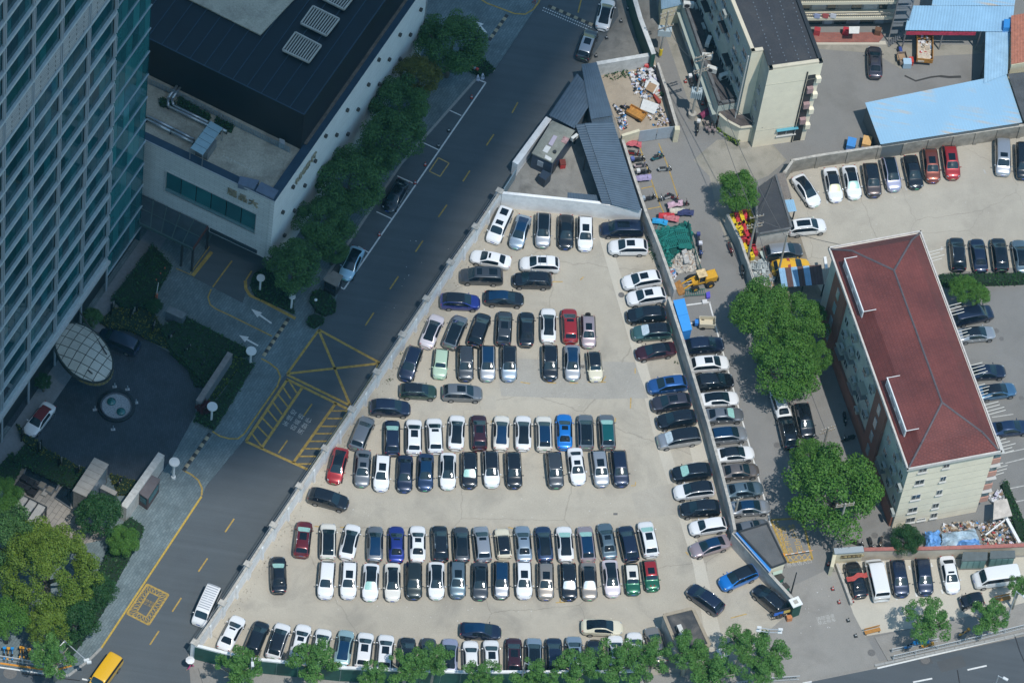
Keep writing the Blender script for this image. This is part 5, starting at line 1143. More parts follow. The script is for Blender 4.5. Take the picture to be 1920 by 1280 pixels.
def streaked(name,c,c2,rot):
 m,t,b = _pr(name); N = t.nodes; L = t.links; b.inputs['Roughness'].default_value = 0.55
 tc = N.new('ShaderNodeTexCoord'); mp = N.new('ShaderNodeMapping'); mp.inputs['Rotation'].default_value = (0,0,-rot); mp.inputs['Scale'].default_value = (0.12,1.6,1); L.new(tc.outputs['Object'],mp.inputs[0])
 n = N.new('ShaderNodeTexNoise'); n.inputs['Scale'].default_value = 1.4; n.inputs['Detail'].default_value = 5; L.new(mp.outputs[0],n.inputs['Vector'])
 n2 = N.new('ShaderNodeTexNoise'); n2.inputs['Scale'].default_value = 0.22; n2.inputs['Detail'].default_value = 5; L.new(tc.outputs['Object'],n2.inputs['Vector'])
 r = N.new('ShaderNodeValToRGB'); r.color_ramp.elements[0].position = 0.5; r.color_ramp.elements[1].position = 0.66; L.new(n.outputs['Fac'],r.inputs[0])
 r2 = N.new('ShaderNodeValToRGB'); r2.color_ramp.elements[0].position = 0.42; r2.color_ramp.elements[1].position = 0.62; L.new(n2.outputs['Fac'],r2.inputs[0])
 mu = N.new('ShaderNodeMath'); mu.operation = 'MULTIPLY'; L.new(r.outputs[0],mu.inputs[0]); L.new(r2.outputs[0],mu.inputs[1])
 x = N.new('ShaderNodeMix'); x.data_type = 'RGBA'; L.new(mu.outputs[0],x.inputs[0]); x.inputs[6].default_value = tuple(c) + (1,); x.inputs[7].default_value = tuple(c2) + (1,)
 y = N.new('ShaderNodeMix'); y.data_type = 'RGBA'; y.blend_type = 'MULTIPLY'; y.inputs[0].default_value = 1; L.new(x.outputs[2],y.inputs[6])
 r3 = N.new('ShaderNodeValToRGB'); r3.color_ramp.elements[0].color = (.85,.88,.9,1); r3.color_ramp.elements[1].color = (1.12,1.08,1.05,1); L.new(n2.outputs['Fac'],r3.inputs[0]); L.new(r3.outputs[0],y.inputs[7])
 L.new(y.outputs[2],b.inputs['Base Color']); MATS[name] = m; return m
bs3 = streaked('sky_blue_sheet_streaked',(0.26,0.45,0.62),(0.42,0.40,0.36),ang(1750,220,12,50))
t = thing('blue_shed','large sky blue corrugated shed roof along the stained concrete wall','shed',tuple(P(1651,271,0)))
a,b,c,d = P(1622,193,3.8),P(1887,139,3.8),P(1917,230,3.2),P(1651,271,3.2)
sheet_roof(t,a,b,c,d,bs3,16,0.3)
MB().prism(inset([a,b,c,d],0.97),0,3.1).build('wall',mat('shed_back',(0.12,0.14,0.15),0.8),t)
t = thing('blue_shed','sky blue corrugated shed roof running up the right side of the yard','shed',tuple(P(1846,157,0)))
sheet_roof(t,P(1848,59,3.9),P(1894,57,3.9),P(1889,139,3.9),P(1845,156,3.9),bs2,4,0.3)
posts_under(t,[P(x,y,3.8) for x,y in ((1850,62),(1848,110),(1847,150))],3.8,steel)
t = thing('blue_shed','wide sky blue corrugated roof beside the steel stair','shed',tuple(P(1697,57,0)))
sheet_roof(t,P(1706,11,4.3),P(1902,12,4.3),P(1897,60,4.1),P(1697,57,4.1),bs,12,0.3)
sheet_roof(t,P(1755,-38,4.4),P(1910,-38,4.4),P(1902,11,4.35),P(1747,11,4.35),bs3,8,0.3)
posts_under(t,[P(x,y,4.0) for x,y in ((1700,56),(1770,57),(1840,57))],4.0,steel)
q = MB(); fb_box(q,P(1700,59,4),P(1840,60,4),0.0,8.6,3.3,3.95,0.0,0.04); q.build('red_banner',mat('red_banner',(0.45,0.04,0.08),0.7,var=0.5,scale=3),t)
tag(MB().prism([P(x,y,4.9) for x,y in ((1883,36),(1894,36),(1893,52),(1882,52))],0,4.9).build('water_tank',mat('tank_blue',(0.03,0.22,0.55),0.5)),'small bright blue box between the blue roofs and the tiled roof','tank')
t = thing('tiled_house','red tiled roof at the right edge beside the blue sheds','house',tuple(P(1895,120,0)))
for k in range(9):
 a,b = P(1896,30 + 10 * k,5.0 - 0.02 * k),P(1990,14 + 10 * k,5.0 - 0.02 * k); c,d = P(1990,25 + 10 * k,4.9 - 0.02 * k),P(1895.6,41 + 10 * k,4.9 - 0.02 * k)
 corr('tile_course',a,b,c,d,mat('terracotta',(0.36,0.14,0.09),0.8,var=0.25,scale=2.5),t,0.35,0.06)
MB().prism(inset([P(1896,30,4.6),P(1990,14,4.6),P(1990,108,4.6),P(1895,124,4.6)],0.97),0,4.6).build('wall',tanw,t)
t = thing('dark_roofed_house','grey ribbed roof at the right edge below the tiled roof','house',tuple(P(1888,150,0)))
sheet_roof(t,P(1890,139,4.2),P(1990,128,4.2),P(1990,215,3.6),P(1919,226,3.6),mat('grey_sheet',(0.08,0.085,0.09),0.6,0.2,var=0.25,scale=1),7)
cw_ = mat('stained_wall',(0.27,0.25,0.215),0.9,var=0.35,scale=0.9,bump=0.2)
wl_ = thing('concrete_wall','stained concrete wall with piers above the upper right lot','wall',tuple(P(1472,325,0)))
q_ = Pz([(1472,322),(1487,300),(1535,291),(1650,274),(1791,253),(1915,235),(1990,222)],2.5)
for a,b in zip(q_,q_[1:]):
 k = max(1,int((b - a).length / 3.2 + .5))
 for i in range(k):
  p0,p1 = a.lerp(b,i / k),a.lerp(b,(i + 1) / k); MB().seg(p0,p1,0.24,0,2.4).build('wall_panel',cw_,wl_); MB().box(p0.x,p0.y,0,2.44,0.45,0.45,math.atan2((b - a).y,(b - a).x)).build('pier',cw_,wl_)
 MB().seg(a,b,0.3,2.403,2.5).build('coping',wall_cap,wl_)
hp = [P(x,y,3.4) for x,y in ((1421,352),(1452,329),(1482,427),(1421,438))]
t = thing('flat_roofed_hut','black flat roofed white hut beside the stacked road barriers','hut',(hp[3].x,hp[3].y,0))
MB().prism(hp,3.3,3.4).build('roof',dark_roof,t); MB().prism(inset(hp,0.97),0,3.295).build('wall',mat('tiled_white_wall',(0.5,0.49,0.46),0.7,var=0.15,scale=2),t)
for i in (1,2,3): MB().seg(hp[i],hp[(i + 1) % 4],0.25,3.403,3.6,off=0.14).build('parapet',mat('grey_coping',(0.11,0.115,0.12),0.8),t)
t = thing('shed','narrow brown ribbed lean-to roof at the corner of the upper lot','shed',tuple(P(1458,325,0)))
sheet_roof(t,P(1456,325,2.6),P(1471,324,2.6),P(1485,372,2.4),P(1470,375,2.4),mat('brown_grey_sheet',(0.2,0.175,0.155),0.6,0.2,var=0.2,scale=2),2)
posts_under(t,[P(1458,328,2.3),P(1483,370,2.3)],2.3,dark_steel)
t = thing('shed','small sky blue sheet roof under the brown lean-to','shed',tuple(P(1475,397,0)))
sheet_roof(t,P(1471,375,2.3),P(1488,374,2.3),P(1494,396,2.2),P(1478,398,2.2),bs,2); posts_under(t,[P(1474,378,2.1),P(1490,394,2.1)],2.1,dark_steel)
plain_wall('grey-green wall along the lane beside the stacked barriers',[(1364,401),(1389,450),(1401,487),(1414,526),(1434,534)],2.3,0.25,mat('grey_green_plaster',(0.36,0.39,0.36),0.85,var=0.2,scale=1),wall_cap,step=3)
yb = mat('yellow_barrier_plastic',(0.66,0.50,0.02),0.5,var=0.12,scale=3); rb2 = mat('red_barrier_plastic',(0.50,0.035,0.05),0.5,var=0.12,scale=3)
def water_barrier(name,x,y,z,a,lab,m,cat='barrier',L=1.9,W=0.5,H=0.75):
 v = P(x,y,z + H); t = thing(name,lab,cat,(v.x,v.y,z),a,'plastic road barriers stacked by the hut')
 q = MB(); n = 5
 for i in range(n):
  x0,x1 = -L / 2 + L * i / n + 0.02,-L / 2 + L * (i + 1) / n - 0.02; w = W * (1.0 if i % 2 == 0 else 0.84)
  q.prism([(x0,-w / 2),(x1,-w / 2),(x1,w / 2),(x0,w / 2)],0,H * (1.0 if i % 2 == 0 else 0.93))
 q.build('shell',m,t,local=True); MB().box(0,0,0.05,H * 0.9,L * 0.98,W * 0.75).build('core',m,t,local=True)
 for k in (-1,1): MB().tube((k * L * 0.3,0,H + 0.002),(k * L * 0.3,0,H + 0.05),0.08,8).build('cap',trim_m if 'black_trim' in MATS else dark_steel,t,local=True)
trim_m = mat('black_trim',(0.018,0.018,0.02),0.5)
al = ang(1390,440,14,40)
bars = [(1376,412,'y'),(1384,410,'r'),(1392,406,'y'),(1399,404,'r'),(1408,404,'y'),(1381,430,'y'),(1390,428,'y'),(1397,426,'r'),(1407,424,'y'),(1388,436,'y'),(1402,440,'r'),(1396,445,'r'),(1410,450,'r'),(1404,460,'y'),(1397,462,'y'),(1414,462,'r'),(1408,470,'y')]
for i,(x,y,c) in enumerate(bars):
 cross = i == 11
 nb = ['at the top left corner of the stack','second along the back row','narrow one in the middle of the back row','fourth along the back row','at the right end of the back row','against the lane wall in the second row','next to the lane wall row','in the middle of the second row','at the right of the second row','wedged along the lane wall','standing in the centre of the stack','lying crosswise over the others','beside the hut wall','in the lower middle','lowest against the lane wall','lowest beside the hut','at the bottom end of the stack'][i]
 water_barrier('road_barrier',x,y,0.0 if i not in (10,11) else 0.75,al if not cross else al + 1.5,('yellow' if c == 'y' else 'red') + ' plastic road barrier ' + nb,yb if c == 'y' else rb2)
br_s = mat('rust_brown_sheet',(0.10,0.055,0.05),0.75,0.1,var=0.25,scale=1.5); bl_s = mat('pale_blue_patch',(0.24,0.42,0.60),0.6,0.1,var=0.15,scale=1.5)
t = thing('patchwork_shed','open shed roofed with rust brown and pale blue sheets over the yellow car','shed',tuple(P(1462,537,0)))
A,B,C,D_ = P(1460,503,2.8),P(1540,496,2.8),P(1545,533,2.5),P(1466,539,2.5)
sheet_roof(t,A,B,C,D_,None,7,0.25,mats=[bl_s,br_s,bl_s,br_s,bl_s,br_s,br_s]); posts_under(t,[A,B,C,D_,D_.lerp(C,.5)],2.45,dark_steel)
MB().prism([P(x,y,0.9) for x,y in ((1545,498),(1548,520),(1543,521),(1540,499))],2.5,2.9).build('end_board',wall_w,t)
t2 = build_car_later = None
gsm = [mat('scrap_' + n,c,0.6,0.2,var=0.2,scale=3) for n,c in (('pale',(0.42,0.46,0.46)),('mid',(0.22,0.26,0.28)),('dark',(0.06,0.07,0.08)),('wood',(0.35,0.24,0.13)))]
tag(heap('scrap_metal',Pz([(1402,492),(1436,488),(1452,520),(1450,535),(1425,532),(1412,520)]),120,0.9,[6,4,2,0.6],15,0.2,0.9,0.25,gsm),kind='stuff')
def frame_panel(x,y,z,a,L,W,n,m,lab,cat='frame',tilt=0.0,name='window_grille',grp=None):
 v = P(x,y,z); t = thing(name,lab,cat,(v.x,v.y,z),a,grp)
 for s in (-1,1): MB().box(0,s * W / 2,0,0.05,L,0.06).build('rail',m,t,local=True)
 q = [MB().box(-L / 2 + L * (k + 0.5) / n,0,0.01,0.045,0.05,W - 0.07).build('bar',m,t,local=True) for k in range(n)]
 t.rotation_euler = (tilt,0,a)
frame_panel(1425,498,0.95,0.1,2.2,1.1,9,gsm[0],'grey barred window frame on top of the scrap pile')
frame_panel(1430,526,0.95,-0.1,2.6,1.0,10,gsm[0],'grey barred frame at the lower end of the scrap pile')
for k,(x,y,s) in enumerate(((1435,480,1.2),)): flat_item('glass_sheet',[(1424,471),(1430,470),(1436,486),(1430,488)],0.3,0.4,mat('pale_green_sheet',(0.42,0.5,0.47),0.4),'pale green plastic sheet beside the dark grey car','sheet')
g4 = [P(x,y,3.3) for x,y in ((1385,997),(1438,981),(1474,1054),(1447,1064))]
t = thing('gatehouse','dark flat roofed gatehouse with a blue eave at the lot exit','gatehouse',(g4[3].x,g4[3].y,0))
MB().prism(g4,3.15,3.3).build('roof',ground_mat('gate_roof',(0.10,0.105,0.11),(0.075,0.08,0.085),(0.15,0.15,0.15),big=0.3,mid=1.0,stain=0.3),t)
for i in range(4): MB().seg(g4[i],g4[(i + 1) % 4],0.2,3.303,3.42).build('parapet',dark_steel,t)
MB().prism(inset(g4,0.95),0,3.145).build('wall',cream_w,t)
e4 = [P(x,y,3.1) for x,y in ((1378,998),(1384,997),(1446,1066),(1443,1073))]
MB().prism(e4,3.0,3.1).build('eave',mat('azure_sheet',(0.04,0.25,0.66),0.5,var=0.05,scale=2),t)
MB().seg(e4[0],e4[3],0.06,2.98,3.12,off=0.05).build('gutter',frame_w,t)
flat_item('green_awning',[(1449,1072),(1467,1067),(1467,1073),(1450,1078)],2.2,2.26,mat('pale_green_awning',(0.4,0.5,0.42),0.6),None,None,t)
h4 = [P(x,y,3.2) for x,y in ((1245,1152),(1299,1139),(1331,1208),(1275,1224))]
t = thing('lot_hut','flat roofed hut with tan parapet in the lower corner of the lot','hut',(h4[3].x,h4[3].y,0))
MB().prism(inset(h4,0.93),3.0,3.1).build('roof',ground_mat('hut_roof',(0.045,0.05,0.055),(0.03,0.034,0.04),(0.07,0.07,0.072),big=0.5,mid=0.9,stain=0.8,staincol=(0.2,0.18,0.16)),t)
for i in range(4): MB().seg(h4[i],h4[(i + 1) % 4],0.38,3.0,3.2 + 0.003 * i).build('parapet',mat('tan_coping',(0.33,0.28,0.21),0.85,var=0.15,scale=2),t)
i4 = inset(h4,0.985)
for i in range(4): MB().seg(i4[i],i4[(i + 1) % 4],0.2,0.02,2.99).build('wall',mat('pale_hut_wall',(0.46,0.48,0.47),0.8,var=0.2,scale=1.2),t)
ac_unit(1276,1183,3.6,'white air conditioner on the roof of the lot hut',ang(1276,1183,6,14),1.4)
t = thing('blue_container','narrow bright blue sheet roofed store against the lane side of the wall','shed',tuple(P(1285,636,0)))
a4 = [P(x,y,2.5) for x,y in ((1262,563),(1283,559),(1298,618),(1280,622))]
az = MATS['azure_sheet']; az2 = mat('azure_bright',(0.05,0.30,0.72),0.45,var=0.05,scale=2)
for k in range(2):
 f_ = lambda u,v_: a4[0].lerp(a4[3],u).lerp(a4[1].lerp(a4[2],u),v_)
 MB().prism([f_(k / 2 + .004,0),f_((k + 1) / 2 - .004,0),f_((k + 1) / 2 - .004,1),f_(k / 2 + .004,1)],2.45,2.52).build('roof_sheet',az2,t)
MB().prism(inset(a4,0.94),0,2.445).build('wall',az,t)
# ================================================================== RED ROOFED BLOCK
ZE = 14.0
E = [P(1552,464,ZE),P(1723,434,ZE),P(1882,846,ZE),P(1701,881,ZE)]      # eave corners: far left,far right,near right,near left
ax = ((E[1] - E[0]) + (E[2] - E[3])).normalized(); ay = Vector((-ax.y,ax.x,0))
if ay.dot(E[0] - E[3]) < 0: ay = -ay
Wd = ((E[1] - E[0]).dot(ax) + (E[2] - E[3]).dot(ax)) / 2; Ln = ((E[0] - E[3]).dot(ay) + (E[1] - E[2]).dot(ay)) / 2
O0 = (E[3] + ax * 0)                                                                # near left corner
def W3(x,y,z): p = O0 + ax * x + ay * y; return Vector((p.x,p.y,z))
red = thing('red_roofed_block','five storey apartment block with a dark red tiled roof and cream end wall','building',(O0.x,O0.y,0))
INS = 0.55
Wc = [W3(INS,INS,0),W3(Wd - INS,INS,0),W3(Wd - INS,Ln - INS,0),W3(INS,Ln - INS,0)]
greenish = mat('pale_green_render',(0.44,0.48,0.43),0.85,var=0.12,scale=0.7); brick_r = mat('brown_red_render',(0.24,0.105,0.075),0.85,var=0.12,scale=0.9)
multi_prism('walls',Wc,0,ZE - 0.3,[cream_w,greenish,greenish,greenish],red)
MB().prism([W3(0,0,0),W3(Wd,0,0),W3(Wd,Ln,0),W3(0,Ln,0)],ZE - 0.295,ZE - 0.02).build('eave',mat('eave_white',(0.58,0.56,0.52),0.8,var=0.15,scale=1.5),red)
for a,b in ((W3(0,0,0),W3(Wd,0,0)),(W3(Wd,0,0),W3(Wd,Ln,0)),(W3(Wd,Ln,0),W3(0,Ln,0)),(W3(0,Ln,0),W3(0,0,0))):
 MB().seg(a,b,0.16,ZE - 0.018,ZE + 0.18,off=0.08).build('gutter',mat('gutter_white',(0.55,0.53,0.5),0.6,var=0.2,scale=2),red)
def tile_mat():
 m,t,b = _pr('red_roof_tiles'); N = t.nodes; L = t.links; b.inputs['Roughness'].default_value = 0.7
 tc = N.new('ShaderNodeTexCoord'); mp = N.new('ShaderNodeMapping'); mp.inputs['Rotation'].default_value = (0,0,-math.atan2(ay.y,ay.x)); L.new(tc.outputs['Object'],mp.inputs[0])
 br = N.new('ShaderNodeTexBrick'); br.inputs['Scale'].default_value = 1; br.inputs['Brick Width'].default_value = 0.30; br.inputs['Row Height'].default_value = 0.36; br.inputs['Mortar Size'].default_value = 0.025; br.offset = 0.5
 br.inputs['Color1'].default_value = (0.165,0.047,0.041,1); br.inputs['Color2'].default_value = (0.138,0.038,0.034,1); br.inputs['Mortar'].default_value = (0.112,0.03,0.028,1)
 L.new(mp.outputs[0],br.inputs['Vector'])
 n = N.new('ShaderNodeTexNoise'); n.inputs['Scale'].default_value = 0.25; n.inputs['Detail'].default_value = 7; L.new(tc.outputs['Object'],n.inputs['Vector'])
 r = N.new('ShaderNodeValToRGB'); r.color_ramp.elements[0].position = .3; r.color_ramp.elements[1].position = .7; r.color_ramp.elements[0].color = (.75,.75,.78,1); r.color_ramp.elements[1].color = (1.25,1.2,1.15,1); L.new(n.outputs['Fac'],r.inputs[0])
 x = N.new('ShaderNodeMix'); x.data_type = 'RGBA'; x.blend_type = 'MULTIPLY'; x.inputs[0].default_value = 1; L.new(br.outputs[0],x.inputs[6]); L.new(r.outputs[0],x.inputs[7]); L.new(x.outputs[2],b.inputs['Base Color'])
 bp = N.new('ShaderNodeBump'); bp.inputs['Strength'].default_value = 0.7; bp.inputs['Distance'].default_value = 0.05; bp.invert = True; L.new(br.outputs['Fac'],bp.inputs['Height']); L.new(bp.outputs[0],b.inputs['Normal'])
 return m
tiles = tile_mat()
h1,w1,h2,l2 = 1.75,1.75,1.0,4.2
e0 = 0.28
LO = [W3(e0,e0,ZE),W3(Wd - e0,e0,ZE),W3(Wd - e0,Ln - e0,ZE),W3(e0,Ln - e0,ZE)]
UP = [W3(e0 + w1,e0 + w1,ZE + h1),W3(Wd - e0 - w1,e0 + w1,ZE + h1),W3(Wd - e0 - w1,Ln - e0 - w1,ZE + h1),W3(e0 + w1,Ln - e0 - w1,ZE + h1)]
RG = [W3(Wd / 2,e0 + w1 + l2,ZE + h1 + h2),W3(Wd / 2,Ln - e0 - w1 - l2,ZE + h1 + h2)]
for k in range(4): MB().face([LO[k],LO[(k + 1) % 4],UP[(k + 1) % 4],UP[k]]).build('roof_slope',tiles,red)
MB().face([UP[0],UP[1],RG[0]]).build('roof_slope',tiles,red); MB().face([UP[1],UP[2],RG[1],RG[0]]).build('roof_slope',tiles,red)
MB().face([UP[2],UP[3],RG[1]]).build('roof_slope',tiles,red); MB().face([UP[3],UP[0],RG[0],RG[1]]).build('roof_slope',tiles,red)
rid = mat('grey_ridge',(0.10,0.085,0.095),0.7,var=0.2,scale=2)
for a,b in ((RG[0],RG[1]),(RG[0],UP[0]),(RG[0],UP[1]),(RG[1],UP[2]),(RG[1],UP[3]),(UP[0],LO[0]),(UP[1],LO[1]),(UP[2],LO[2]),(UP[3],LO[3])):
 MB().tube(tuple(a),tuple(b),0.13,6).build('ridge_cap',rid,red)
def ycoord(x,y,z): return (P(x,y,z) - O0).dot(ay)
for k,(pa,pb) in enumerate((((1586,487),(1621,585)),((1667,710),(1702,808)))):
 y1,y0 = ycoord(*pa,ZE + h1),ycoord(*pb,ZE + h1)
 q = MB(); q.prism([W3(e0 + 0.62,y0,0),W3(e0 + 0.62,y1,0),W3(e0 + w1 + 0.9,y1,0),W3(e0 + w1 + 0.9,y0,0)],ZE + 0.3,ZE + h1 + 0.16); q.build('dormer_roof',tiles,red)
 n = 4
 for i in range(n):
  a,b = lerp(y0,y1,i / n) + 0.03,lerp(y0,y1,(i + 1) / n) - 0.03
  o = MB().prism([W3(e0 + 0.50,a,0),W3(e0 + 0.50,b,0),W3(e0 + 0.615,b,0),W3(e0 + 0.615,a,0)],ZE + 0.32,ZE + h1 + 0.12).build('dormer_panel',wall_w,red)
  MB().prism([W3(e0 + 0.47,a + 0.2,0),W3(e0 + 0.47,b - 0.2,0),W3(e0 + 0.497,b - 0.2,0),W3(e0 + 0.497,a + 0.2,0)],ZE + 0.7,ZE + 1.3).build('window',mat('pale_window',(0.33,0.38,0.42),0.2,coat=0.4),o)
 MB().prism([W3(e0 + 0.45,y0 - 0.1,0),W3(e0 + 0.45,y1 + 0.1,0),W3(e0 + 0.58,y1 + 0.1,0),W3(e0 + 0.58,y0 - 0.1,0)],ZE + h1 + 0.165,ZE + h1 + 0.26).build('dormer_coping',wall_w,red)
 for yy in (y0 - 0.05,y1 + 0.05): MB().seg(W3(e0 + 0.5,yy,0),W3(e0 + w1 + 0.3,yy,0),0.06,ZE + h1 + 0.17,ZE + h1 + 0.25).build('dormer_coping',wall_w,red)
FA,FB = Wc[0],Wc[1]; LF = (FB - FA).length
for zz in [1.2 + 1.43 * k for k in range(9)]:
 q = MB(); fb_box(q,FA,FB,0.02,LF - 0.02,zz,zz + 0.035,0.001,0.012); q.build('joint_line',mat('joint_line',(0.33,0.32,0.27),0.8),red)
for x,y,w,h in ((1730,881,1.0,0.8),(1724,903,1.1,1.1),(1717,931,1.1,1.1),(1711,955,1.1,1.1),(1705,980,1.1,1.1),(1774,873,0.8,0.8),(1768,897,0.7,1.1),(1761,922,0.7,1.1),(1754,947,0.8,1.1),(1749,971,0.8,1.1),(1725,979,1.0,0.4)):
 wv = onplane(x,y,FA,FB); s = (wv - FA).dot((FB - FA).normalized());
 if wv.z > ZE - 1.0: continue
 window(FA,FB,s,max(0.6,wv.z - h / 2),w,h,red)
for k in range(4):
 z = 2.0 + 2.85 * k
 q = MB(); fb_box(q,FA,FB,LF - 0.1,LF + 1.1,z - 0.1,z + 0.9,-2.2,-0.1); q.build('balcony',mat('salmon_panel',(0.50,0.27,0.21),0.8,var=0.1,scale=2),red)
 q = MB(); fb_box(q,FA,FB,LF + 0.0,LF + 1.0,z + 0.903,z + 2.2,-2.1,-0.2); q.build('balcony_glazing',mat('balcony_glass',(0.12,0.17,0.18),0.15,coat=0.5,var=0.4,scale=2),red)
 q = MB(); fb_box(q,FA,FB,LF + 0.0,LF + 1.25,z + 2.203,z + 2.3,-2.2,0.1); q.build('balcony_roof',frame_w,red)
GA,GB = Wc[3],Wc[0]; LG = (GB - GA).length
for (s0_,s1_) in ((LG - 11.2,LG - 7.6),(LG - 27.5,LG - 23.5)):
 q = MB(); fb_box(q,GA,GB,s0_,s1_,0.02,ZE - 0.32,0.002,0.35); q.build('brown_bay',brick_r,red)
 for fl in range(4):
  q = MB(); fb_box(q,GA,GB,(s0_ + s1_) / 2 - 0.4,(s0_ + s1_) / 2 + 0.4,1.6 + fl * 2.9,3.3 + fl * 2.9,0.352,0.42); q.build('window',mat('pale_curtain_window',(0.30,0.36,0.38),0.2,coat=0.4),red)
q = MB(); fb_box(q,GA,GB,0,LG - 0.3,0.02,2.7,0.003,0.3); q.build('brown_plinth',brick_r,red)
r = random.Random(21); k = 0
racks = 0
for fl in range(1,5):
 s = LG - 1.3
 while s > 1.0:
  if not (LG - 11.6 < s < LG - 7.2 or LG - 27.9 < s < LG - 23.1):
   z = 0.9 + fl * 2.75
   window(GA,GB,s,z,1.15,1.25,red,sill=False)
   if r.random() < 0.45:
    w = fpoint(GA,GB,s + 1.15,z - 0.2,0.42); AK[-fl] = AK.get(-fl,-1) + 1; ac_unit(0,0,0,f'air conditioner on the shaded long side, {ORD[fl]} storey, {ORD[AK[-fl]]} from the cream wall',math.atan2((GB - GA).y,(GB - GA).x),0.95,MATS['ac_shade_tint'],'air conditioners on the shaded side of the red roofed block',w=w)
  s -= 2.35
for k,(s,z) in enumerate(((LG - 14.2,7.2),(LG - 16.5,4.6),(LG - 19.0,7.4),(LG - 21.5,4.4),(LG - 5.6,4.6))):
 t = thing('window_cage','wire drying cage on the shaded wall, ' + ['below the near dormer','just past the near dormer','midway along the roof','left of midway, low','nearest the cream end wall'][k],'window cage',tuple(fpoint(GA,GB,s,z,0.3)),0,'wire cages on the shaded side of the red roofed block')
 q = MB(); fb_box(q,GA,GB,s - 0.9,s + 0.9,z,z + 0.06,0.02,0.8); q.build('shelf',steel,t)
 q = MB()
 for j in range(7): fb_box(q,GA,GB,s - 0.9 + j * 0.29,s - 0.87 + j * 0.29,z + 0.062,z + 1.1,0.76,0.8)
 tag(q.build('bars',steel,t),kind='stuff')
 q = MB(); fb_box(q,GA,GB,s - 0.9,s + 0.9,z + 1.103,z + 1.15,0.02,0.8); q.build('top_frame',mat('faded_awning',(0.3,0.3,0.24),0.8),t)
HA,HB = Wc[1],Wc[2]
pole_m = mat('pale_pole',(0.62,0.60,0.55),0.5,0.2)
rk = [(1800,590,4,12.0,3.2,'beside the black car under the far racks'),(1815,632,3,12.0,3.0,'beside the silver car'),(1760 + 25,485,4,12.2,3.0,'over the black SUV at the hedge row'),(1850,700,4,12.0,3.0,'over the dark car in the car park'),(1862,745,5,12.0,2.6,'over the blue car'),(1872,775,4,12.0,3.4,'between the blue cars'),(1890,850,5,10.5,3.6,'past the near corner of the roof'),(1896,905,4,6.5,3.2,'beside the salmon balconies')]
for i,(x,y,n,z,L_,lab) in enumerate(rk):
 s = (P(x,y,z) - HA).dot((HB - HA).normalized()); s = max(0.6,min(s,(HB - HA).length - 2))
 t = thing('drying_rack','rack of pale drying poles sticking out ' + lab,'drying rack',tuple(fpoint(HA,HB,s,z,0.1)),0,'drying racks on the car park side of the red roofed block')
 for j in range(n):
  a = fpoint(HA,HB,s + j * 0.42,z + 0.05 * j,0.02); b = fpoint(HA,HB,s + j * 0.42 + 0.15,z + 0.25,L_ * r.uniform(0.75,1.0)); MB().tube(tuple(a),tuple(b),0.045,6).build('pole',pole_m,t)
for i,(x,y,m,z,w_,l_,lab) in enumerate(((1783,555,'rust',11.5,1.5,3.8,'rust streaked awning on the car park side near the hedge'),(1808,640,'rust2',11.0,1.3,3.2,'dark rusty awning above the silver car'),(1826,690,'tan',11.5,1.4,3.0,'tan ribbed awning above the dark car'),(1842,735,'green',11.5,1.2,3.4,'pale green glass awning over the blue car'),(1878,815,'clear',11.0,1.6,2.4,'clear plastic awning at the near right corner'))):
 s = (P(x,y,z) - HA).dot((HB - HA).normalized())
 cm = {'rust': (0.42,0.34,0.27),'rust2': (0.17,0.075,0.055),'tan': (0.27,0.23,0.17),'green': (0.3,0.42,0.4),'clear': (0.33,0.38,0.38)}[m]
 t = thing('awning',lab,'awning',tuple(fpoint(HA,HB,s,z,0.1)),0,None)
 k_ = max(2,int(l_ / 0.9))
 for j in range(k_):
  q = MB(); fb_box(q,HA,HB,s - l_ / 2 + l_ * j / k_ + .01,s - l_ / 2 + l_ * (j + 1) / k_ - .01,z,z + 0.05,0.003,w_); q.build('awning_sheet',mat('awning_' + m,cm,0.5,var=0.45,scale=1.2),t)
bw_ = mat('beige_wall',(0.48,0.43,0.35),0.85,var=0.12,scale=1); rc = mat('red_brick_cap',(0.34,0.13,0.11),0.8,var=0.2,scale=3)
plain_wall('beige wall with a red brick cap behind the lower right cars',[(1620,1029),(1742,1027),(1870,1023),(1990,1018)],2.2,0.3,bw_,rc,step=3.5,capw=0.16)
t = thing('gate_wall','tan stone corner wall with a slanted grey-blue cap and name plate','wall',tuple(P(1562,1062,0)))
q4 = [P(1564,1033,2.4),P(1619,1029,2.4)]
MB().seg(q4[0],q4[1],0.5,0,2.3).build('wall_face',tanw,t); MB().seg(q4[0],q4[1],0.75,2.303,2.5).build('cap',mat('grey_blue_cap',(0.33,0.38,0.42),0.6),t)
e_ = P(1560,1062,2.0); MB().seg(P(1566,1036,2.0),e_,0.4,0,2.0).build('wall_wing',tanw,t)
u_ = (q4[1] - q4[0]).normalized(); n_ = Vector((u_.y,-u_.x,0)); m0 = q4[0].lerp(q4[1],0.62)
MB().seg(q4[0].lerp(q4[1],.25) + n_ * 0.28,q4[0].lerp(q4[1],.95) + n_ * 0.28,0.06,1.1,1.75).build('name_plate',mat('bronze_plate',(0.12,0.09,0.05),0.5,0.4),t)
text_obj('plate_lettering','上海东方花园',0.5,tuple(m0 + n_ * 0.32)[:2] + (1.42,),u_,(0,0,1),mat('brass_letter',(0.5,0.4,0.2),0.5),t,extrude=0.01)
t = thing('wall','low white edged wall between the lane mouth and the lower right lot','wall',tuple(P(1567,1060,0)))
kerbs('wall_block',[(1569,1055),(1583,1092),(1597,1130)],0.6,wall_cap,step=1.2,w=0.3,zt=0.6,parent=t)
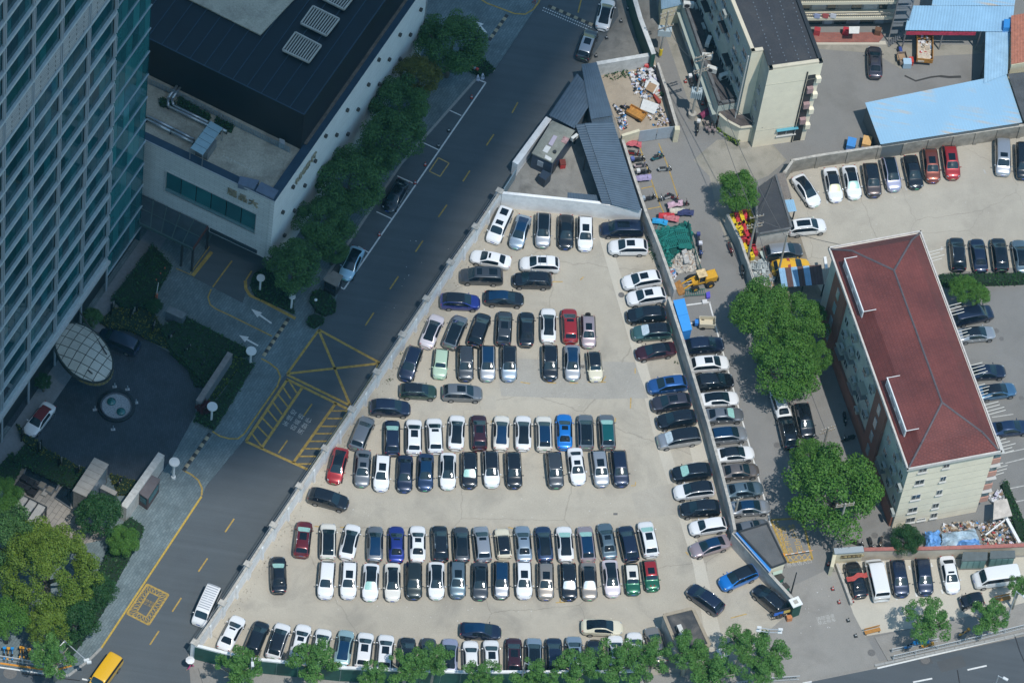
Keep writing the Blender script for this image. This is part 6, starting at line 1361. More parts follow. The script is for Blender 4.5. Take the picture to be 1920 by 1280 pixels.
def tarp(px,z,m,lab,seed,amp=0.35):
 r = random.Random(seed); c = [P(x,y,z) for x,y in px]; n = 9; q = MB()
 for i in range(n + 1):
  for j in range(n + 1):
   u,v = i / n,j / n; p = c[0].lerp(c[1],u).lerp(c[3].lerp(c[2],u),v); e = min(u,v,1 - u,1 - v) * 4
   q.v.append((p.x + r.uniform(-.12,.12),p.y + r.uniform(-.12,.12),max(0.15,z * min(1,0.55 + e * 0.5)) + amp * r.uniform(-0.5,0.5)))
 for i in range(n):
  for j in range(n): a = i * (n + 1) + j; q.f.append((a,a + n + 1,a + n + 2,a + 1))
 return tag(q.build('tarpaulin',m,smooth=False),lab,'tarpaulin','tarpaulins behind the beige wall')
tb = mat('blue_tarpaulin',(0.12,0.30,0.62),0.5,var=0.3,scale=1.5); tb2 = mat('pale_tarpaulin',(0.28,0.38,0.46),0.55,var=0.5,scale=1.1)
tarp([(1737,991),(1763,988),(1766,1022),(1737,1024)],1.5,tb,'bright blue tarpaulin folded over a box nearest the shrub',1,0.25)
tarp([(1768,994),(1830,987),(1842,1022),(1766,1023)],1.2,tb2,'pale blue-grey tarpaulin sagging over the shed behind the wall',2)
tarp([(1796,1010),(1838,1006),(1842,1022),(1794,1018)],1.6,tb,'strip of darker blue tarpaulin across the pale one',3,0.3)
tag(heap('yard_scrap',Pz([(1836,985),(1866,972),(1896,975),(1908,1018),(1845,1022)]),380,0.9,[3,4,4,5,0.3,0.6,0.5,5],31,0.12,0.5),kind='stuff')
tag(heap('yard_scrap',Pz([(1765,985),(1835,978),(1838,990),(1768,997)]),160,0.7,[2,3,3,5,0.2,0.4,0.2,5],32,0.15,0.6),kind='stuff')
for k,(a,b,w) in enumerate((((1886,968),(1912,1016),0.35),((1848,1002),(1884,974),0.15))): tag(MB().seg(P(*a,1.3),P(*b,1.3),w,1.1,1.3).build('roof_beam',wall_w),['white gutter beam along the edge of the scrap yard','thin pale board leaning across the scrap'][k],'beam')
flat_item('sheet_roof',[(1864,938),(1888,934),(1898,966),(1862,974)],2.6,2.7,mat('stained_white_sheet',(0.52,0.47,0.42),0.6,var=0.25,scale=1.2),'stained white sheet roof at the foot of the salmon balconies','roof')
tag(heap('laundry',Pz([(1852,925),(1886,918),(1892,934),(1860,945)]),60,0.6,[8,3,1,.5,.5,.3,4,1],33,0.2,0.6),kind='stuff')
gcab = mat('teal_green_cabinet',(0.13,0.24,0.235),0.5,0.1,var=0.08,scale=2); gcr = mat('cabinet_roof',(0.10,0.12,0.125),0.6,var=0.15,scale=2)
for k,px in enumerate((((1806,1034),(1852,1034),(1851,1050),(1803,1051)),((1857,1032),(1903,1031),(1904,1045),(1856,1047)))):
 c = [P(x,y,2.1) for x,y in px]
 t = thing('equipment_cabinet',['green ribbed equipment cabinet nearer the white sedan','green ribbed equipment cabinet nearer the edge of the photo'][k],'cabinet',(c[3].x,c[3].y,0.01),0,'green equipment cabinets')
 MB().prism(c,1.95,2.1).build('roof',gcr,t); i4 = inset(c,0.94); MB().prism(i4,0.25,1.945).build('housing',gcab,t); MB().prism(inset(c,0.98),0.01,0.245).build('plinth',conc_grey,t)
 for j in range(4): a,b = i4[3].lerp(i4[2],j / 4 + .02),i4[3].lerp(i4[2],(j + 1) / 4 - .02); n = Vector(((b - a).y,-(b - a).x,0)).normalized(); MB().seg(a + n * 0.025,b + n * 0.025,0.04,0.35,1.85).build('door',mat('teal_green_door',(0.16,0.28,0.27),0.5),t)
wood = mat('orange_wood',(0.42,0.2,0.045),0.6,var=0.15,scale=3)
for k,(x,y,a) in enumerate(((1636,1182,ang(1636,1182,28,-7)),(1880,1122,ang(1880,1122,28,-6)))):
 v = P(x,y,0.45); t = thing('bench',['orange wooden bench at the corner of the lower right lot','orange wooden bench beside the microcar and street lamp'][k],'bench',(v.x,v.y,0.012),a,'orange wooden benches')
 for j in range(3): MB().box(0,(j - 1) * 0.16,0.42,0.46,1.9,0.14).build('slat',wood,t,local=True)
 for j in range(2): MB().box(0,0.3,0.6 + j * 0.16,0.72 + j * 0.16,1.9,0.04).build('back_slat',wood,t,local=True)
 for s in (-1,1): MB().box(s * 0.8,0.05,0,0.415,0.08,0.5).build('leg',dark_steel,t,local=True)
# ================================================================== TREES AND HEDGES
def leaf_mesh(name,centers,radii,n,size,seed,inner=0.15,flat=1.0,up=0.35):
 g = np.random.default_rng(seed); C = np.array(centers); R = np.array(radii)
 w = R ** 2; idx = g.choice(len(R),n,p=w / w.sum())
 d = g.normal(size=(n,3)); d[:,2] += up; d /= np.linalg.norm(d,axis=1)[:,None]
 rad = R[idx] * np.where(g.random(n) < inner,g.uniform(0.2,0.8,n),g.uniform(0.82,1.1,n))
 p = C[idx] + d * rad[:,None] * np.array([1,1,flat])
 nr = d + g.normal(size=(n,3)) * 0.55; nr[:,2] += 0.3; nr /= np.linalg.norm(nr,axis=1)[:,None]
 a = np.cross(nr,g.normal(size=(n,3))); a /= np.linalg.norm(a,axis=1)[:,None]; b = np.cross(nr,a)
 s = size * g.uniform(0.6,1.3,n)[:,None]
 v = np.empty((n,4,3)); v[:,0] = p - a * s * 0.5; v[:,1] = p + b * s * 0.36; v[:,2] = p + a * s * 0.55; v[:,3] = p - b * s * 0.36
 me = bpy.data.meshes.new(name); me.vertices.add(4 * n); me.vertices.foreach_set('co',v.ravel()); me.loops.add(4 * n)
 me.loops.foreach_set('vertex_index',np.arange(4 * n,dtype=np.int32)); me.polygons.add(n); me.polygons.foreach_set('loop_start',np.arange(0,4 * n,4,dtype=np.int32)); me.update(calc_edges=True)
 me.materials.append(None); return me
def crown_mesh(kind,seed):
 r = random.Random(seed); cs = []; rs = []
 if kind == 'dense':
  for k in range(70):
   t = r.uniform(0,6.283); z = r.uniform(-0.55,1.0); q = math.sqrt(max(0,1 - z * z)); e = r.uniform(0.5,0.86)
   cs.append((math.cos(t) * q * e,math.sin(t) * q * e,z * 0.72 * e)); rs.append(r.uniform(0.13,0.27))
  return leaf_mesh('crown_dense',cs,rs,21000,0.05,seed,0.12)
 if kind in ('soft','big'):
  for k in range(120 if kind == 'soft' else 190):
   t = r.uniform(0,6.283); z = r.uniform(-0.5,1.0); q = math.sqrt(max(0,1 - z * z)); e = r.uniform(0.55,0.88)
   cs.append((math.cos(t) * q * e,math.sin(t) * q * e,z * 0.75 * e)); rs.append(r.uniform(0.08,0.2) if kind == 'soft' else r.uniform(0.07,0.15))
  for k in range(30): t = r.uniform(0,6.283); e = r.uniform(0,0.5); cs.append((math.cos(t) * e,math.sin(t) * e,0.72 - e * 0.35 + r.uniform(-.08,.05))); rs.append(r.uniform(0.1,0.16))
  return leaf_mesh('crown_soft',cs,rs,15000 if kind == 'soft' else 45000,0.055 if kind == 'soft' else 0.03,seed,0.08)
 for k in range(46):
  t = r.uniform(0,6.283); e = r.uniform(0.1,0.95); cs.append((math.cos(t) * e,math.sin(t) * e,r.uniform(-0.5,0.7) * (1.2 - e))); rs.append(r.uniform(0.10,0.25))
 me = leaf_mesh('crown_sparse',cs,rs,8500,0.066,seed,0.3,0.7); return me
CRN = {(k,i): crown_mesh(k,100 * j + i) for j,k in enumerate(('dense','soft','sparse','big')) for i in range(3 if k != 'big' else 1)}
LEAF = {'bright': leaf_mat('leaf_bright',(0.025,0.10,0.016),(0.135,0.29,0.045)),'dark': leaf_mat('leaf_dark_shaded',(0.014,0.06,0.026),(0.12,0.25,0.06)),'yellow': leaf_mat('leaf_yellow',(0.05,0.115,0.015),(0.21,0.30,0.035)),  # dark leaf greens also carry the shade over the left trees
  'olive': leaf_mat('leaf_olive',(0.03,0.06,0.015),(0.22,0.21,0.035)),'plane': leaf_mat('leaf_plane',(0.03,0.115,0.028),(0.15,0.32,0.07)),'hedge': leaf_mat('leaf_hedge',(0.012,0.055,0.016),(0.04,0.12,0.03)),'plum': leaf_mat('leaf_plum',(0.05,0.012,0.02),(0.12,0.02,0.03))}
bark = mat('bark',(0.16,0.14,0.11),0.9,var=0.4,scale=6,bump=0.4); bark_p = mat('plane_bark',(0.34,0.32,0.26),0.9,var=0.35,scale=5)
def tree(x,y,rpx,hc,kind,leaf,lab,i=0,name='tree',grp=None,z0=0.0,rz=None,zs=1.0):
 r = random.Random(int(x * 7 + y)); c = P(x,y,hc); R = rpx / 16.0 * 1.1
 t = thing(name,lab,'shrub' if hc < 2.2 else 'tree',(c.x,c.y,z0),0,grp)
 o = bpy.data.objects.new('crown',CRN[(kind,i % 3 if kind != 'big' else 0)]); COL.objects.link(o); o.parent = t; o.location = (0,0,hc - z0); o.scale = (R,R,R * zs); o.rotation_euler = (0,0,r.uniform(0,6.28) if rz is None else rz)
 o.material_slots[0].link = 'OBJECT'; o.material_slots[0].material = LEAF[leaf]
 bk = bark_p if kind == 'sparse' else bark; h = hc - z0; tr = 0.05 * R + 0.06
 MB().tube((0,0,0),(0.05,0.03,h * 0.62),tr * 1.3,9,tr).build('trunk',bk,t,True,local=True)
 for k in range(6 if kind == 'sparse' else 4):
  a = k * 6.28 / (6 if kind == 'sparse' else 4) + r.uniform(-.3,.3); e = (math.cos(a) * R * 0.62,math.sin(a) * R * 0.62,h + R * zs * r.uniform(-0.1,0.3)); m_ = (e[0] * 0.4,e[1] * 0.4,h * 0.8)
  MB().tube((0.04,0.02,h * 0.58),m_,tr * 0.7,7,tr * 0.5).tube(m_,e,tr * 0.5,6,0.03).build('limb',bk,t,True,local=True)
 return t
GD = 'dark street trees beside the hotel wall'
for a in ((845,84,66,6.5,'dense','dark','large dark tree at the far end of the hotel wall',0),(786,142,46,6.5,'soft','olive','yellowing tree among the dark trees beside the hotel wall',1),(748,196,58,6.5,'dense','dark','dark tree just below the yellowing one',1),(736,258,62,6.3,'dense','dark','dark tree in the middle of the row opposite the empty bays',2),
          (655,338,66,6.2,'dense','dark','broad dark tree behind the black sedan in the bay',0),(606,418,56,5.8,'dense','dark','dark tree between the lettered wall and the pale blue car',1),(552,498,54,5.4,'soft','dark','last dark tree at the hotel wall corner near the kiosk',2),(625,470,28,3.0,'dense','dark','small dark tree squeezed behind the pale blue car',0),
          (700,300,34,5.0,'soft','dark','small dark tree between two broad ones behind the black sedan',1)): tree(*a,grp=GD,z0=0.1)
for a in ((88,1068,94,7.0,'big','yellow','huge yellow-green tree at the lower left corner',0),(20,1015,62,7.5,'dense','dark','dark green tree behind the huge yellow-green one',1),(12,1155,40,6.0,'dense','bright','green tree at the left edge above the rental bikes',2),(184,965,44,3.6,'soft','hedge','round dark tree between the stone shelter and the gate wall',0),
          (232,1012,29,2.6,'dense','bright','bright round bush at the pavement edge',1),(182,1108,36,4.2,'soft','hedge','dark tree overhanging the pavement under the yellow-green one',2),(140,1158,46,4.5,'soft','hedge','dark tree above the traffic light mast',0),(90,1170,42,5.0,'soft','yellow','lower lobe tree of yellow-green leaves over the footpath',2),
          (2,930,36,5.0,'dense','bright','green tree at the left edge over the pergola',1),(82,715,17,2.2,'soft','hedge','round shrub between the oval canopy and the convertible',1),(172,595,20,2.0,'soft','dark','shrub at the corner under the tower end',2),(290,573,16,1.4,'soft','hedge','round clipped shrub behind the grey louvred box',0)): tree(*a,z0=0.1)
for a in ((382,762,15,1.2,'dense','plum','dark red leaved bush at the end of the long stone wall',0),(1384,358,41,5.0,'dense','bright','bright green street tree between the lane and the black roofed hut',2),(1432,585,60,5.5,'dense','bright','bright lane tree overlapping the lane, furthest of the big pair',0),
          (1496,600,54,5.5,'dense','bright','bright tree below the patchwork shed',1),(1472,690,66,5.5,'dense','bright','bright tree over the white car in the lane',2),(1528,668,32,5.0,'dense','bright','small bright tree touching the red roofed block',0),(1566,925,86,6.0,'dense','bright','largest bright tree beside the near corner of the red roofed block',1),
          (1522,862,40,5.0,'dense','bright','bright tree beside the utility pole above the largest one',2),(1700,1012,30,2.2,'dense','hedge','dark bush growing over the beige wall',0),(1808,542,27,3.2,'dense','bright','light green tree between the hedge and the red roof',1),(1835,552,22,3.0,'soft','bright','smaller light green tree nearest the hedge kerb',2)): tree(*a)
pl = [(440,1250,42,'in front of the two leftmost cars'),(590,1240,44,'over the white cars left of the lot'),(700,1266,26,'low between two taller ones'),(762,1244,38,'in front of the black car of the bottom row'),(815,1236,34,'beside a dark grey sedan'),(905,1266,32,'below the white cars in the middle'),(1005,1264,38,'under the pale blue car'),
      (1085,1250,40,'in front of the steel lamp arm'),(1158,1240,42,'over the last white sedans'),(1222,1234,38,'at the champagne sedan'),(1290,1220,38,'against the flat roofed hut'),(1392,1206,34,'beside the twin armed street lamp'),(1345,1256,46,'below the hut and the gate'),(1440,1226,42,'right of the twin armed street lamp'),
      (1742,1164,42,'casting shade on the pale lower lot'),(1850,1152,36,'beside the bench and microcar'),(1912,1098,22,'at the right edge by the white van'),(1428,1262,30,'closest to the avenue kerb'),(105,1228,40,'over the rental bikes at the lower left')]
for k,(x,y,rp,lab) in enumerate(pl): tree(x,y,rp,5.6 if y > 1200 else 5.2,'sparse','plane','open plane tree ' + lab,k,name='plane_tree',grp='plane trees along the avenue',zs=0.9)
def hedge(px,h,leaf,lab,dens=26,size=0.24,z0=0.1,cat='hedge',name='hedge',kind=None):
 p = [P(x,y,z0 + h) for x,y in px]; A = abs(sum(p[i].x * p[(i + 1) % len(p)].y - p[(i + 1) % len(p)].x * p[i].y for i in range(len(p)))) / 2
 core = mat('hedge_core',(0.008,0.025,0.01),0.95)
 xs = [q.x for q in p]; ys = [q.y for q in p]; g = np.random.default_rng(abs(int(px[0][0]))); n = int(A * dens); pts = []
 def ins(x,y):
  c = False; j = len(p) - 1
  for i in range(len(p)):
   if (p[i].y > y) != (p[j].y > y) and x < (p[j].x - p[i].x) * (y - p[i].y) / (p[j].y - p[i].y) + p[i].x: c = not c
   j = i
  return c
 while len(pts) < n:
  x,y = g.uniform(min(xs),max(xs)),g.uniform(min(ys),max(ys))
  if ins(x,y): pts.append((x,y,z0 + h + g.normal() * 0.05))
 per = sum((p[(i + 1) % len(p)] - p[i]).length for i in range(len(p)))
 for i in range(len(p)):
  a,b = p[i],p[(i + 1) % len(p)]
  for k in range(int((b - a).length * dens * h * 0.9)): q = a.lerp(b,g.random()); pts.append((q.x + g.normal() * .06,q.y + g.normal() * .06,z0 + g.uniform(0.05,1) * h))
 me = leaf_mesh('foliage',pts,[0.12] * len(pts),len(pts),size,5,0.3)
 if kind:
  o = bpy.data.objects.new(name,me); COL.objects.link(o); me.materials[0] = LEAF[leaf]; return tag(o,lab,None,kind='stuff')
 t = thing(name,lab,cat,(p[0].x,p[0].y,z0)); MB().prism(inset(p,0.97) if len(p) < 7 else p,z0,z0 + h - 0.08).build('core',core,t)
 me.transform(Matrix.Translation(-t.location)); o = bpy.data.objects.new('foliage',me); COL.objects.link(o); o.parent = t; me.materials[0] = LEAF[leaf]; return t
hedge([(287,456),(322,494),(280,571),(232,574),(210,556)],1.1,'hedge','large clipped hedge block between the tower and the driveway')
hedge([(345,590),(405,622),(478,660),(436,664),(412,690),(385,722),(360,690),(322,655),(300,612)],0.9,'hedge','broad clipped hedge between the driveway and the forecourt')
hedge([(187,600),(212,578),(285,578),(302,610),(325,655),(284,637),(245,618),(202,612)],0.5,'olive','low yellow-green planting with dark sculptures beside the tower')
hedge([(330,655),(356,684),(374,704),(384,724),(366,722),(352,690),(318,660)],0.4,'hedge','curved low hedge along the forecourt edge')
hedge([(440,668),(462,672),(405,745),(388,752)],0.3,'yellow','yellow-green strip behind the long stone wall',size=0.2)
hedge([(464,670),(478,680),(402,803),(364,786),(378,756),(408,748)],0.6,'hedge','dark hedge strip ending at the disc lamp by the pavement')
hedge([(30,792),(62,818),(85,840),(160,878),(154,890),(82,862),(42,822)],0.5,'olive','yellow-green hedge curving along the forecourt towards the shelter')
hedge([(46,832),(80,858),(152,888),(137,912),(114,904),(48,872),(22,862)],0.9,'hedge','dark hedge between the forecourt and the reflecting pool')
hedge([(-10,880),(22,846),(44,868),(24,905),(-10,915)],0.5,'hedge','hedge square at the left edge of the terrace')
hedge([(205,886),(262,902),(244,925),(222,925)],0.5,'olive','low planting between the stone shelter and the gate wall')
hedge([(470,532),(476,512),(498,500),(530,525),(548,556),(552,585),(520,570),(478,552)],0.5,'hedge','dark planted island with a white kerb under the last dark tree')
hedge([(586,546),(600,541),(618,550),(631,566),(629,580),(610,588),(594,580),(582,562)],0.7,'hedge','larger egg shaped clipped hedge beside the road')
hedge([(578,592),(590,587),(606,593),(608,601),(590,612),(576,605)],0.6,'hedge','smaller round clipped hedge at the road corner')
hedge([(244,968),(270,985),(262,1008),(244,1040),(215,1092),(195,1140),(135,1225),(120,1210),(170,1130),(190,1060),(215,1000)],0.8,'hedge','long dark hedge along the lower pavement edge')
hedge([(890,106),(910,110),(928,128),(906,142),(880,130)],0.6,'hedge','small hedge wedge by the furthest parking bay')
hedge([(1762,513),(1925,510),(1925,526),(1775,531),(1762,524)],1.0,'hedge','long hedge between the upper lot and the asphalt car park',z0=0.0)
hedge([(1878,905),(1888,900),(1925,985),(1925,1010),(1910,1006)],0.8,'hedge','hedge strip beside the salmon balconies',z0=0.0)
hedge([(1343,240),(1347,238),(1387,265),(1384,270)],0.6,'yellow','row of light green shrubs in the planter by the brown fence',z0=0.05,dens=40)
hedge([(1133,141),(1175,130),(1180,140),(1150,147)],0.35,'hedge','weeds along the foot of the whitewashed wall',z0=0.0,kind='stuff',name='weeds')
hedge([(1236,128),(1246,160),(1248,180),(1240,178)],0.5,'hedge','weeds beside the thin brown wall',z0=0.0,kind='stuff',name='weeds')
hedge([(1215,430),(1222,440),(1232,480),(1227,490),(1216,462)],0.4,'hedge','weeds at the foot of the wall',z0=0.0,kind='stuff',name='weeds')
for x,y in ((748,660),(730,712),(1268,678),(1560,1067),(1236,500),(1450,455)): hedge([(x - 5,y - 3),(x + 5,y - 4),(x + 6,y + 3),(x - 4,y + 4)],0.12,'hedge','tuft of weeds',z0=0.0,kind='stuff',name='weeds')
for k,pz in enumerate(([(300,182),(330,190),(326,200),(300,196)],[(335,178),(395,215),(392,226),(332,195)],[(405,218),(438,234),(434,246),(404,232)])): hedge(pz,0.5,'hedge',['dark planter bushes on the roof terrace by the tower','dark planter bushes behind the roof pipes','dark planter bushes behind the roof shed'][k],z0=ZT_,dens=30)
# ================================================================== CARS
glass_m = mat('car_glass',(0.007,0.013,0.021),0.04,0.0,spec=0.5)
glass_w = mat('windscreen_glass',(0.012,0.028,0.04),0.04,0.0,spec=0.8)
glass_blue = mat('blue_roof_glass',(0.006,0.032,0.085),0.05,0.0,spec=0.5)
glass_teal = mat('teal_roof_glass',(0.008,0.085,0.095),0.06,0.0,spec=0.5)
shade_m = mat('silver_green_sunshade',(0.30,0.55,0.50),0.25,0.0,coat=0.8,var=0.15,scale=5)
shade_y = mat('pale_yellow_sunshade',(0.60,0.60,0.36),0.3,0.0,coat=0.8)
shade_w = mat('pale_sunshade',(0.5,0.6,0.66),0.3,0.0,coat=0.8,var=0.2,scale=5)
tyre_m = mat('tyre_rubber',(0.015,0.015,0.016),0.85)
rim_m = mat('wheel_rim',(0.36,0.37,0.39),0.3,0.8)
rim_d = mat('dark_wheel_rim',(0.06,0.062,0.066),0.35,0.6)
trim_m = mat('black_trim',(0.018,0.018,0.02),0.5)
chrome_m = mat('chrome',(0.7,0.71,0.72),0.15,1.0)
lamp_m = mat('headlamp_glass',(0.42,0.45,0.48),0.08,0.3,coat=1.0)
tail_m = mat('tail_lamp',(0.36,0.012,0.015),0.15,0.0,coat=1.0)
plate_b = mat('blue_number_plate',(0.03,0.09,0.42),0.4)
plate_g = mat('green_number_plate',(0.1,0.48,0.24),0.4)
def paint(name,col,metal=0.45,rough=0.32):
 return mat('paint_' + name,col,rough,metal,coat=1.0)
PAINT = {
 'white': paint('white',(0.74,0.75,0.76),0.0,0.3),'warm white': paint('warm_white',(0.70,0.68,0.62),0.0,0.3),'cream': paint('cream',(0.66,0.62,0.48),0.0,0.3),
 'silver': paint('silver',(0.42,0.44,0.47),0.6),'grey': paint('grey',(0.20,0.215,0.235),0.55),'dark grey': paint('dark_grey',(0.062,0.07,0.082),0.5),
 'black': paint('black',(0.010,0.013,0.020),0.2,0.2),'navy': paint('navy',(0.012,0.022,0.055),0.4),'dark blue': paint('dark_blue',(0.02,0.045,0.11),0.5),
 'blue': paint('blue',(0.03,0.12,0.35),0.5),'bright blue': paint('bright_blue',(0.008,0.19,0.62),0.3),'deep blue': paint('deep_blue',(0.02,0.04,0.26),0.5),'steel blue': paint('steel_blue',(0.08,0.19,0.33),0.55),
 'silver blue': paint('silver_blue',(0.34,0.42,0.50),0.6),'pale blue': paint('pale_blue',(0.36,0.58,0.72),0.3),'lavender': paint('lavender',(0.42,0.43,0.56),0.5),'pale teal': paint('pale_teal',(0.36,0.52,0.54),0.4),
 'red': paint('red',(0.34,0.018,0.022),0.3),'dark red': paint('dark_red',(0.15,0.012,0.02),0.4),'maroon': paint('maroon',(0.055,0.012,0.022),0.45),'copper red': paint('copper_red',(0.21,0.055,0.035),0.5),
 'pink': paint('pink',(0.42,0.34,0.36),0.5),'pale pink': paint('pale_pink',(0.66,0.60,0.63),0.2),'champagne': paint('champagne',(0.36,0.32,0.28),0.6),'brown grey': paint('brown_grey',(0.20,0.17,0.155),0.55),
 'mint green': paint('mint_green',(0.42,0.56,0.42),0.1),'dark green': paint('dark_green',(0.035,0.075,0.055),0.5),'teal green': paint('teal_green',(0.07,0.16,0.16),0.5),'racing green': paint('racing_green',(0.008,0.11,0.06),0.35),
 'brown': paint('brown',(0.07,0.055,0.055),0.5),'plum grey': paint('plum_grey',(0.055,0.052,0.07),0.5),'yellow': paint('yellow',(0.72,0.40,0.012),0.0),'blue grey': paint('blue_grey',(0.14,0.20,0.24),0.55),
 'green black': paint('green_black',(0.02,0.03,0.032),0.4)}
PARTN = {0: 'body',12: 'roof_edge',13: 'side_window',1: 'windscreen',2: 'rear_window',3: 'side_window',4: 'roof_front',5: 'roof_rear',6: 'roof_edge',7: 'lower_trim',8: 'bonnet',9: 'sunroof',10: 'roof_centre',11: 'roof_rear_centre'}
def car_meshes(kind,L,W,H,st,rb,rt,mid,wt,cw,gc=0.2):
 v = []; f = []; mi = []
 nst = len(st); NP = 10
 for (t,w,zs,rw_,rz) in st:
  x = (t - 0.5) * L; w *= W / 2; rw_ *= W / 2; zs *= H; rz *= H
  g1 = gc if 0.03 < t < 0.97 else gc + 0.12
  base = [(w * 0.90,g1),(w * 0.985,g1 + 0.10),(w,lerp(g1 + 0.1,zs,0.55)),(w * 0.985,zs),(lerp(w * 0.985,rw_,0.10),lerp(zs,rz,0.12)),(lerp(w * 0.985,rw_,0.86),lerp(zs,rz,0.88)),(rw_,rz),(rw_ * 0.93,rz + 0.014),(rw_ * 0.66,rz + 0.046),(0,rz + 0.07)]
  half = [(x,y,z) for y,z in base]
  row = half + [(x,-y,z) for x,y,z in half[-2::-1]]
  v += row
 M = 2 * NP - 1
 for i in range(nst - 1):
  for j in range(M - 1):
   k = j if j < NP - 1 else M - 2 - j         # strip number from the sill
   a = i * M + j
   f.append((a,a + M,a + M + 1,a + 1))
   s = 0
   if k >= 7:
    if rb <= i < rt: s = 2
    elif wt <= i < cw: s = 1
    elif rt <= i < mid: s = 5
    elif mid <= i < wt: s = 4
    elif i >= cw: s = 8
    if k == 8 and i in (6,7,8): s = {8: 9,7: 10,6: 11}[i]
   elif k == 6:
    if rt <= i < wt: s = 6
   elif k == 4:
    if rt <= i < cw or (kind_side_rear and rb <= i < rt): s = 3
   elif k == 0: s = 7
   if j >= NP - 1: s = {6: 12,3: 13}.get(s,s)
   mi.append(s)
 f.append(tuple(range(M - 1,-1,-1))); mi.append(0)
 f.append(tuple(range((nst - 1) * M,nst * M))); mi.append(0)
 for i in range(nst - 1):
  f.append((i * M,i * M + M - 1,(i + 1) * M + M - 1,(i + 1) * M)); mi.append(7)
 me = bpy.data.meshes.new('tmp'); me.from_pydata(v,[],f)
 me.polygons.foreach_set('material_index',mi)
 for i in range(14): me.materials.append(None)
 o = bpy.data.objects.new('tmp',me); COL.objects.link(o)
 em = {}
 for p in me.polygons:
  for ek in p.edge_keys: em.setdefault(ek,[]).append(p.material_index)
 cr = me.attributes.new('crease_edge','FLOAT','EDGE')
 vals = []
 for e in me.edges:
  q = em.get(e.key,[0]); vals.append(0.75 if len(set(q)) > 1 and any(x in (1,2,3,13) for x in q) else (0.5 if len(q) == 1 else 0.0))
 cr.data.foreach_set('value',vals)
 md = o.modifiers.new('s','SUBSURF'); md.levels = 1; md.render_levels = 1
 dg = bpy.context.evaluated_depsgraph_get(); ev = o.evaluated_get(dg)
 m2 = bpy.data.meshes.new_from_object(ev)
 nv = len(m2.vertices); co = np.empty(nv * 3); m2.vertices.foreach_get('co',co); co = co.reshape(-1,3)
 polys = [(tuple(p.vertices),p.material_index) for p in m2.polygons]
 nrm = np.empty(nv * 3); m2.vertices.foreach_get('normal',nrm); nrm = nrm.reshape(-1,3)
 out = {}
 for s in range(14):
  fs = [p for p,k in polys if k == s]
  if not fs: continue
  idx = {}; vv = []; ff = []; nn = []
  for p in fs:
   q = []
   for a in p:
    if a not in idx: idx[a] = len(vv); vv.append(tuple(co[a])); nn.append(tuple(nrm[a]))
    q.append(idx[a])
   ff.append(q)
  mm = bpy.data.meshes.new(PARTN[s]); mm.from_pydata(vv,[],ff); mm.polygons.foreach_set('use_smooth',[True] * len(ff)); mm.materials.append(None)
  mm.normals_split_custom_set_from_vertices(nn)
  out[s] = mm
 bpy.data.objects.remove(o); bpy.data.meshes.remove(me); bpy.data.meshes.remove(m2)
 return out
kind_side_rear = True
def st_sedan(deck=0.70,tail=0.56,roofw=0.66):
 return [(0.0,.56,.50,.50,.52),(.015,.76,tail,.66,tail + .05),(.05,.90,.64,.80,deck - .02),(.115,.96,.66,.80,deck),(.15,.975,.66,.76,deck + .03),
   (.29,1.0,.66,roofw - .04,.95),(.345,1.0,.655,roofw,.985),(.45,1.0,.65,roofw + .01,.998),(.565,1.0,.64,roofw,.975),(.588,1.0,.63,roofw,.95),(.755,.99,.60,.85,.675),
   (.79,.98,.585,.80,.635),(.88,.94,.55,.77,.60),(.945,.85,.50,.70,.54),(.983,.69,.42,.57,.45),(1.0,.46,.34,.38,.36)]
def st_suv(tail=0.62,roofw=0.72):
 return [(0.0,.66,.42,.60,.46),(.012,.82,.55,.72,.60),(.03,.92,.62,.75,.66),(.04,.96,.63,.75,.70),(.045,.965,.635,.75,.72),
   (.13,1.0,.64,roofw,.955),(.19,1.0,.64,roofw + .01,.985),(.40,1.0,.63,roofw + .02,1.0),(.575,1.0,.625,roofw,.97),(.592,1.0,.62,roofw,.945),(.768,.99,.605,.86,.70),
   (.80,.985,.60,.81,.665),(.88,.95,.575,.78,.615),(.945,.87,.52,.72,.56),(.983,.72,.42,.60,.46),(1.0,.50,.32,.42,.35)]
def st_fast(roofw=0.64):
 return [(0.0,.54,.50,.48,.52),(.015,.75,.57,.66,.60),(.05,.90,.63,.79,.67),(.085,.955,.645,.78,.69),(.11,.97,.65,.76,.71),
   (.30,1.0,.655,roofw,.93),(.37,1.0,.65,roofw + .01,.975),(.46,1.0,.645,roofw + .02,.998),(.545,1.0,.635,roofw + .01,.975),(.58,1.0,.63,roofw,.945),(.765,.985,.585,.84,.66),
   (.80,.975,.57,.80,.62),(.89,.93,.535,.76,.565),(.945,.84,.48,.68,.515),(.983,.67,.40,.55,.43),(1.0,.44,.32,.36,.34)]
def st_mpv():
 return [(0.0,.84,.40,.80,.46),(.01,.93,.55,.82,.60),(.02,.96,.58,.80,.64),(.026,.965,.585,.80,.66),(.03,.97,.59,.80,.68),
   (.075,1.0,.60,.78,.94),(.12,1.0,.60,.79,.98),(.42,1.0,.60,.80,1.0),(.64,1.0,.595,.78,.97),(.68,1.0,.59,.77,.94),(.82,.985,.56,.82,.64),
   (.85,.975,.55,.82,.60),(.92,.95,.52,.79,.55),(.965,.90,.46,.75,.49),(.99,.82,.38,.70,.41),(1.0,.72,.30,.62,.32)]
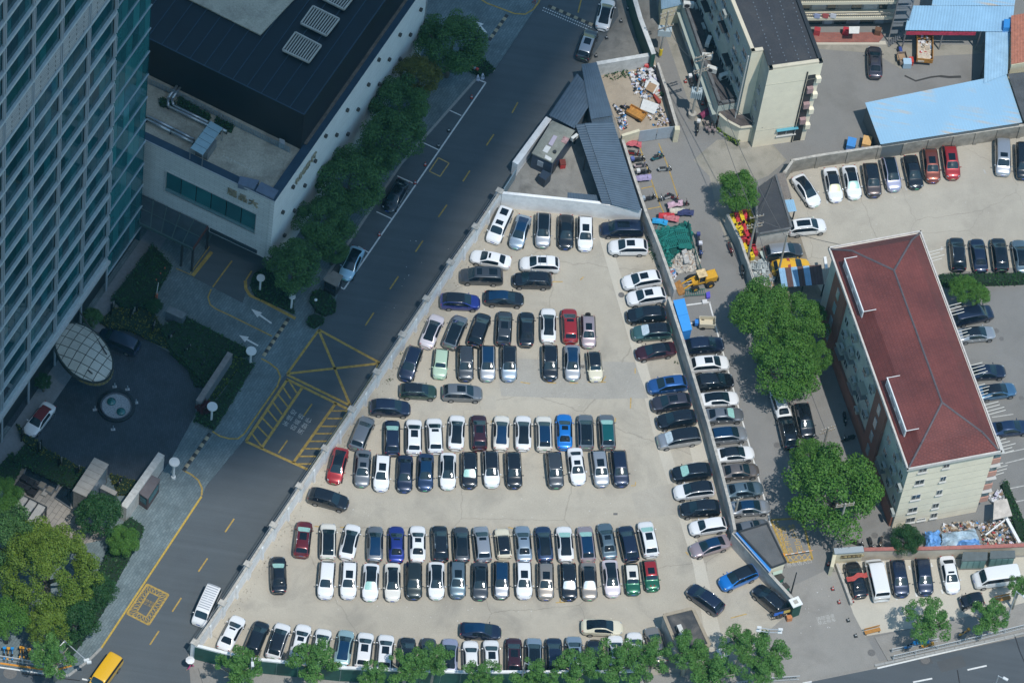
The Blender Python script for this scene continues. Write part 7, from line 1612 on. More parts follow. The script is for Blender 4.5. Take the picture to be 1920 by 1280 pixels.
def st_van():
 return [(0.0,.92,.40,.88,.50),(.006,.97,.55,.90,.62),(.012,.98,.58,.90,.66),(.016,.985,.59,.90,.68),(.02,.985,.60,.90,.70),
   (.04,1.0,.60,.86,.96),(.08,1.0,.60,.87,.985),(.42,1.0,.60,.87,1.0),(.74,1.0,.59,.86,.98),(.78,1.0,.58,.85,.95),(.885,.985,.52,.86,.60),
   (.905,.975,.50,.85,.55),(.95,.95,.46,.82,.49),(.98,.92,.40,.78,.43),(.993,.86,.33,.74,.36),(1.0,.78,.26,.68,.28)]
def st_mini():
 return [(0.0,.80,.44,.74,.50),(.015,.92,.58,.80,.62),(.035,.96,.63,.78,.66),(.045,.97,.64,.77,.69),(.055,.975,.645,.76,.72),
   (.14,1.0,.65,.74,.955),(.20,1.0,.65,.75,.985),(.38,1.0,.645,.76,1.0),(.56,1.0,.64,.75,.975),(.60,1.0,.63,.74,.95),(.70,.99,.61,.80,.69),
   (.75,.985,.60,.80,.66),(.86,.96,.57,.77,.625),(.94,.90,.52,.72,.57),(.98,.80,.42,.64,.46),(1.0,.66,.32,.54,.35)]
SHAPES = {'sedan': (4.85,1.86,1.46,st_sedan()),'suv': (4.72,1.90,1.68,st_suv()),'fastback': (4.75,1.90,1.55,st_fast()),'mpv': (5.1,1.92,1.80,st_mpv()),
          'van': (5.4,2.0,2.1,st_van()),'mini': (3.95,1.74,1.46,st_mini()),'hatch': (4.35,1.80,1.5,st_suv(roofw=0.69)),'minivan': (5.0,1.85,1.95,st_van()),'smart': (2.75,1.62,1.54,st_mini())}
MESH = {}
for k,(L,W,H,st) in SHAPES.items():
 if k in ('sedan','fastback'): kind_side_rear = False
 else: kind_side_rear = True
 a,b_ = list(st[7]),list(st[8]); a[0] = lerp(st[6][0],st[8][0],0.45)
 st[7] = tuple(a); t_ = a[0] * 0.45 + b_[0] * 0.55
 st.insert(8,(t_,) + tuple(lerp(a[q],b_[q],0.45) + (0.004 if q == 4 else 0) for q in range(1,5)))
 MESH[k] = car_meshes(k,L,W,H,st,4,5,7,10,11)
def simple_mesh(fn,name,smooth=True):
 b = MB(); fn(b); me = bpy.data.meshes.new(name); me.from_pydata(b.v,[],b.f)
 if smooth: me.polygons.foreach_set('use_smooth',[True] * len(b.f))
 me.materials.append(None); return me
def _wheel(b,r=0.335,w=0.23):
 b.tube((0,-w / 2,0),(0,w / 2,0),r,16)
def _rim(b,r=0.225):
 b.tube((0,-0.006,0),(0,0.006,0),r,10)
def _lamp(b): b.ell((0,0,0),0.17,0.075,0.035,8,4)
def _tail(b): b.ell((0,0,0),0.045,0.17,0.055,8,4)
def _mirror(b): b.ell((0,0,0),0.07,0.12,0.07,8,4); b.box(0.0,-0.1,-0.06,-0.01,0.05,0.12)
W_ME = simple_mesh(_wheel,'wheel',False); R_ME = simple_mesh(_rim,'rim',False); LAMP_ME = simple_mesh(_lamp,'headlight'); TAIL_ME = simple_mesh(_tail,'tail_light'); MIR_ME = simple_mesh(_mirror,'mirror')
PL_ME = simple_mesh(lambda b: b.box(0,0,-0.07,0.07,0.02,0.44),'number_plate',False)
HND_ME = simple_mesh(lambda b: b.box(0,0,-0.012,0.012,0.16,0.012),'door_handle',False)
def rail_me(L,z0,y):
 def fn(b):
  b.path([(-L / 2,y,z0 - 0.04),(-L / 2 + 0.12,y,z0 + 0.04),(L / 2 - 0.12,y,z0 + 0.04),(L / 2,y,z0 - 0.04)],0.022,6)
 return simple_mesh(fn,'roof_rail')
SUN = {}
def part(me,m,par,loc=(0,0,0),name=None,sc=None,rz=0.0):
 o = bpy.data.objects.new(name or me.name,me); COL.objects.link(o); o.parent = par; o.location = loc
 if sc: o.scale = sc
 if rz: o.rotation_euler = (0,0,rz)
 o.material_slots[0].link = 'OBJECT'; o.material_slots[0].material = m
 return o
def build_car(kind,col,feat,plate='b',name=None):
 L,W,H,st = SHAPES[kind]; ms = MESH[kind]; p = PAINT[col]
 names = {'sedan': 'parked_sedan','suv': 'parked_suv','fastback': 'parked_fastback','mpv': 'parked_minivan','van': 'parked_van','mini': 'parked_hatchback','hatch': 'parked_hatchback','minivan': 'parked_van','smart': 'parked_microcar'}
 t = bpy.data.objects.new(name or names[kind],None); COL.objects.link(t)
 roof = p
 if 'k' in feat: roof = PAINT['black']
 if 'w' in feat: roof = PAINT['white']
 if 'c' in feat: roof = PAINT['warm white']
 if 'R' in feat: roof = PAINT['red']
 if 'v' in feat: roof = PAINT['silver']
 gl = {'g': glass_m,'G': glass_blue,'T': glass_teal}
 top = next((gl[c] for c in feat if c in gl),None)
 body = part(ms[0],p,t)
 part(ms[7],trim_m if kind in ('suv','hatch','van') else p,body)
 part(ms[8],PAINT['silver'] if 'B' in feat else p,t)
 part(ms[1],shade_m if 'h' in feat else shade_y if 'y' in feat else shade_w if 'H' in feat else glass_w,t)
 part(ms[2],glass_m if top is None else top if kind == 'fastback' else glass_m,t)
 part(ms[3],glass_m,t); part(ms[13],glass_m,t)
 for s in (4,5): part(ms[s],top or roof,t,name='glass_roof' if top else 'roof')
 part(ms[6],roof,body); part(ms[12],roof,body)
 big = 's' in feat; tw = 'S' in feat
 part(ms[9],top or (glass_m if (big or tw or 'q' in feat) else roof),t,name='glass_roof' if top else 'sunroof' if (big or tw or 'q' in feat) else 'roof')
 part(ms[10],top or (glass_m if big else roof),t,name='glass_roof' if top else 'sunroof' if big else 'roof')
 part(ms[11],top or (glass_m if tw else roof),t,name='glass_roof' if top else 'sunroof' if tw else 'roof')
 wb = {'sedan': .30,'suv': .30,'fastback': .31,'mpv': .30,'van': .30,'mini': .32,'hatch': .31,'minivan': .3,'smart': .34}[kind]
 for sx in (-1,1):
  for sy in (-1,1):
   w = part(W_ME,tyre_m,t,(sx * wb * L + 0.02 * L,sy * (W / 2 - 0.10),0.335))
   part(R_ME,rim_d if 'd' in feat else rim_m,w,(0,sy * 0.118,0),'rim')
 for sy in (-1,1):
  part(LAMP_ME,lamp_m,t,(L * 0.447,sy * W * 0.355,lerp(st[14][2],st[14][4],0.5) * H - 0.005),rz=-sy * 0.75)
  part(TAIL_ME,tail_m,t,(-L * 0.474,sy * W * 0.36,(st[2][2] + 0.0) * H),rz=sy * 0.5)
  part(MIR_ME,p,t,(L * 0.205 if kind not in ('mpv','van','minivan') else L * 0.30,sy * (W / 2 + 0.06),st[10][2] * H + 0.08),sc=(1,sy,1))
  if 'r' in feat:
   key = ('r',kind)
   if key not in SUN: SUN[key] = rail_me(L * 0.42,(st[7][4]) * H + 0.03,0)
   part(SUN[key],chrome_m,t,(-0.05 * L,sy * W / 2 * st[7][3] * 0.97,0),'roof_rail')
  for hx in (0.06,-0.14): part(HND_ME,chrome_m,body,(L * hx,sy * (W / 2 + 0.004),0.58 * H),'door_handle')
 pm = plate_g if plate == 'g' else plate_b
 part(PL_ME,pm,t,(L * 0.5 + 0.0,0,0.34 * H * 0.95),'number_plate'); part(PL_ME,pm,t,(-L * 0.497,0,0.50 * H),'number_plate')
 return t
FEATW = {'s': 'sunroof','q': 'small sunroof','S': 'twin sunroof panels','g': 'dark glass roof','G': 'blue glass roof','T': 'teal glass roof','k': 'black roof','w': 'white roof','c': 'cream roof','R': 'red roof','v': 'silver roof','r': 'roof rails','h': 'green windscreen shade','y': 'yellow windscreen shade','H': 'pale windscreen shade'}
KINDW = {'sedan': 'sedan','suv': 'SUV','fastback': 'fastback','mpv': 'people carrier','van': 'van','mini': 'small hatchback','hatch': 'hatchback','minivan': 'minivan','smart': 'microcar'}
D = (0,1); Uq = (0,-1)
G1 = 'cars parked in the walled lot'; G2 = 'cars parked along the lane outside the lot wall'; G3 = 'cars parked in the upper right lot'
ROWS = [
 ('top row under the pale wall',G1,D,'from the left',[
  (937,421,'mpv','white','S','b',-30,66),(975,434,'fastback','silver blue','G','g',-20,63),(1018,431,'suv','silver','g','g',-2,60),(1061,434,'fastback','black','g','b',-1,60),(1097,437,'suv','white','s','b',0,60)]),
 ('row against the right wall',G1,(-60,0),'from the top',[
  (1166,429,'mpv','navy','s','b',-60,0),(1178,463,'suv','white','s','b',-60,0),(1203,525,'suv','white','s','b',-60,10),(1212,556,'suv','white','s','b',-60,8),(1211,590,'suv','black','','b',-60,4),
  (1222,622,'suv','teal green','kH','g',-60,4),(1229,658,'sedan','maroon','k','b',-60,9),(1251,721,'suv','blue','s','b',-60,7),(1258,754,'suv','plum grey','s','b',-60,7),(1268,786,'suv','black','','b',-60,9),
  (1273,821,'mpv','silver','kH','g',-60,9),(1296,885,'suv','black','hr','b',-60,7),(1301,919,'suv','white','k','b',-60,7),(1312,953,'suv','black','r','b',-60,4),(1327,986,'hatch','white','','b',-60,9),(1331,1023,'sedan','pink','G','g',-60,18)]),
 ('small group near the pale left wall',G1,(60,0),'from the top',[
  (920,486,'sedan','white','q','b',-60,-12),(1012,495,'suv','white','sd','b',-60,-2),(903,517,'mpv','dark grey','S','b',-60,-2),(998,525,'suv','black','r','b',-60,-2),(863,565,'suv','deep blue','k','b',60,3),(945,559,'fastback','black','G','g',60,3)]),
 ('row of eight under the crosswise black cars',G1,Uq,'from the left',[
  (810,620,'sedan','pale pink','g','g',24,-58),(854,621,'suv','grey','gr','g',24,-58),(899,617,'suv','black','','b',20,-60),(945,614,'suv','dark grey','rs','b',3,-60),(987,616,'sedan','black','','g',1,-60),
  (1028,609,'sedan','white','g','g',0,-60),(1068,609,'suv','red','q','b',-3,-60),(1103,621,'hatch','pink','s','g',2,60)]),
 ('row behind the mint green car',G1,D,'from the left',[
  (770,681,'suv','navy','r','b',-22,60),(826,681,'mini','mint green','','g',-6,60),(873,680,'suv','dark grey','r','b',0,60),(914,680,'suv','silver','G','g',0,60),(954,680,'suv','silver blue','k','b',1,60),
  (1031,679,'suv','black','r','b',1,60),(1073,679,'fastback','silver','G','g',1,60),(1115,686,'mini','cream','k','b',6,60)]),
 ('crosswise trio beside the left wall',G1,(60,0),'from the top',[
  (784,733,'hatch','dark green','kr','b',60,3),(867,736,'suv','grey','s','g',60,2),(732,764,'suv','navy','r','b',60,3)]),
 ('upper long row',G1,Uq,'from the left',[
  (679,811,'suv','grey','','g',24,-58),(735,819,'suv','navy','hr','b',0,-60),(776,817,'suv','white','s','b',0,-60),(815,815,'suv','white','q','b',-3,-60),(856,809,'fastback','white','g','g',3,-60),(898,809,'suv','maroon','rs','b',-2,-60),
  (940,810,'fastback','warm white','G','g',2,-60),(981,810,'fastback','white','g','g',0,-60),(1020,811,'suv','warm white','G','g',-2,-60),(1058,808,'sedan','bright blue','s','b',-1,-60),(1098,808,'suv','grey','g','g',-2,-60),(1138,808,'suv','grey','hT','g',-4,-60)]),
 ('lower long row',G1,D,'from the left',[
  (633,872,'fastback','red','g','g',-15,60),(680,877,'sedan','grey','s','g',-4,60),(716,885,'suv','white','s','b',-4,60),(759,887,'sedan','navy','','b',-2,60),(798,884,'sedan','dark blue','G','g',-2,60),(840,882,'fastback','white','g','g',-1,60),
  (880,880,'suv','black','hr','b',0,60),(921,878,'suv','white','k','g',3,60),(963,880,'suv','black','r','b',3,60),(1040,880,'suv','dark grey','r','g',6,60),(1081,873,'sedan','white','s','b',8,60),(1125,877,'suv','silver','s','b',8,60),(1162,877,'suv','navy','','b',7,60)]),
 ('left edge column',G1,D,'from the top',[(616,935,'suv','black','','b',60,16),(522,1076,'sedan','black','h','b',-2,-60)]),
 ('row of seventeen',G1,Uq,'from the left',[
  (568,1009,'suv','dark red','hsr','b',7,-60),(615,1013,'suv','warm white','g','g',1,-60),(656,1014,'fastback','white','g','g',14,-60),(703,1018,'fastback','grey','G','g',1,-60),(743,1019,'sedan','deep blue','q','b',0,-60),(783,1018,'sedan','white','s','b',0,-60),
  (825,1017,'suv','black','r','b',-3,-60),(865,1019,'fastback','dark grey','g','g',-3,-60),(904,1018,'suv','silver','q','b',-7,-60),(943,1017,'mini','cream','k','b',-7,-60),(981,1018,'sedan','silver blue','q','b',-5,-60),(1020,1018,'fastback','dark blue','g','g',-6,-60),
  (1059,1018,'fastback','white','hg','g',-5,-60),(1099,1018,'suv','pink','hG','g',-7,-60),(1138,1013,'sedan','blue grey','s','b',-11,-60),(1178,1017,'suv','navy','','b',-13,-60),(1215,1009,'suv','white','hs','b',-13,-60)]),
 ('row of sixteen ending at the green hatchbacks',G1,D,'from the left',[
  (612,1086,'suv','white','','b',-5,60),(654,1086,'suv','white','s','b',-3,60),(695,1090,'fastback','white','hg','g',-3,60),(736,1090,'sedan','warm white','g','b',0,60),(776,1087,'suv','green black','','b',0,60),(818,1087,'fastback','white','g','g',0,60),
  (858,1085,'suv','blue grey','s','b',0,60),(900,1088,'sedan','dark grey','g','g',0,60),(940,1086,'suv','dark grey','GB','g',0,60),(982,1086,'suv','white','s','b',2,60),(1023,1088,'suv','champagne','s','b',1,60),
  (1066,1089,'suv','black','Hr','b',3,60),(1104,1088,'sedan','champagne','Hk','g',3,60),(1146,1083,'fastback','pale pink','g','g',7,60),(1185,1085,'mini','racing green','cs','b',6,60),(1220,1078,'mini','racing green','Rs','g',9,60)]),
 ('bottom row along the green hoarding',G1,Uq,'from the left',[
  (434,1186,'sedan','white','q','b',30,-58),(481,1196,'suv','black','','b',24,-60),(522,1200,'suv','white','kr','g',20,-60),(563,1203,'sedan','white','s','b',15,-60),(602,1211,'suv','white','s','b',12,-60),(645,1213,'fastback','pale teal','G','g',10,-60),
  (683,1218,'suv','white','s','b',7,-60),(722,1222,'suv','white','s','b',5,-60),(763,1227,'suv','black','r','b',3,-60),(802,1229,'sedan','dark grey','','b',3,-60),(843,1229,'fastback','lavender','g','g',2,-60),(883,1234,'sedan','white','','b',-2,-60),
  (921,1232,'suv','white','s','b',-2,-60),(963,1228,'suv','maroon','sr','b',0,-60),(1001,1228,'suv','silver blue','g','g',0,-60),(1039,1228,'suv','navy','r','b',-2,-60),(1077,1225,'suv','silver blue','s','b',-3,-60),(1116,1232,'sedan','black','','b',-2,-60),
  (1155,1224,'sedan','white','','b',-4,-60),(1192,1218,'sedan','white','','b',-7,-60),(1230,1208,'sedan','champagne','q','b',-18,-60)]),
 ('lower aisle',G1,(60,0),'from the left',[
  (901,1182,'fastback','navy','G','g',60,4),(1129,1175,'fastback','cream','g','g',60,2),(1322,1122,'suv','navy','r','b',-60,-44),(1384,1082,'suv','bright blue','k','b',-60,26),(1444,1124,'suv','black','r','b',-58,-50)]),
 ('row outside the wall',G2,(60,0),'from the top',[
  (1321,647,'suv','navy','r','b',60,-5),(1330,682,'suv','white','s','b',60,-5),(1339,715,'suv','black','r','b',60,-5),(1347,748,'sedan','white','g','g',60,-4),(1356,778,'sedan','grey','hq','b',60,-3),(1364,815,'suv','silver','G','g',60,-6),
  (1376,851,'sedan','white','k','b',60,-6),(1385,883,'sedan','brown grey','q','b',60,-5),(1393,918,'sedan','blue grey','q','b',60,-7),(1405,951,'sedan','silver','G','b',60,-4),(1405,990,'sedan','grey','q','b',60,-11)]),
 ('upper right lot',G3,D,'from the left',[
  (1512,357,'fastback','white','g','g',38,55),(1562,346,'sedan','white','yk','b',13,60),(1597,341,'fastback','white','hg','g',13,60),(1635,337,'suv','brown','k','b',10,60),(1671,326,'suv','lavender','g','g',14,60),(1712,322,'fastback','black','','g',14,60),
  (1746,310,'suv','copper red','s','b',8,60),(1783,304,'suv','red','s','g',9,60),(1880,294,'mpv','silver','q','b',1,60),(1919,301,'mpv','black','','b',2,60),(1513,425,'suv','white','sSr','b',60,-6),(1469,471,'suv','dark grey','v','b',60,-6)]),
 ('row by the hedge behind the red roof',G3,Uq,'from the left',[
  (1795,475,'suv','black','r','b',-6,-60),(1835,478,'sedan','navy','','g',-9,-60),(1874,476,'suv','black','s','g',-8,-60),(1914,480,'sedan','blue grey','g','g',-10,-60)]),
 ('car park right of the red roof','cars parked behind the red roofed block',(60,0),'from the top',[
  (1824,590,'mpv','navy','','b',60,-12),(1829,626,'sedan','silver','k','b',60,-6),(1848,697,'sedan','navy','','b',60,-4),(1868,733,'sedan','steel blue','k','b',60,-8),(1893,802,'sedan','dark blue','','b',60,-6)]),
 ('lower right lot','cars parked in the lower right lot',D,'from the left',[
  (1605,1085,'sedan','black','','b',-18,-60),(1645,1084,'van','white','','b',-14,-60),(1686,1083,'suv','navy','','b',10,60),(1732,1080,'suv','navy','','b',8,60),(1781,1076,'sedan','white','q','b',13,60),(1869,1081,'van','white','','b',-60,8),(1822,1125,'smart','black','','b',-40,6)]),
 ('shade of the lane trees','cars standing under the lane trees',Uq,'from the left',[
  (1463,757,'sedan','white','','b',-18,-60),(1477,807,'suv','black','r','b',-14,-60),(1509,788,'suv','black','','b',14,60)]),
 ('diagonal road','cars standing along the diagonal road',D,'from the top',[
  (1135,26,'fastback','white','g','g',14,-58),(1101,83,'suv','dark grey','vs','g',20,-58),(742,366,'sedan','black','','b',-36,62),(659,493,'fastback','pale blue','g','g',-28,60),(387,1135,'minivan','white','','b',-28,60),(197,1262,'minivan','yellow','','b',-42,58)]),
 ('upper yard','cars in the upper yard',Uq,'from the left',[(1640,116,'sedan','plum grey','q','b',-2,-60)]),
 ('hotel forecourt','cars waiting on the hotel forecourt',D,'from the left',[(222,640,'mpv','navy','','b',-60,-24)]),
]
def anch(x,y,kind,dx,dy):
 H = SHAPES[kind][2]
 p = P(x,y + 1.0,H * 0.42)
 return p,ang(x,y,dx,dy,H * 0.42)
used_labels = set(); look_count = {}
for rown,grp,dd,order,cars in ROWS:
 for c in cars:
  look = (c[3],c[2],''.join(sorted(c[4].replace('d','').replace('B','')))); look_count[look] = look_count.get(look,0) + 1
CARS = {}; PROTO = {}
for rown,grp,dd,order,cars in ROWS:
 rl = {}
 for c in cars:
  k = (c[3],KINDW[c[2]],c[4]); rl[k] = rl.get(k,0) + 1
 for i,(x,y,kind,col,feat,plate,dx,dy) in enumerate(cars):
  p,a = anch(x,y,kind,dx,dy)
  key = (kind,col,feat,plate)
  if key in PROTO: t = copy_tree(PROTO[key])
  else: t = build_car(kind,col,feat,plate); PROTO[key] = t
  t.location = (p.x,p.y,0.105 if rown == 'hotel forecourt' else 0.004); t.rotation_euler = (0,0,a)
  if rown in ('upper right lot','lower right lot'): t.location.z = 0.01
  fw = next((FEATW[ch] for ch in feat if ch in FEATW),None)
  if col == 'racing green': fw = FEATW[feat[0]]
  base = f'{col} {KINDW[kind]}' + (f' with {fw}' if fw else '')
  same_here = rl[(col,KINDW[kind],feat)] > 1
  if not same_here and rl.get((col,KINDW[kind],feat),0) == 1: lab = f'{base}, in the {rown}'
  else:
   nb = []
   if i > 0: nb.append(f'{cars[i-1][3]} {KINDW[cars[i-1][2]]}')
   if i + 1 < len(cars): nb.append(f'{cars[i+1][3]} {KINDW[cars[i+1][2]]}')
   lab = f'{base}, {ORD[i]} {order}, {rown}'
  if len(lab.split()) > 16 or lab in used_labels: lab = f'{col} {KINDW[kind]}, {ORD[i]} {order}, {rown}'
  used_labels.add(lab)
  t['label'] = lab; t['category'] = 'van' if kind in ('van','minivan') else 'car'; t['group'] = grp
  CARS[(x,y)] = t
def relabel(xy,lab,**kw):
 o = CARS[xy]; o['label'] = lab
 for k,v in kw.items(): o[k] = v
 return o
relabel((197,1262),'bright yellow van turning at the bottom left road mouth')
relabel((387,1135),'white van with ribbed roof standing beside the end of the white lot wall')
relabel((659,493),'pale blue fastback with black glass roof in the roadside bay by the kiosk')
relabel((742,366),'black sedan in the roadside bay half under the dark trees')
relabel((1135,26),'white car with black glass roof driving away past the dark verge')
relabel((1101,83),'dark SUV with a silver roof driving away behind the white car')
relabel((222,640),'dark people carrier waiting beside the oval entrance canopy')
relabel((1822,1125),'tiny black two seater with silver side shell near the bright kerbed lot edge')
relabel((1645,1084),'white van parked beside the black car with red cloth')
relabel((1869,1081),'long white van in front of the two green equipment cabinets')
relabel((1605,1085),'black coupe with a red cloth over its roof')
for xy,w in (((1686,1083),'navy SUV parked between the white van and another navy SUV'),((1732,1080),'navy SUV parked between a navy SUV and the white sedan near the green cabinets')): relabel(xy,w)
def extra(car,name,fn,m,smooth=False):
 b = MB(); fn(b); o = b.build(name,m,car,smooth,local=True); return o
for xy in ((387,1135),):
 L,W,H,st = SHAPES['minivan']
 for k in range(11):
  extra(CARS[xy],'roof_rib',lambda b: b.box(-L * 0.43 + k * L * 0.062,0,H * 0.995,H + 0.055,0.09,W * 0.72),PAINT['silver'])
extra(CARS[(1103,621)],'spare_wheel',lambda b: b.tube((-2.36,0,0.85),(-2.16,0,0.85),0.34,14),tyre_m)
for k in (0.05,-0.75): extra(CARS[(1012,495)],'roof_bar',lambda b: b.tube((k,-0.72,1.74),(k,0.72,1.74),0.025,6),chrome_m)
for k in (-0.2,0.2): extra(CARS[(1220,1078)],'bonnet_stripe',lambda b: b.face([(1.0,k - 0.07,1.015),(1.62,k - 0.07,0.935),(1.62,k + 0.07,0.935),(1.0,k + 0.07,1.015)]),PAINT['red'])
c = CARS[(1605,1085)]
def cloth(b):
 n = 12; m_ = 5
 for i in range(n + 1):
  y = -1.25 + 2.5 * i / n
  for j in range(m_ + 1):
   x = -0.25 - 0.12 * math.sin(i * 0.9) + 0.62 * j / m_ - 0.35 * (i / n)
   z = 1.56 - 0.16 * max(0,abs(y) - 0.5) ** 1.5 * 2.5 + 0.03 * math.sin(i * 2.1 + j * 1.7)
   b.v.append((x,y,z))
 for i in range(n):
  for j in range(m_):
   a = i * (m_ + 1) + j; b.f.append((a,a + 1,a + m_ + 2,a + m_ + 1))
b = MB(); cloth(b); o = b.build('red_cloth',mat('red_cloth',(0.42,0.07,0.06),0.85,var=0.2,scale=4),None,True)
o.location = c.location; o.rotation_euler = c.rotation_euler; tag(o,'faded red cloth laid across the roof of the black coupe','cloth')
p,a = anch(74,786,'sedan',-40,52)
t = build_car('sedan','white','s','b',name='parked_convertible'); t.location = (p.x,p.y,0.106); t.rotation_euler = (0,0,a)
softtop = mat('red_soft_top',(0.14,0.012,0.018),0.85,var=0.2,scale=8)
for ch in t.children_recursive:
 if ch.name.startswith(('roof_','roof','sunroof','rear_window')): ch.material_slots[0].material = softtop; ch.name = 'soft_top'
tag(t,'white convertible with a closed dark red soft top beside the glass tower','car','cars waiting on the hotel forecourt')
relabel((1640,116),'dark grey brown sedan standing alone in the upper yard below the red terrace')
p,a = anch(1483,500,'suv',60,-5)
t = build_car('suv','yellow','r','b'); t.location = (p.x,p.y,0.004); t.rotation_euler = (0,0,a)
tag(t,'yellow car half under the patchwork sheet roof','car','cars parked in the upper right lot')
for k in (-0.4,): extra(t,'red_roof_stripe',lambda b: b.box(k,0,1.685,1.725,0.35,1.3),mat('rust_red_cloth',(0.3,0.05,0.035),0.8))
# ================================================================== SMALL THINGS
def cmat(n,c,ro=0.5,me=0.0,var=0.0): return mat(n,c,ro,me,var=var,scale=4)
def skin(name,edges,m,par,lv=1):
 idx = {}; v = []; e = []; rr = []
 for ch in edges:
  prev = None
  for q in ch:
   k = tuple(round(c,3) for c in q[:3])
   if k not in idx: idx[k] = len(v); v.append(q[:3]); rr.append(q[3])
   if prev is not None: e.append((prev,idx[k]))
   prev = idx[k]
 me = bpy.data.meshes.new(name); me.from_pydata(v,e,[]); o = bpy.data.objects.new(name,me); COL.objects.link(o)
 o.modifiers.new('k','SKIN'); s = o.modifiers.new('s','SUBSURF'); s.levels = lv; s.render_levels = lv
 for i,d in enumerate(me.skin_vertices[0].data): d.radius = (rr[i],rr[i]); d.use_root = i == 0
 m2 = bpy.data.meshes.new_from_object(o.evaluated_get(bpy.context.evaluated_depsgraph_get())); bpy.data.objects.remove(o)
 m2.materials.clear(); m2.materials.append(m); m2.polygons.foreach_set('use_smooth',[True] * len(m2.polygons))
 o = bpy.data.objects.new(name,m2); COL.objects.link(o); o.parent = par; return o
def person(x,y,lab,top,legs,hair=(0.02,0.015,0.012),dx=0,dy=1,sit=False,stride=0.28,z0=0.0,hat=None):
 b = P(x,y,z0); t = thing('person',lab,'person',(b.x,b.y,z0),ang(x,y,dx,dy))
 H = 0.93 if not sit else 0.78; pel = (0,0,H,.12); ch = (0.03,0,H + .36,.14); nk = (0.04,0,H + .54,.055); hd = (0.06,0,H + .68,.1)
 S = stride if not sit else 0
 def leg(s): return [pel,(0.0,s * .1,H - .06,.09),((s * S * .5,s * .11,H * .52,.065) if not sit else (.42,s * .14,H - .03,.075)),((s * S * 1.0 - .03,s * .1,.09,.042) if not sit else (.40,s * .14,.30,.045)),((s * S + .14,s * .11,.04,.035) if not sit else (.54,s * .14,.26,.035))]
 def arm(s): return [(0.03,0,H + .46,.1),(.03,s * .19,H + .46,.055),((-s * .1,s * .25,H + .2,.043) if not sit else (.2,s * .26,H + .24,.043)),((-s * .02 + .08,s * .27,H - .02,.032) if not sit else (.46,s * .24,H + .2,.032)),((.1 - s * .02,s * .27,H - .1,.026) if not sit else (.54,s * .22,H + .2,.026))]
 skin('body',[[pel,ch,(0.03,0,H + .46,.1),nk,hd,(0.06,0,H + .78,.07)],leg(1),leg(-1),arm(1),arm(-1)],cmat('skin_tone',(0.42,0.27,0.19),0.6),t,2)
 g = lambda c,k: [(q[0],q[1],q[2],q[3] + k) for q in c]
 skin('trousers',[g(leg(1)[:4],.022),g(leg(-1)[:4],.022)],cmat('cloth_' + str(legs),legs,0.9),t)
 skin('shirt',[g([pel,ch,(0.03,0,H + .46,.1)],.02),g(arm(1)[:4],.02),g(arm(-1)[:4],.02)],cmat('cloth_' + str(top),top,0.9),t)
 MB().ell((0.05,0,H + .73),.115,.105,.115,10,6).build('hair',cmat('hair',hair,0.7),t,True,local=True) if hat is None else MB().ell((0.05,0,H + .73),.15,.14,.14,12,6).build('helmet',cmat('helmet',hat,0.3),t,True,local=True)
 for s in (-1,1):
  f = arm(s)[-1]
  for k in range(5): MB().tube((f[0],f[1],f[2]),(f[0] + .03 + .008 * k,f[1] + s * (k - 2) * .014,f[2] - (.07 if not sit else .03)),.009,5,.006).build('finger',MATS['skin_tone'],t,local=True)
 return t
p_ = person(357,1252,'person in a black top and bright pink trousers walking under a white parasol',(0.02,0.02,0.022),(0.62,0.07,0.25),dx=-30,dy=8,stride=.4,z0=0.08)
q = MB(); r_ = 0.52
for i in range(8):
 a,b_ = i * math.pi / 4,(i + 1) * math.pi / 4; q.face([(0.1,0,2.12),(0.1 + r_ * math.cos(a),r_ * math.sin(a),1.92),(0.1 + r_ * math.cos(b_),r_ * math.sin(b_),1.92)])
u = q.build('parasol',cmat('parasol_cloth',(0.7,0.7,0.7),0.8),None); u.location = p_.location; u.rotation_euler = p_.rotation_euler; tag(u,'white parasol held over the walking person','parasol')
h_ = MB().tube((0.1,0,1.1),(0.1,0,2.1),.015,5).build('handle',dark_steel,u,local=True)
person(1001,8,'person in a pale blue shirt standing on the far pavement corner',(0.2,0.4,0.6),(0.35,0.12,0.13),dx=10,dy=20,stride=.15,z0=0.1)
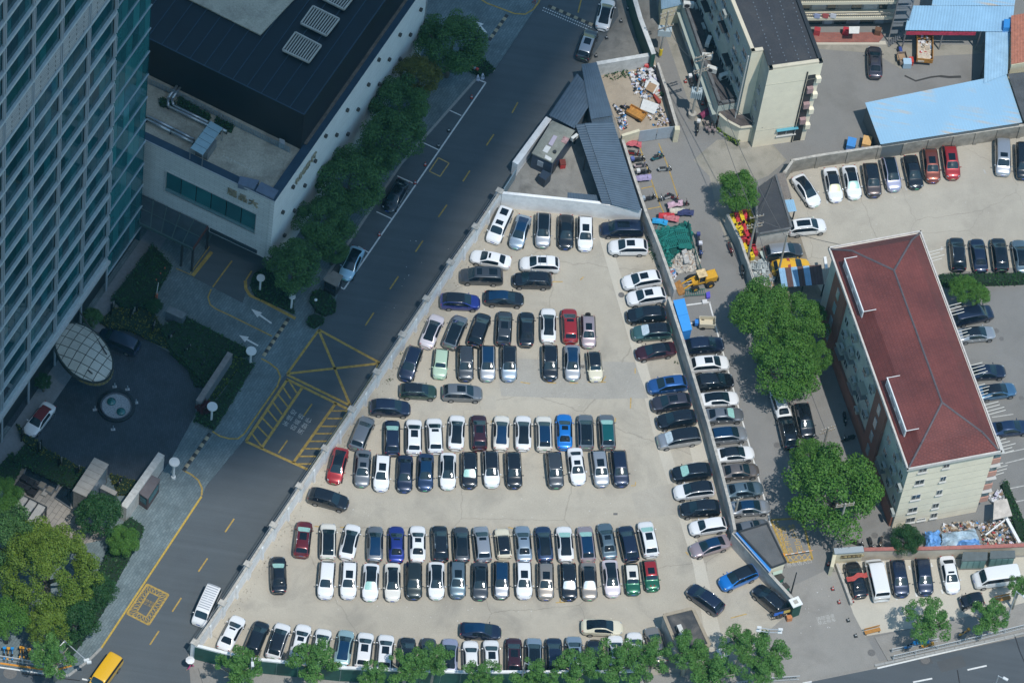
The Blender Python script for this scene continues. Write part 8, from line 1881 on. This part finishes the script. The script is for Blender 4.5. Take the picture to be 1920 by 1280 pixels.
def scooter(x,y,dx,dy,col,lab,box=None,cover=None,s=1.0,grp='scooters parked by the lane',cat='scooter',name='scooter'):
 b = P(x,y + 3,0); t = thing(name,lab,cat,(b.x,b.y,0),ang(x,y,dx,dy),grp); m = cmat('scooter_' + str(col),col,0.3)
 for k in (-.6,.62): w = MB().tube((k,-.06,.25),(k,.06,.25),.25,12).build('wheel',tyre_m,t,local=True); MB().tube((k,-.065,.25),(k,.065,.25),.12,8).build('hub',steel,w,local=True)
 MB().box(-.35,0,.35,.68,.8,.3).ell((-.72,0,.6),.18,.15,.12).build('rear_body',m,t,local=True)
 MB().box(-.32,0,.69,.82,.72,.27).build('seat',cmat('seat_black',(.02,.02,.022),.7),t,local=True); MB().box(.15,0,.22,.32,.5,.3).build('footboard',dark_steel,t,local=True)
 q = MB(); q.v = [(.36,-.2,.3),(.42,-.2,.3),(.55,-.16,.95),(.47,-.16,.95),(.36,.2,.3),(.42,.2,.3),(.55,.16,.95),(.47,.16,.95)]; q.f = [(0,1,2,3),(7,6,5,4),(1,5,6,2),(0,3,7,4),(3,2,6,7)]; q.build('front_shield',m,t,local=True)
 MB().tube((.46,-.33,1.03),(.46,.33,1.03),.025,6).build('handlebar',dark_steel,t,local=True); MB().ell((.58,0,.92),.09,.1,.09).build('headlight',chrome_m,t,True,local=True)
 for k in (-1,1): MB().tube((.44,k * .25,1.03),(.4,k * .33,1.22),.012,5).build('mirror_stalk',dark_steel,t,local=True)
 if box: MB().box(-.85,0,.72,1.12,.42,.42).build('top_box',cmat('box_' + str(box),box,.5),t,local=True)
 if cover:
  r = random.Random(int(x)); q = MB(); n = 7
  for i in range(n + 1):
   for j in range(5):
    u_,v_ = -1 + 2 * i / n,-1 + j / 2; q.v.append((u_ * .95 + r.uniform(-.06,.06),v_ * .42 + r.uniform(-.05,.05),1.15 - .12 * abs(u_) - .42 * v_ * v_ + r.uniform(-.07,.07)))
  for i in range(n):
   for j in range(4): a = i * 5 + j; q.f.append((a,a + 5,a + 6,a + 1))
  c = q.build('rain_cover',cmat('cover_' + str(cover),cover,.8,var=.25),None); c.location = t.location; c.rotation_euler = t.rotation_euler; tag(c,lab.replace('scooter under','').strip() + ' draped over a scooter','cover')
 return t
K_ = (.02,.022,.026)
for a in ((1187,272,30,4,K_,'scooter under crumpled pink-red rain cover',None,(.45,.1,.12)),(1188,288,30,4,(.3,.02,.02),'dark red scooter just below the pink-red cover'),(1197,300,30,-6,K_,'black scooter with a blue box against the lane wall',(.1,.13,.35)),(1201,311,30,-4,(.5,.42,.44),'pale pink scooter against the lane wall'),
          (1208,323,30,-5,K_,'grey scooter with a white top box against the lane wall',(.6,.6,.58)),(1205,336,30,-3,K_,'scooter under lilac rain cover',None,(.3,.26,.42)),(1217,373,30,-8,K_,'black scooter alone between two yellow bay lines',(.3,.36,.42)),(1246,318,30,-2,(.38,.4,.4),'pale grey scooter on the outer yellow line'),
          (1246,372,-26,8,(.55,.56,.56),'white and black scooter at the oil stain'),(1262,371,26,12,(.22,.02,.04),'dark red scooter beside the white one'),(1264,385,30,-6,K_,'scooter under pale lilac rain cover',None,(.5,.34,.42)),(1279,383,30,-2,(.2,.03,.03),'dark red scooter with a black box',K_),
          (1268,398,30,0,K_,'scooter under cream rain cover',None,(.5,.48,.4)),(1284,401,30,2,K_,'scooter under dark navy rain cover',None,(.03,.04,.12)),(1248,407,30,0,K_,'scooter under bright red rain cover',None,(.5,.03,.04)),(1257,412,30,3,K_,'scooter under faded rose rain cover',None,(.5,.16,.18)),(1236,418,30,4,K_,'scooter under bright blue rain cover',None,(.02,.3,.6)),
          (1307,243,-4,28,K_,'black scooter with a white rear box in the lane',(.6,.6,.6)),(1304,92,-10,26,K_,'dark scooter with a white helmet box beside the brown door',(.65,.65,.65)),(1322,214,24,-18,K_,'scooter under plum rain cover',None,(.2,.03,.08)),(1369,468,10,28,(.25,.02,.03),'dark red motorcycle at the foot of the grey-green wall',None),
          (1391,510,4,28,K_,'black scooter at the foot of the grey-green wall'),(1309,455,3,28,(.1,.12,.3),'blue scooter with a pink seat beside the green fence',(.05,.06,.2)),(1313,472,3,28,(.05,.12,.45),'bright blue scooter beside the green fence',(.6,.6,.65)),(1296,158,6,20,K_,'black scooter beside the utility pole',(.7,.7,.7)),(1307,152,6,20,(.4,.02,.02),'red scooter beside the utility pole'),
          (1583,785,4,24,K_,'scooter in the shade by the red roofed block'),(1590,822,-20,6,K_,'black scooter at the shaded corner of the red roofed block'),(1606,1018,20,6,K_,'scooter behind the tan stone wall'),(1632,1020,6,20,K_,'black scooter behind the beige wall'),(1650,1018,-4,20,(.25,.2,.15),'brown scooter behind the beige wall nearest the dark bush')):
 scooter(*a)
sc_ = scooter(1233,296,26,-9,(.02,.12,.14),'teal scooter carrying a rider in a reflective vest',grp='scooters parked by the lane')
rd = person(1233,299,'person in a dark green reflective vest and blue helmet riding a teal scooter',(.03,.12,.08),(.03,.04,.08),dx=26,dy=-9,sit=True,hat=(.05,.25,.45));
def bicycle(x,y,dx,dy,col,lab,grp,z0=0.08):
 b = P(x,y + 2,z0); t = thing('bicycle',lab,'bicycle',(b.x,b.y,z0),ang(x,y,dx,dy),grp); m = cmat('bike_' + str(col),col,.35)
 for k in (-.52,.52):
  q = MB(); c0 = [(k + .3 * math.cos(a * .524),0,.32 + .3 * math.sin(a * .524)) for a in range(13)]; q.path(c0,.028,5); q.build('wheel',tyre_m,t,local=True)
 MB().path([(-.52,0,.32),(-.1,0,.3),(.4,0,.75),(-.2,0,.72),(-.1,0,.3)],.035,5).tube((.52,0,.32),(.4,0,.98),.03,5).build('frame',m,t,local=True)
 MB().box(-.22,0,.82,.9,.26,.16).build('saddle',tyre_m,t,local=True); MB().tube((.38,-.28,1.0),(.38,.28,1.0),.02,5).build('handlebar',dark_steel,t,local=True)
 MB().box(.6,0,.72,.95,.3,.34).build('basket',m,t,local=True); MB().box(-.55,0,.64,.7,.35,.16).build('mudguard',m,t,local=True)
B_,O_ = (.02,.25,.6),(.62,.3,.03)
for k,(x,y,dx,c,lab) in enumerate(((8,1228,0,B_,'blue rental bicycle nearest the left edge'),(15,1229,2,O_,'orange rental bicycle between the two blue ones'),(23,1229,0,B_,'blue rental bicycle standing alone by the railing'),(38,1227,3,O_,'orange rental bicycle behind the first railing post'),(44,1228,-3,O_,'orange rental bicycle second from the railing post'),(53,1231,4,O_,'orange rental bicycle under the plane tree'),(98,1238,30,O_,'orange rental bicycle lying near the traffic mast'))): bicycle(x,y,dx,-24,c,lab,'rental bicycles at the lower left',0.1)
for k in range(5): bicycle(1704 + 6 * k,1213 - 2 * k,26,-10 + 4 * k,B_,'blue rental bicycle ' + ['at the left end of the tangle under the plane tree','second in the tangle under the plane tree','in the middle of the tangle under the plane tree','fourth in the tangle under the plane tree','at the right end of the tangle under the plane tree'][k],'blue rental bicycles by the avenue')
bicycle(1737,1212,26,-4,O_,'yellow rental bicycle beside the blue tangle','blue rental bicycles by the avenue'); bicycle(1806,1188,26,-14,O_,'yellow rental bicycle leaning at the avenue railing','blue rental bicycles by the avenue')
for k in range(4): bicycle(1322 + 6 * k,238 + (k % 2) * 4,6 - 3 * k,22,(.25,.2,.2),'parked bicycle ' + ['nearest the utility pole foot','second from the utility pole foot','third from the utility pole foot','nearest the brown board fence'][k],'bicycles by the corner shop',0.0)
cr_,cw2 = cmat('cone_red',(.5,.05,.03)),cmat('cone_white',(.6,.6,.6))
def cone(x,y,lab,red=True,h=.7,z0=0.0):
 b = P(x,y,z0); t = thing('traffic_cone',lab,'traffic cone',(b.x,b.y,z0),0,'traffic cones'); MB().box(0,0,0,.05,.42,.42,.4).build('base',dark_steel,t,local=True)
 a,c = (cr_,cw2) if red else (dark_steel,cw2)
 MB().tube((0,0,.05),(0,0,h * .4),.17,10,.12).build('lower_cone',a,t,local=True); MB().tube((0,0,h * .4),(0,0,h * .65),.12,10,.08).build('band',c,t,local=True); MB().tube((0,0,h * .65),(0,0,h),.08,10,.03).build('tip',a,t,local=True)
for a in ((884,184,'red cone in the furthest bay'),(841,246,'black and white cone on the second bay line',0),(822,275,'black and white cone on the third bay line',0),(797,310,'red cone beside the yellow hydrant square'),(778,344,'red cone at the front of the black sedan bay'),(711,441,'red cone between the two roadside cars'),(1177,18,'dark cone nearest the green faced wall',0),(1164,41,'pale cone beside the driving white car',0),(1137,72,'white cone on the painted square by the kerb',0),(1117,106,'pale cone nearest the shed roof',0),
          (1561,1104,'orange-red cone in the middle of the apron'),(1573,1129,'striped cone left of the pale lower lot'),(1590,1163,'grey topped cone near the lot corner',0),(1583,1092,'dark cone beside the black coupe',0),(1604,1192,'dark low cone beside the orange bench',0),(1598,1127,'red cone on the white block wall'),(1459,1066,'red cone by the end of the boom'),(1467,1062,'white cone by the end of the boom',0),(1553,1058,'red cone against the tan stone wall'),(1285,154,'red cone left of the utility pole'),(1317,196,'striped cone below the transformer'),(908,398,'red cone inside the lot by the white people carrier'),(915,410,'red plastic cone at the lot wall')): cone(*a[:3],red=len(a) < 4)
for k,(x,y) in enumerate(((896,145),(905,142))): b = P(x,y,.5); tag(MB().tube((b.x,b.y,0),(b.x,b.y,.35),.3,7,.26).tube((b.x,b.y,.35),(b.x,b.y,.95),.25,7,.06).build('white_sack',cmat('sack',(.55,.56,.66),.8,var=.15),smooth=True),['pair side white sack at the end of the furthest bay','single white sack nearest the road by the furthest bay'][k],'sack')
t = thing('crowd_barrier','red and grey barrier at the end of the furthest bay','barrier',tuple(P(884,131,0)));
for k in range(4): a,b = P(877 + 5 * k,129 + 2 * k,.1),P(881 + 5 * k,131 + 2 * k,.1); MB().seg(a,b,.3,.1,.9).build('panel',cr_ if k % 2 else steel,t)
wood_p = cmat('weathered_pole',(.28,.235,.18),.9,var=.2); conc_p = cmat('concrete_pole',(.36,.34,.3),.9,var=.15)
def upole(x,y,h,lab,arms=(),adx=20,ady=-6,m=None,r=.17,lean=0):
 b = P(x,y,0); t = thing('utility_pole',lab,'utility pole',(b.x,b.y,0)); a = ang(x,y,adx,ady); m = m or conc_p; MB().tube((0,0,0),(0,lean,h),r,9,r * .65).build('pole',m,t,local=True)
 for z,L in arms:
  o = MB().box(0,lean * z / h + .12,z,z + .1,L,.1,a).build('crossarm',wood_p,t,local=True)
  for k in (-.45,-.2,.2,.45): MB().tube((math.cos(a) * L * k,lean * z / h + .12 + math.sin(a) * L * k,z + .1),(math.cos(a) * L * k,lean * z / h + .12 + math.sin(a) * L * k,z + .34),.05,6).build('insulator',frame_w,o,local=True)
 return t
t1 = upole(1297,219,13,'tall utility pole with three crossarms and a transformer beside the lane',((12.4,2.4),(11.6,2.2),(9.6,2.2),(9.1,2.0)))
MB().tube((0,0,0),(0,0,.8),.5,14).build('foot',conc_p,t1,local=True)
MB().box(0,.25,4.0,5.3,1.3,.8,.1).build('transformer',cmat('transformer_grey',(.36,.43,.46),.5),t1,local=True)
for k in range(6): MB().box(-.6 + k * .24,-.22,4.05,5.2,.1,.16,.1).build('cooling_fin',MATS['transformer_grey'],t1,local=True)
for k in range(3): MB().tube((-.35 + .35 * k,.2,5.3),(-.35 + .35 * k,.2,5.65),.07,7).build('bushing',frame_w,t1,local=True)
t2_ = upole(1237,108,9.5,'utility pole with a transformer at the top beside the green faced wall',((9.0,2.2),(8.2,2.0),(6.0,2.2))); MB().box(0,.3,4.5,5.6,1.6,.9,.1).build('transformer',MATS['transformer_grey'],t2_,local=True); MB().tube((0,0,.6),(0,0,1.8),.22,10).build('warning_band',yb,t2_,local=True)
upole(1401,486,9.3,'concrete pole with crossarms at the lower end of the stacked barriers',((8.8,1.8),(7.2,2.2),(6.6,2.0)),18,-4); upole(1456,524,9.6,'pole leaning over the dark grey car beside the scrap pile',(),r=.15); upole(1561,1032,10.6,'utility pole with a double crossarm in front of the largest bright tree',((10.2,2.2),(9.8,2.2)),30,-4,lean=0)
upole(1540,852,6.0,'pole with crossarms between the black SUVs and the bright tree',((5.6,1.9),(4.9,2.0)),22,-8); upole(1377,966,3.6,'short pole rising behind the lot wall near the gatehouse',((3.4,1.2),)); upole(1483,1112,4.8,'dark slender pole beside the green bins',(),m=dark_steel,r=.1)
for k,(a,b) in enumerate((((1312,108,12.6),(1415,407,9.0)),((1318,112,12.6),(1470,440,9.3)),((1415,410,8.9),(1546,802,5.7)),((1545,806,5.7),(1581,944,10.2)),((1420,410,8.9),(1450,332,3.6)),((1414,408,8.8),(1660,470,15)),((1299,110,12.4),(1246,32,8.8)),((1310,130,9.5),(1430,240,4)))):
 p0,p1 = P(*a),P(*b); pts = [p0.lerp(p1,i / 12) - Vector((0,0,1.2 * 4 * (i / 12) * (1 - i / 12))) for i in range(13)]
 tag(MB().path(pts,.035,5).build('power_line',cmat('cable_grey',(.1,.1,.1),.7)),'overhead cable ' + ['from the transformer pole to the barrier yard','from the transformer pole to the leaning pole','from the barrier yard down the tree lined lane','between the two lower lane poles','down to the black roofed hut','across to the red roofed block','between the two transformer poles','to the corner shop roof'][k],'cable')
lgrey = cmat('lamp_post_grey',(.5,.53,.55),.4,.4)
def slamp(x,y,h,lab,heads,z0=.08):
 b = P(x,y,z0); t = thing('street_lamp',lab,'street lamp',(b.x,b.y,z0)); MB().tube((0,0,0),(0,0,h),.12,10,.07).build('pole',lgrey,t,local=True)
 for (dx,dy,zz,w) in heads:
  MB().tube((0,0,zz),(dx,dy,zz + .15),.05,6).build('arm',lgrey,t,local=True); MB().box(dx,dy,zz + .1,zz + .25,w,.3,math.atan2(dy,dx)).build('lamp_head',lampw,t,local=True)
slamp(1882,1178,8.6,'grey street lamp at the right end of the avenue railing',((1.1,-.7,8.5,.8),)); slamp(1426,1244,8.0,'twin armed street lamp with four floodlights near the lot gate',((1.2,.1,8.0,.5),(-1.2,-.1,8.0,.5),(1.2,.1,7.3,.5),(-1.2,-.1,7.3,.5)))
slamp(467,1290,7.0,'steel lamp arm among the plane trees left of the lot',((.2,-.8,6.9,.6),)); slamp(975,1290,6.0,'grey camera mast among the plane trees in the middle',((.7,-.2,5.9,.5),)); slamp(1850,1330,8,'street lamp at the lower right avenue edge',((.8,-.3,7.9,.6),))
b = P(120,1243,.1); t = thing('traffic_mast','traffic camera mast with two long arms at the lower left corner','mast',tuple(b)); MB().tube((0,0,0),(0,0,5.2),.13,10,.1).build('pole',steel,t,local=True)
for (x,y) in ((162,1237),(98,1224)):
 e = P(x,y,5.0) - b; MB().tube((0,0,5.1),tuple(e),.07,6,.05).build('arm',lgrey,t,local=True); MB().box(e.x,e.y,e.z - .15,e.z + .15,.6,.25,.5).build('camera',lampw,t,local=True)
e = P(167,1241,4.9) - b; MB().box(e.x,e.y,e.z - .15,e.z + .15,.5,.25,.3).build('camera',lampw,t,local=True)
def railing(label,pts,h,m,z0=.08,n_per=2.5,name='railing'):
 q = [P(x,y,z0 + h) for x,y in pts]; t = thing(name,label,'railing',(q[0].x,q[0].y,z0))
 for a,b in zip(q,q[1:]):
  k = max(1,int((b - a).length / n_per + .5))
  for i in range(k):
   p0,p1 = a.lerp(b,i / k),a.lerp(b,(i + 1) / k); MB().box(p0.x,p0.y,z0,z0 + h + .06,.12,.12).build('post',m,t); MB().seg(p0,p1,.08,z0 + h - .09,z0 + h).build('top_rail',m,t); MB().seg(p0,p1,.06,z0 + .15,z0 + .22).build('bottom_rail',m,t)
   g_ = MB()
   for j in range(1,12): c = p0.lerp(p1,j / 12); g_.box(c.x,c.y,z0 + .22,z0 + h - .09,.035,.05)
   tag(g_.build('balusters',m,t),kind='stuff')
pg_ = cmat('pale_grey_paint',(.45,.47,.48),.5)
railing('grey railing along the lower left avenue kerb',[(-20,1225),(12,1230),(42,1235),(72,1240),(102,1244),(130,1238)],1.0,pg_,.1); railing('grey guard rail along the right avenue kerb',[(1677,1228),(1842,1190),(1930,1168)],1.0,pg_); railing('second rail behind the blue bicycles',[(1674,1216),(1712,1207),(1760,1196)],.8,pg_)
railing('grey guard rail at the bottom by the bus stop trees',[(1382,1278),(1440,1270),(1500,1266)],1.0,pg_)
def ring_gate(label,a,b,h,m,emblem=False):
 a,b = P(*a,h),P(*b,h); t = thing('iron_gate',label,'gate',(a.x,a.y,0)); n = max(6,int((b - a).length / .22))
 for z in (.15,h - .3,h): MB().seg(a,b,.07,z - .06,z).build('rail',m,t)
 for j in range(n + 1): c = a.lerp(b,j / n); MB().box(c.x,c.y,.1,h + .12,.04,.04).build('bar',m,t)
 if emblem:
  d = (b - a).normalized(); nn = Vector((d.y,-d.x,0)) * .06; c = a.lerp(b,.3) + nn; MB().seg(c - d * .55,c + d * .55,.03,1.0,1.6).build('blue_sign',cmat('sign_blue',(.03,.15,.6)),t); c = a.lerp(b,.72) + nn; MB().seg(c - d * .4,c + d * .4,.03,1.05,1.6).build('gold_emblem',cmat('emblem_gold',(.55,.42,.12)),t)
ring_gate('black iron gate with a blue sign and gold emblem below the black SUV',(1450,1146),(1487,1137),2.0,dark_steel,True); ring_gate('black iron gate leaf standing open beside the hut',(1352,1212),(1380,1197),2.0,dark_steel)
for k,(x,y,lab) in enumerate(((1492,1128,'green gate pillar with a white cap at the lot exit'),(1356,1222,'green gate pillar with a white cap half under the plane trees'))):
 b = P(x,y,2.6); t = thing('gate_pillar',lab,'pillar',(b.x,b.y,0),.6,'green gate pillars'); MB().box(0,0,0,2.5,1.1,1.0).build('shaft',green_b,t,local=True); MB().box(0,0,2.503,2.65,1.25,1.15).build('cap',wall_w,t,local=True); MB().box(0,0,2.652,2.7,.5,.5).build('cap_block',conc_p,t,local=True)
a,b = P(1469,1040,1.05),P(1524,1031,1.05); t = thing('boom_barrier','pale orange striped boom lowered across the lane box','boom barrier',(a.x,a.y,0)); MB().box(a.x,a.y,0,1.15,.4,.4).build('housing',orange_kerb,t)
for k in range(8): MB().tube(tuple(a.lerp(b,k / 8)),tuple(a.lerp(b,(k + 1) / 8 - .002)),.06,6).build('boom_segment',cmat('boom_orange',(.6,.3,.15)) if k % 2 else cw2,t)
for k,(x,y) in enumerate(((1462,1081),(1472,1099))): b = P(x,y,1.0); t = thing('wheeled_bin',['green wheeled bin nearest the gatehouse','green wheeled bin beside the dark pole'][k],'bin',(b.x,b.y,0),.8,'green wheeled bins'); MB().box(0,0,.1,.95,.8,.7).build('body',cmat('bin_green',(.01,.16,.1)),t,local=True); MB().box(0,0,.955,1.03,.88,.78).build('lid',cmat('bin_lid',(.05,.045,.04)),t,local=True)
b = P(1480,1157,.5); tag(MB().box(b.x,b.y,0,.7,.6,.5,.4).build('orange_box',cmat('orange_box',(.5,.2,.08))),'orange box at the foot of the green gate pillar','box')
b = P(1312,532,0); t = thing('wheel_loader','yellow wheel loader with a rusty cream cab roof beside the rubble','loader',tuple(b),ang(1312,532,-60,16)); t.scale = (.88,.88,.88); LY = cmat('loader_yellow',(.62,.33,.02),.5,var=.15)
for x in (-1.1,1.1):
 for s in (-1,1): w = MB().tube((x,s * .72,.58),(x,s * 1.12,.58),.58,16).build('wheel',tyre_m,t,local=True); MB().tube((x,s * .9,.58),(x,s * 1.14,.58),.25,10).build('rim',LY,w,local=True)
MB().box(-1.35,0,.75,1.75,1.7,1.3).build('engine_hood',LY,t,local=True); MB().box(-2.25,0,.7,1.35,.25,1.5).build('counterweight',dark_steel,t,local=True); MB().box(.3,0,.7,1.1,1.9,1.0).build('chassis',LY,t,local=True)
for x in (-.45,.5):
 for s in (-1,1): MB().box(x,s * .5,1.1,2.5,.1,.1).build('cab_post',LY,t,local=True)
MB().box(0,0,1.1,2.0,.85,.95).build('cab_glass',glass_m,t,local=True); MB().box(0.02,0,2.5,2.62,1.3,1.25).build('cab_roof',mat('rusty_cream',(.6,.45,.25),.8,var=.45,scale=2),t,local=True)
for s in (-1,1): MB().path([(.6,s * .42,1.6),(1.6,s * .42,1.15),(2.6,s * .42,.45)],.11,6).build('lift_arm',LY,t,local=True); MB().tube((.7,s * .2,1.0),(1.9,s * .2,.9),.07,6).build('ram',steel,t,local=True)
q = MB(); q.prism([(2.6,-1.0),(3.4,-1.0),(3.4,1.0),(2.6,1.0)],.05,[.75,.15,.15,.75]); q.build('bucket',mat('worn_bucket',(.4,.2,.06),.8,var=.4,scale=3),t,local=True)
frame_panel(1303,548,.5,ang(1303,548,30,-2),2.6,.8,10,cmat('frame_green',(.01,.12,.1)),'green barred frame leaning before the wheel loader')
gn = [cmat('net_green',(.005,.13,.11),.8,var=.3),cmat('net_dark',(.003,.07,.06),.9),cmat('net_light',(.01,.2,.17),.8)]
tag(heap('green_netting',Pz([(1232,434),(1290,420),(1297,466),(1256,500),(1240,480)]),520,.8,[5,4,2],41,.2,1.1,.12,gn),kind='stuff')
for k,(x,y,a) in enumerate(((1265,440,.3),(1252,452,.8),(1240,440,1.4),(1270,452,.5))): frame_panel(x,y,1.1 + .12 * k,a,3.0,1.3,13,gn[2],['upper green mesh panel on the netting heap','green mesh panel tilted across the netting heap','green mesh panel nearest the lot wall','green mesh panel at the lane side of the heap'][k],'fence panel',.1,'mesh_fence','green mesh panels on the heap')
q = [P(1281,438,1.3),P(1291,464,1.3)];
for k in range(5): a = P(1279 + k * 1.5,430 + 8 * k,1.2); tag(MB().box(a.x,a.y,.75 + .1 * k,.95 + .1 * k,1.6,.7,.1).build('folded_net',gn[k % 2]),'folded green net bundle ' + ['at the top of the pile','second from the top','third from the top','fourth from the top','lowest in the pile'][k] + ' by the lane','net','folded green nets')
rm_ = [cmat('rubble_pale',(.5,.47,.42),.9),cmat('rubble_grey',(.36,.35,.33),.9),cmat('rubble_brown',(.33,.24,.18),.9)]
tag(heap('rubble',Pz([(1262,478),(1300,466),(1312,490),(1300,508),(1270,512),(1255,496)]),700,1.3,[6,3,1],42,.12,.5,.5,rm_),kind='stuff')
tag(heap('household_junk',Pz([(1255,500),(1270,512),(1262,528),(1250,520)]),90,.6,[3,2,4,3,.5,2,2,2],43),kind='stuff')
flat_item('board',[(1278,470),(1287,466),(1294,492),(1284,494)],1.35,1.42,cmat('board_grey',(.38,.37,.35),.8,var=.3),'grey board lying on top of the rubble','board')
railing('dark green mesh fence between rubble and lane',[(1291,415),(1296,440),(1304,470),(1316,506)],1.5,gn[1],0.0,2.2,'mesh_fence')
def cart(x,y,dx,dy,L,W,H,m,lab,cat,name,load=None,z=.45):
 b = P(x,y + 4,0); t = thing(name,lab,cat,(b.x,b.y,0),ang(x,y,dx,dy))
 for s in (-1,1): MB().tube((-L * .3,s * W / 2 - s * .16,.3),(-L * .3,s * W / 2 + s * .02,.3),.3,12).build('wheel',tyre_m,t,local=True)
 MB().box(-.1,0,z,z + .08,L,W).build('bed',m,t,local=True)
 for s in (-1,1): MB().box(-.1,s * (W / 2 - .03),z + .083,z + H,L,.06).build('side_board',m,t,local=True); MB().box(-.1 + s * (L / 2 - .03),0,z + .083,z + H,.06,W - .13).build('end_board',m,t,local=True)
 return t
t = cart(1191,213,-40,-22,2.3,1.3,.45,mat('rusty_orange',(.42,.2,.04),.7,var=.4,scale=3),'rusty orange cargo tricycle with an open bed in the rubbish yard','tricycle','cargo_tricycle')
MB().tube((1.9,-.06,.28),(1.9,.06,.28),.28,12).build('front_wheel',tyre_m,t,local=True); MB().path([(1.0,0,.5),(1.6,0,.8),(1.9,0,.3)],.06,6).build('frame',cmat('cart_blue',(.03,.06,.25)),t,local=True); MB().tube((1.6,-.35,1.0),(1.6,.35,1.0),.03,6).build('handlebar',dark_steel,t,local=True); MB().box(1.15,0,.75,.9,.5,.3).build('saddle',tyre_m,t,local=True)
t = cart(1691,110,-12,-40,1.6,1.1,.5,cmat('cart_brown',(.25,.2,.16),.8),'motor tricycle with a blue seat pole and cardboard loads in the upper yard','tricycle','cargo_tricycle')
MB().tube((1.7,-.06,.28),(1.7,.06,.28),.28,12).build('front_wheel',tyre_m,t,local=True); MB().box(1.1,0,.5,.85,.8,.35).build('engine',cmat('cart_blue',(.03,.06,.25)),t,local=True); MB().tube((1.5,-.4,1.0),(1.5,.4,1.0),.03,6).build('handlebar',dark_steel,t,local=True)
for a in ((1688,108,0.9,.8,.5,cbd,'brown carton in the motor tricycle'),(1700,118,1.0,.9,.7,cmat('box_white_blue',(.35,.5,.62)),'white and blue cooler box behind the motor tricycle'),(1708,113,.5,.8,.5,cr_,'orange-red folded sheet beside the motor tricycle')): b = P(a[0],a[1] + 3,.3); tag(MB().box(b.x,b.y,.02 if a[0] > 1690 else .54,a[4] + .3,a[2],a[3],.2).build('box',a[5]),a[6],'box')
t = cart(1326,607,60,2,1.9,1.2,.75,cmat('cream_cart',(.55,.5,.38),.6),'cream cargo tricycle parked in the white marked bay','tricycle','cargo_tricycle'); MB().tube((-1.5,-.06,.25),(-1.5,.06,.25),.25,12).build('front_wheel',tyre_m,t,local=True); MB().box(-1.35,0,.4,.95,.4,.6).build('front_shield',cmat('cart_bright_blue',(.03,.2,.6)),t,local=True)
t = cart(1731,94,0,-40,4.2,2.0,.8,mat('rusty_orange',(.42,.2,.04),.7,var=.4,scale=3),'yellow sided flatbed truck loaded with plaster waste under the blue roof edge','truck','flatbed_truck',z=.8)
for s in (-1,1): MB().tube((-1.2,s * .8,.4),(-1.2,s * 1.0,.4),.4,12).build('wheel',tyre_m,t,local=True); MB().tube((2.2,s * .8,.4),(2.2,s * 1.0,.4),.4,12).build('wheel',tyre_m,t,local=True)
MB().box(2.75,0,.5,2.1,1.3,1.9).build('cab',cmat('truck_amber',(.5,.3,.05),.5),t,local=True)
c = t.location; tag(heap('truck_load',[Vector((c.x + x,c.y + y,0)) for x,y in ((-.8,-2),(.8,-2),(.8,1.7),(-.8,1.7))],90,.5,[4,1,.2,1,.2,1,.5,6],51,.15,.5),kind='stuff').location.z = .9
flat_item('load_base',[(1720,82),(1743,82),(1744,114),(1721,114)],.9,1.25,mat('plaster_waste',(.5,.43,.34),.9,var=.3,scale=3),'flat bed of pale plaster waste in the truck','waste')
for x,y,m,lab,n in ((1597,266,cmat('cart_box_blue',(.06,.25,.6),.5,var=.1),'blue box cart standing before the big blue shed','box_cart'),(1626,263,cmat('cart_box_tan',(.62,.38,.15),.6,var=.1),'tan topped box cart with a yellow rail beside the blue one','box_cart')):
 b = P(x,y,1.2); t = thing(n,lab,'cart',(b.x,b.y,0),1.5,None); MB().box(0,0,.3,1.2,1.35,1.05).build('box',m,t,local=True); MB().box(-.85,0,.5,.62,.35,.9).build('step',cmat('cart_step',(.1,.15,.3)),t,local=True)
 for s in (-1,1): MB().tube((0,s * .5,.28),(0,s * .62,.28),.28,10).build('wheel',tyre_m,t,local=True)
q = P(1296,520,0)
tag(MB().prism([P(x,y,.4) for x,y in ((1324,548),(1331,546),(1332,556),(1325,558))],0,.4).build('blue_crate',cmat('crate_blue',(.1,.08,.5))),'violet blue crate behind the wheel loader','crate'); tag(MB().prism([P(x,y,.5) for x,y in ((1317,560),(1326,559),(1327,566),(1318,567))],0,.3).build('paper_sack',cw2),'white paper sack at the corner of the marked bay','sack')
r = random.Random(77); lt = MB()
for k in range(150):
 x,y = r.choice([(r.uniform(600,1240),r.uniform(930,975)),(r.uniform(560,1250),r.uniform(1122,1165)),(r.uniform(950,1200),r.uniform(700,760)),(r.uniform(1100,1240),r.uniform(840,960)),(r.uniform(1520,1880),r.uniform(330,440)),(r.uniform(720,900),r.uniform(400,600)),(r.uniform(1500,1560),r.uniform(1100,1200))]); p = P(x,y,.03); s = r.uniform(.03,.11); lt.box(p.x,p.y,.022,.035,s,s * r.uniform(.4,1),r.uniform(0,3))
tag(lt.build('litter',cw2),kind='stuff')
lt = MB()
for (x0,y0,x1,y1,n) in ((420,1150,935,380,260),):
 for k in range(n): u_ = r.random(); p = P(lerp(x0,x1,u_) + r.uniform(4,22),lerp(y0,y1,u_) + r.uniform(4,12),0); s = r.uniform(.03,.1); lt.box(p.x,p.y,.01,.03 + s * .3,s,s * .8,r.uniform(0,3))
tag(lt.build('wall_foot_debris',mat('debris',(.16,.14,.11),.9,var=.4,scale=5)),kind='stuff')
print('OBJECTS',len(bpy.data.objects))
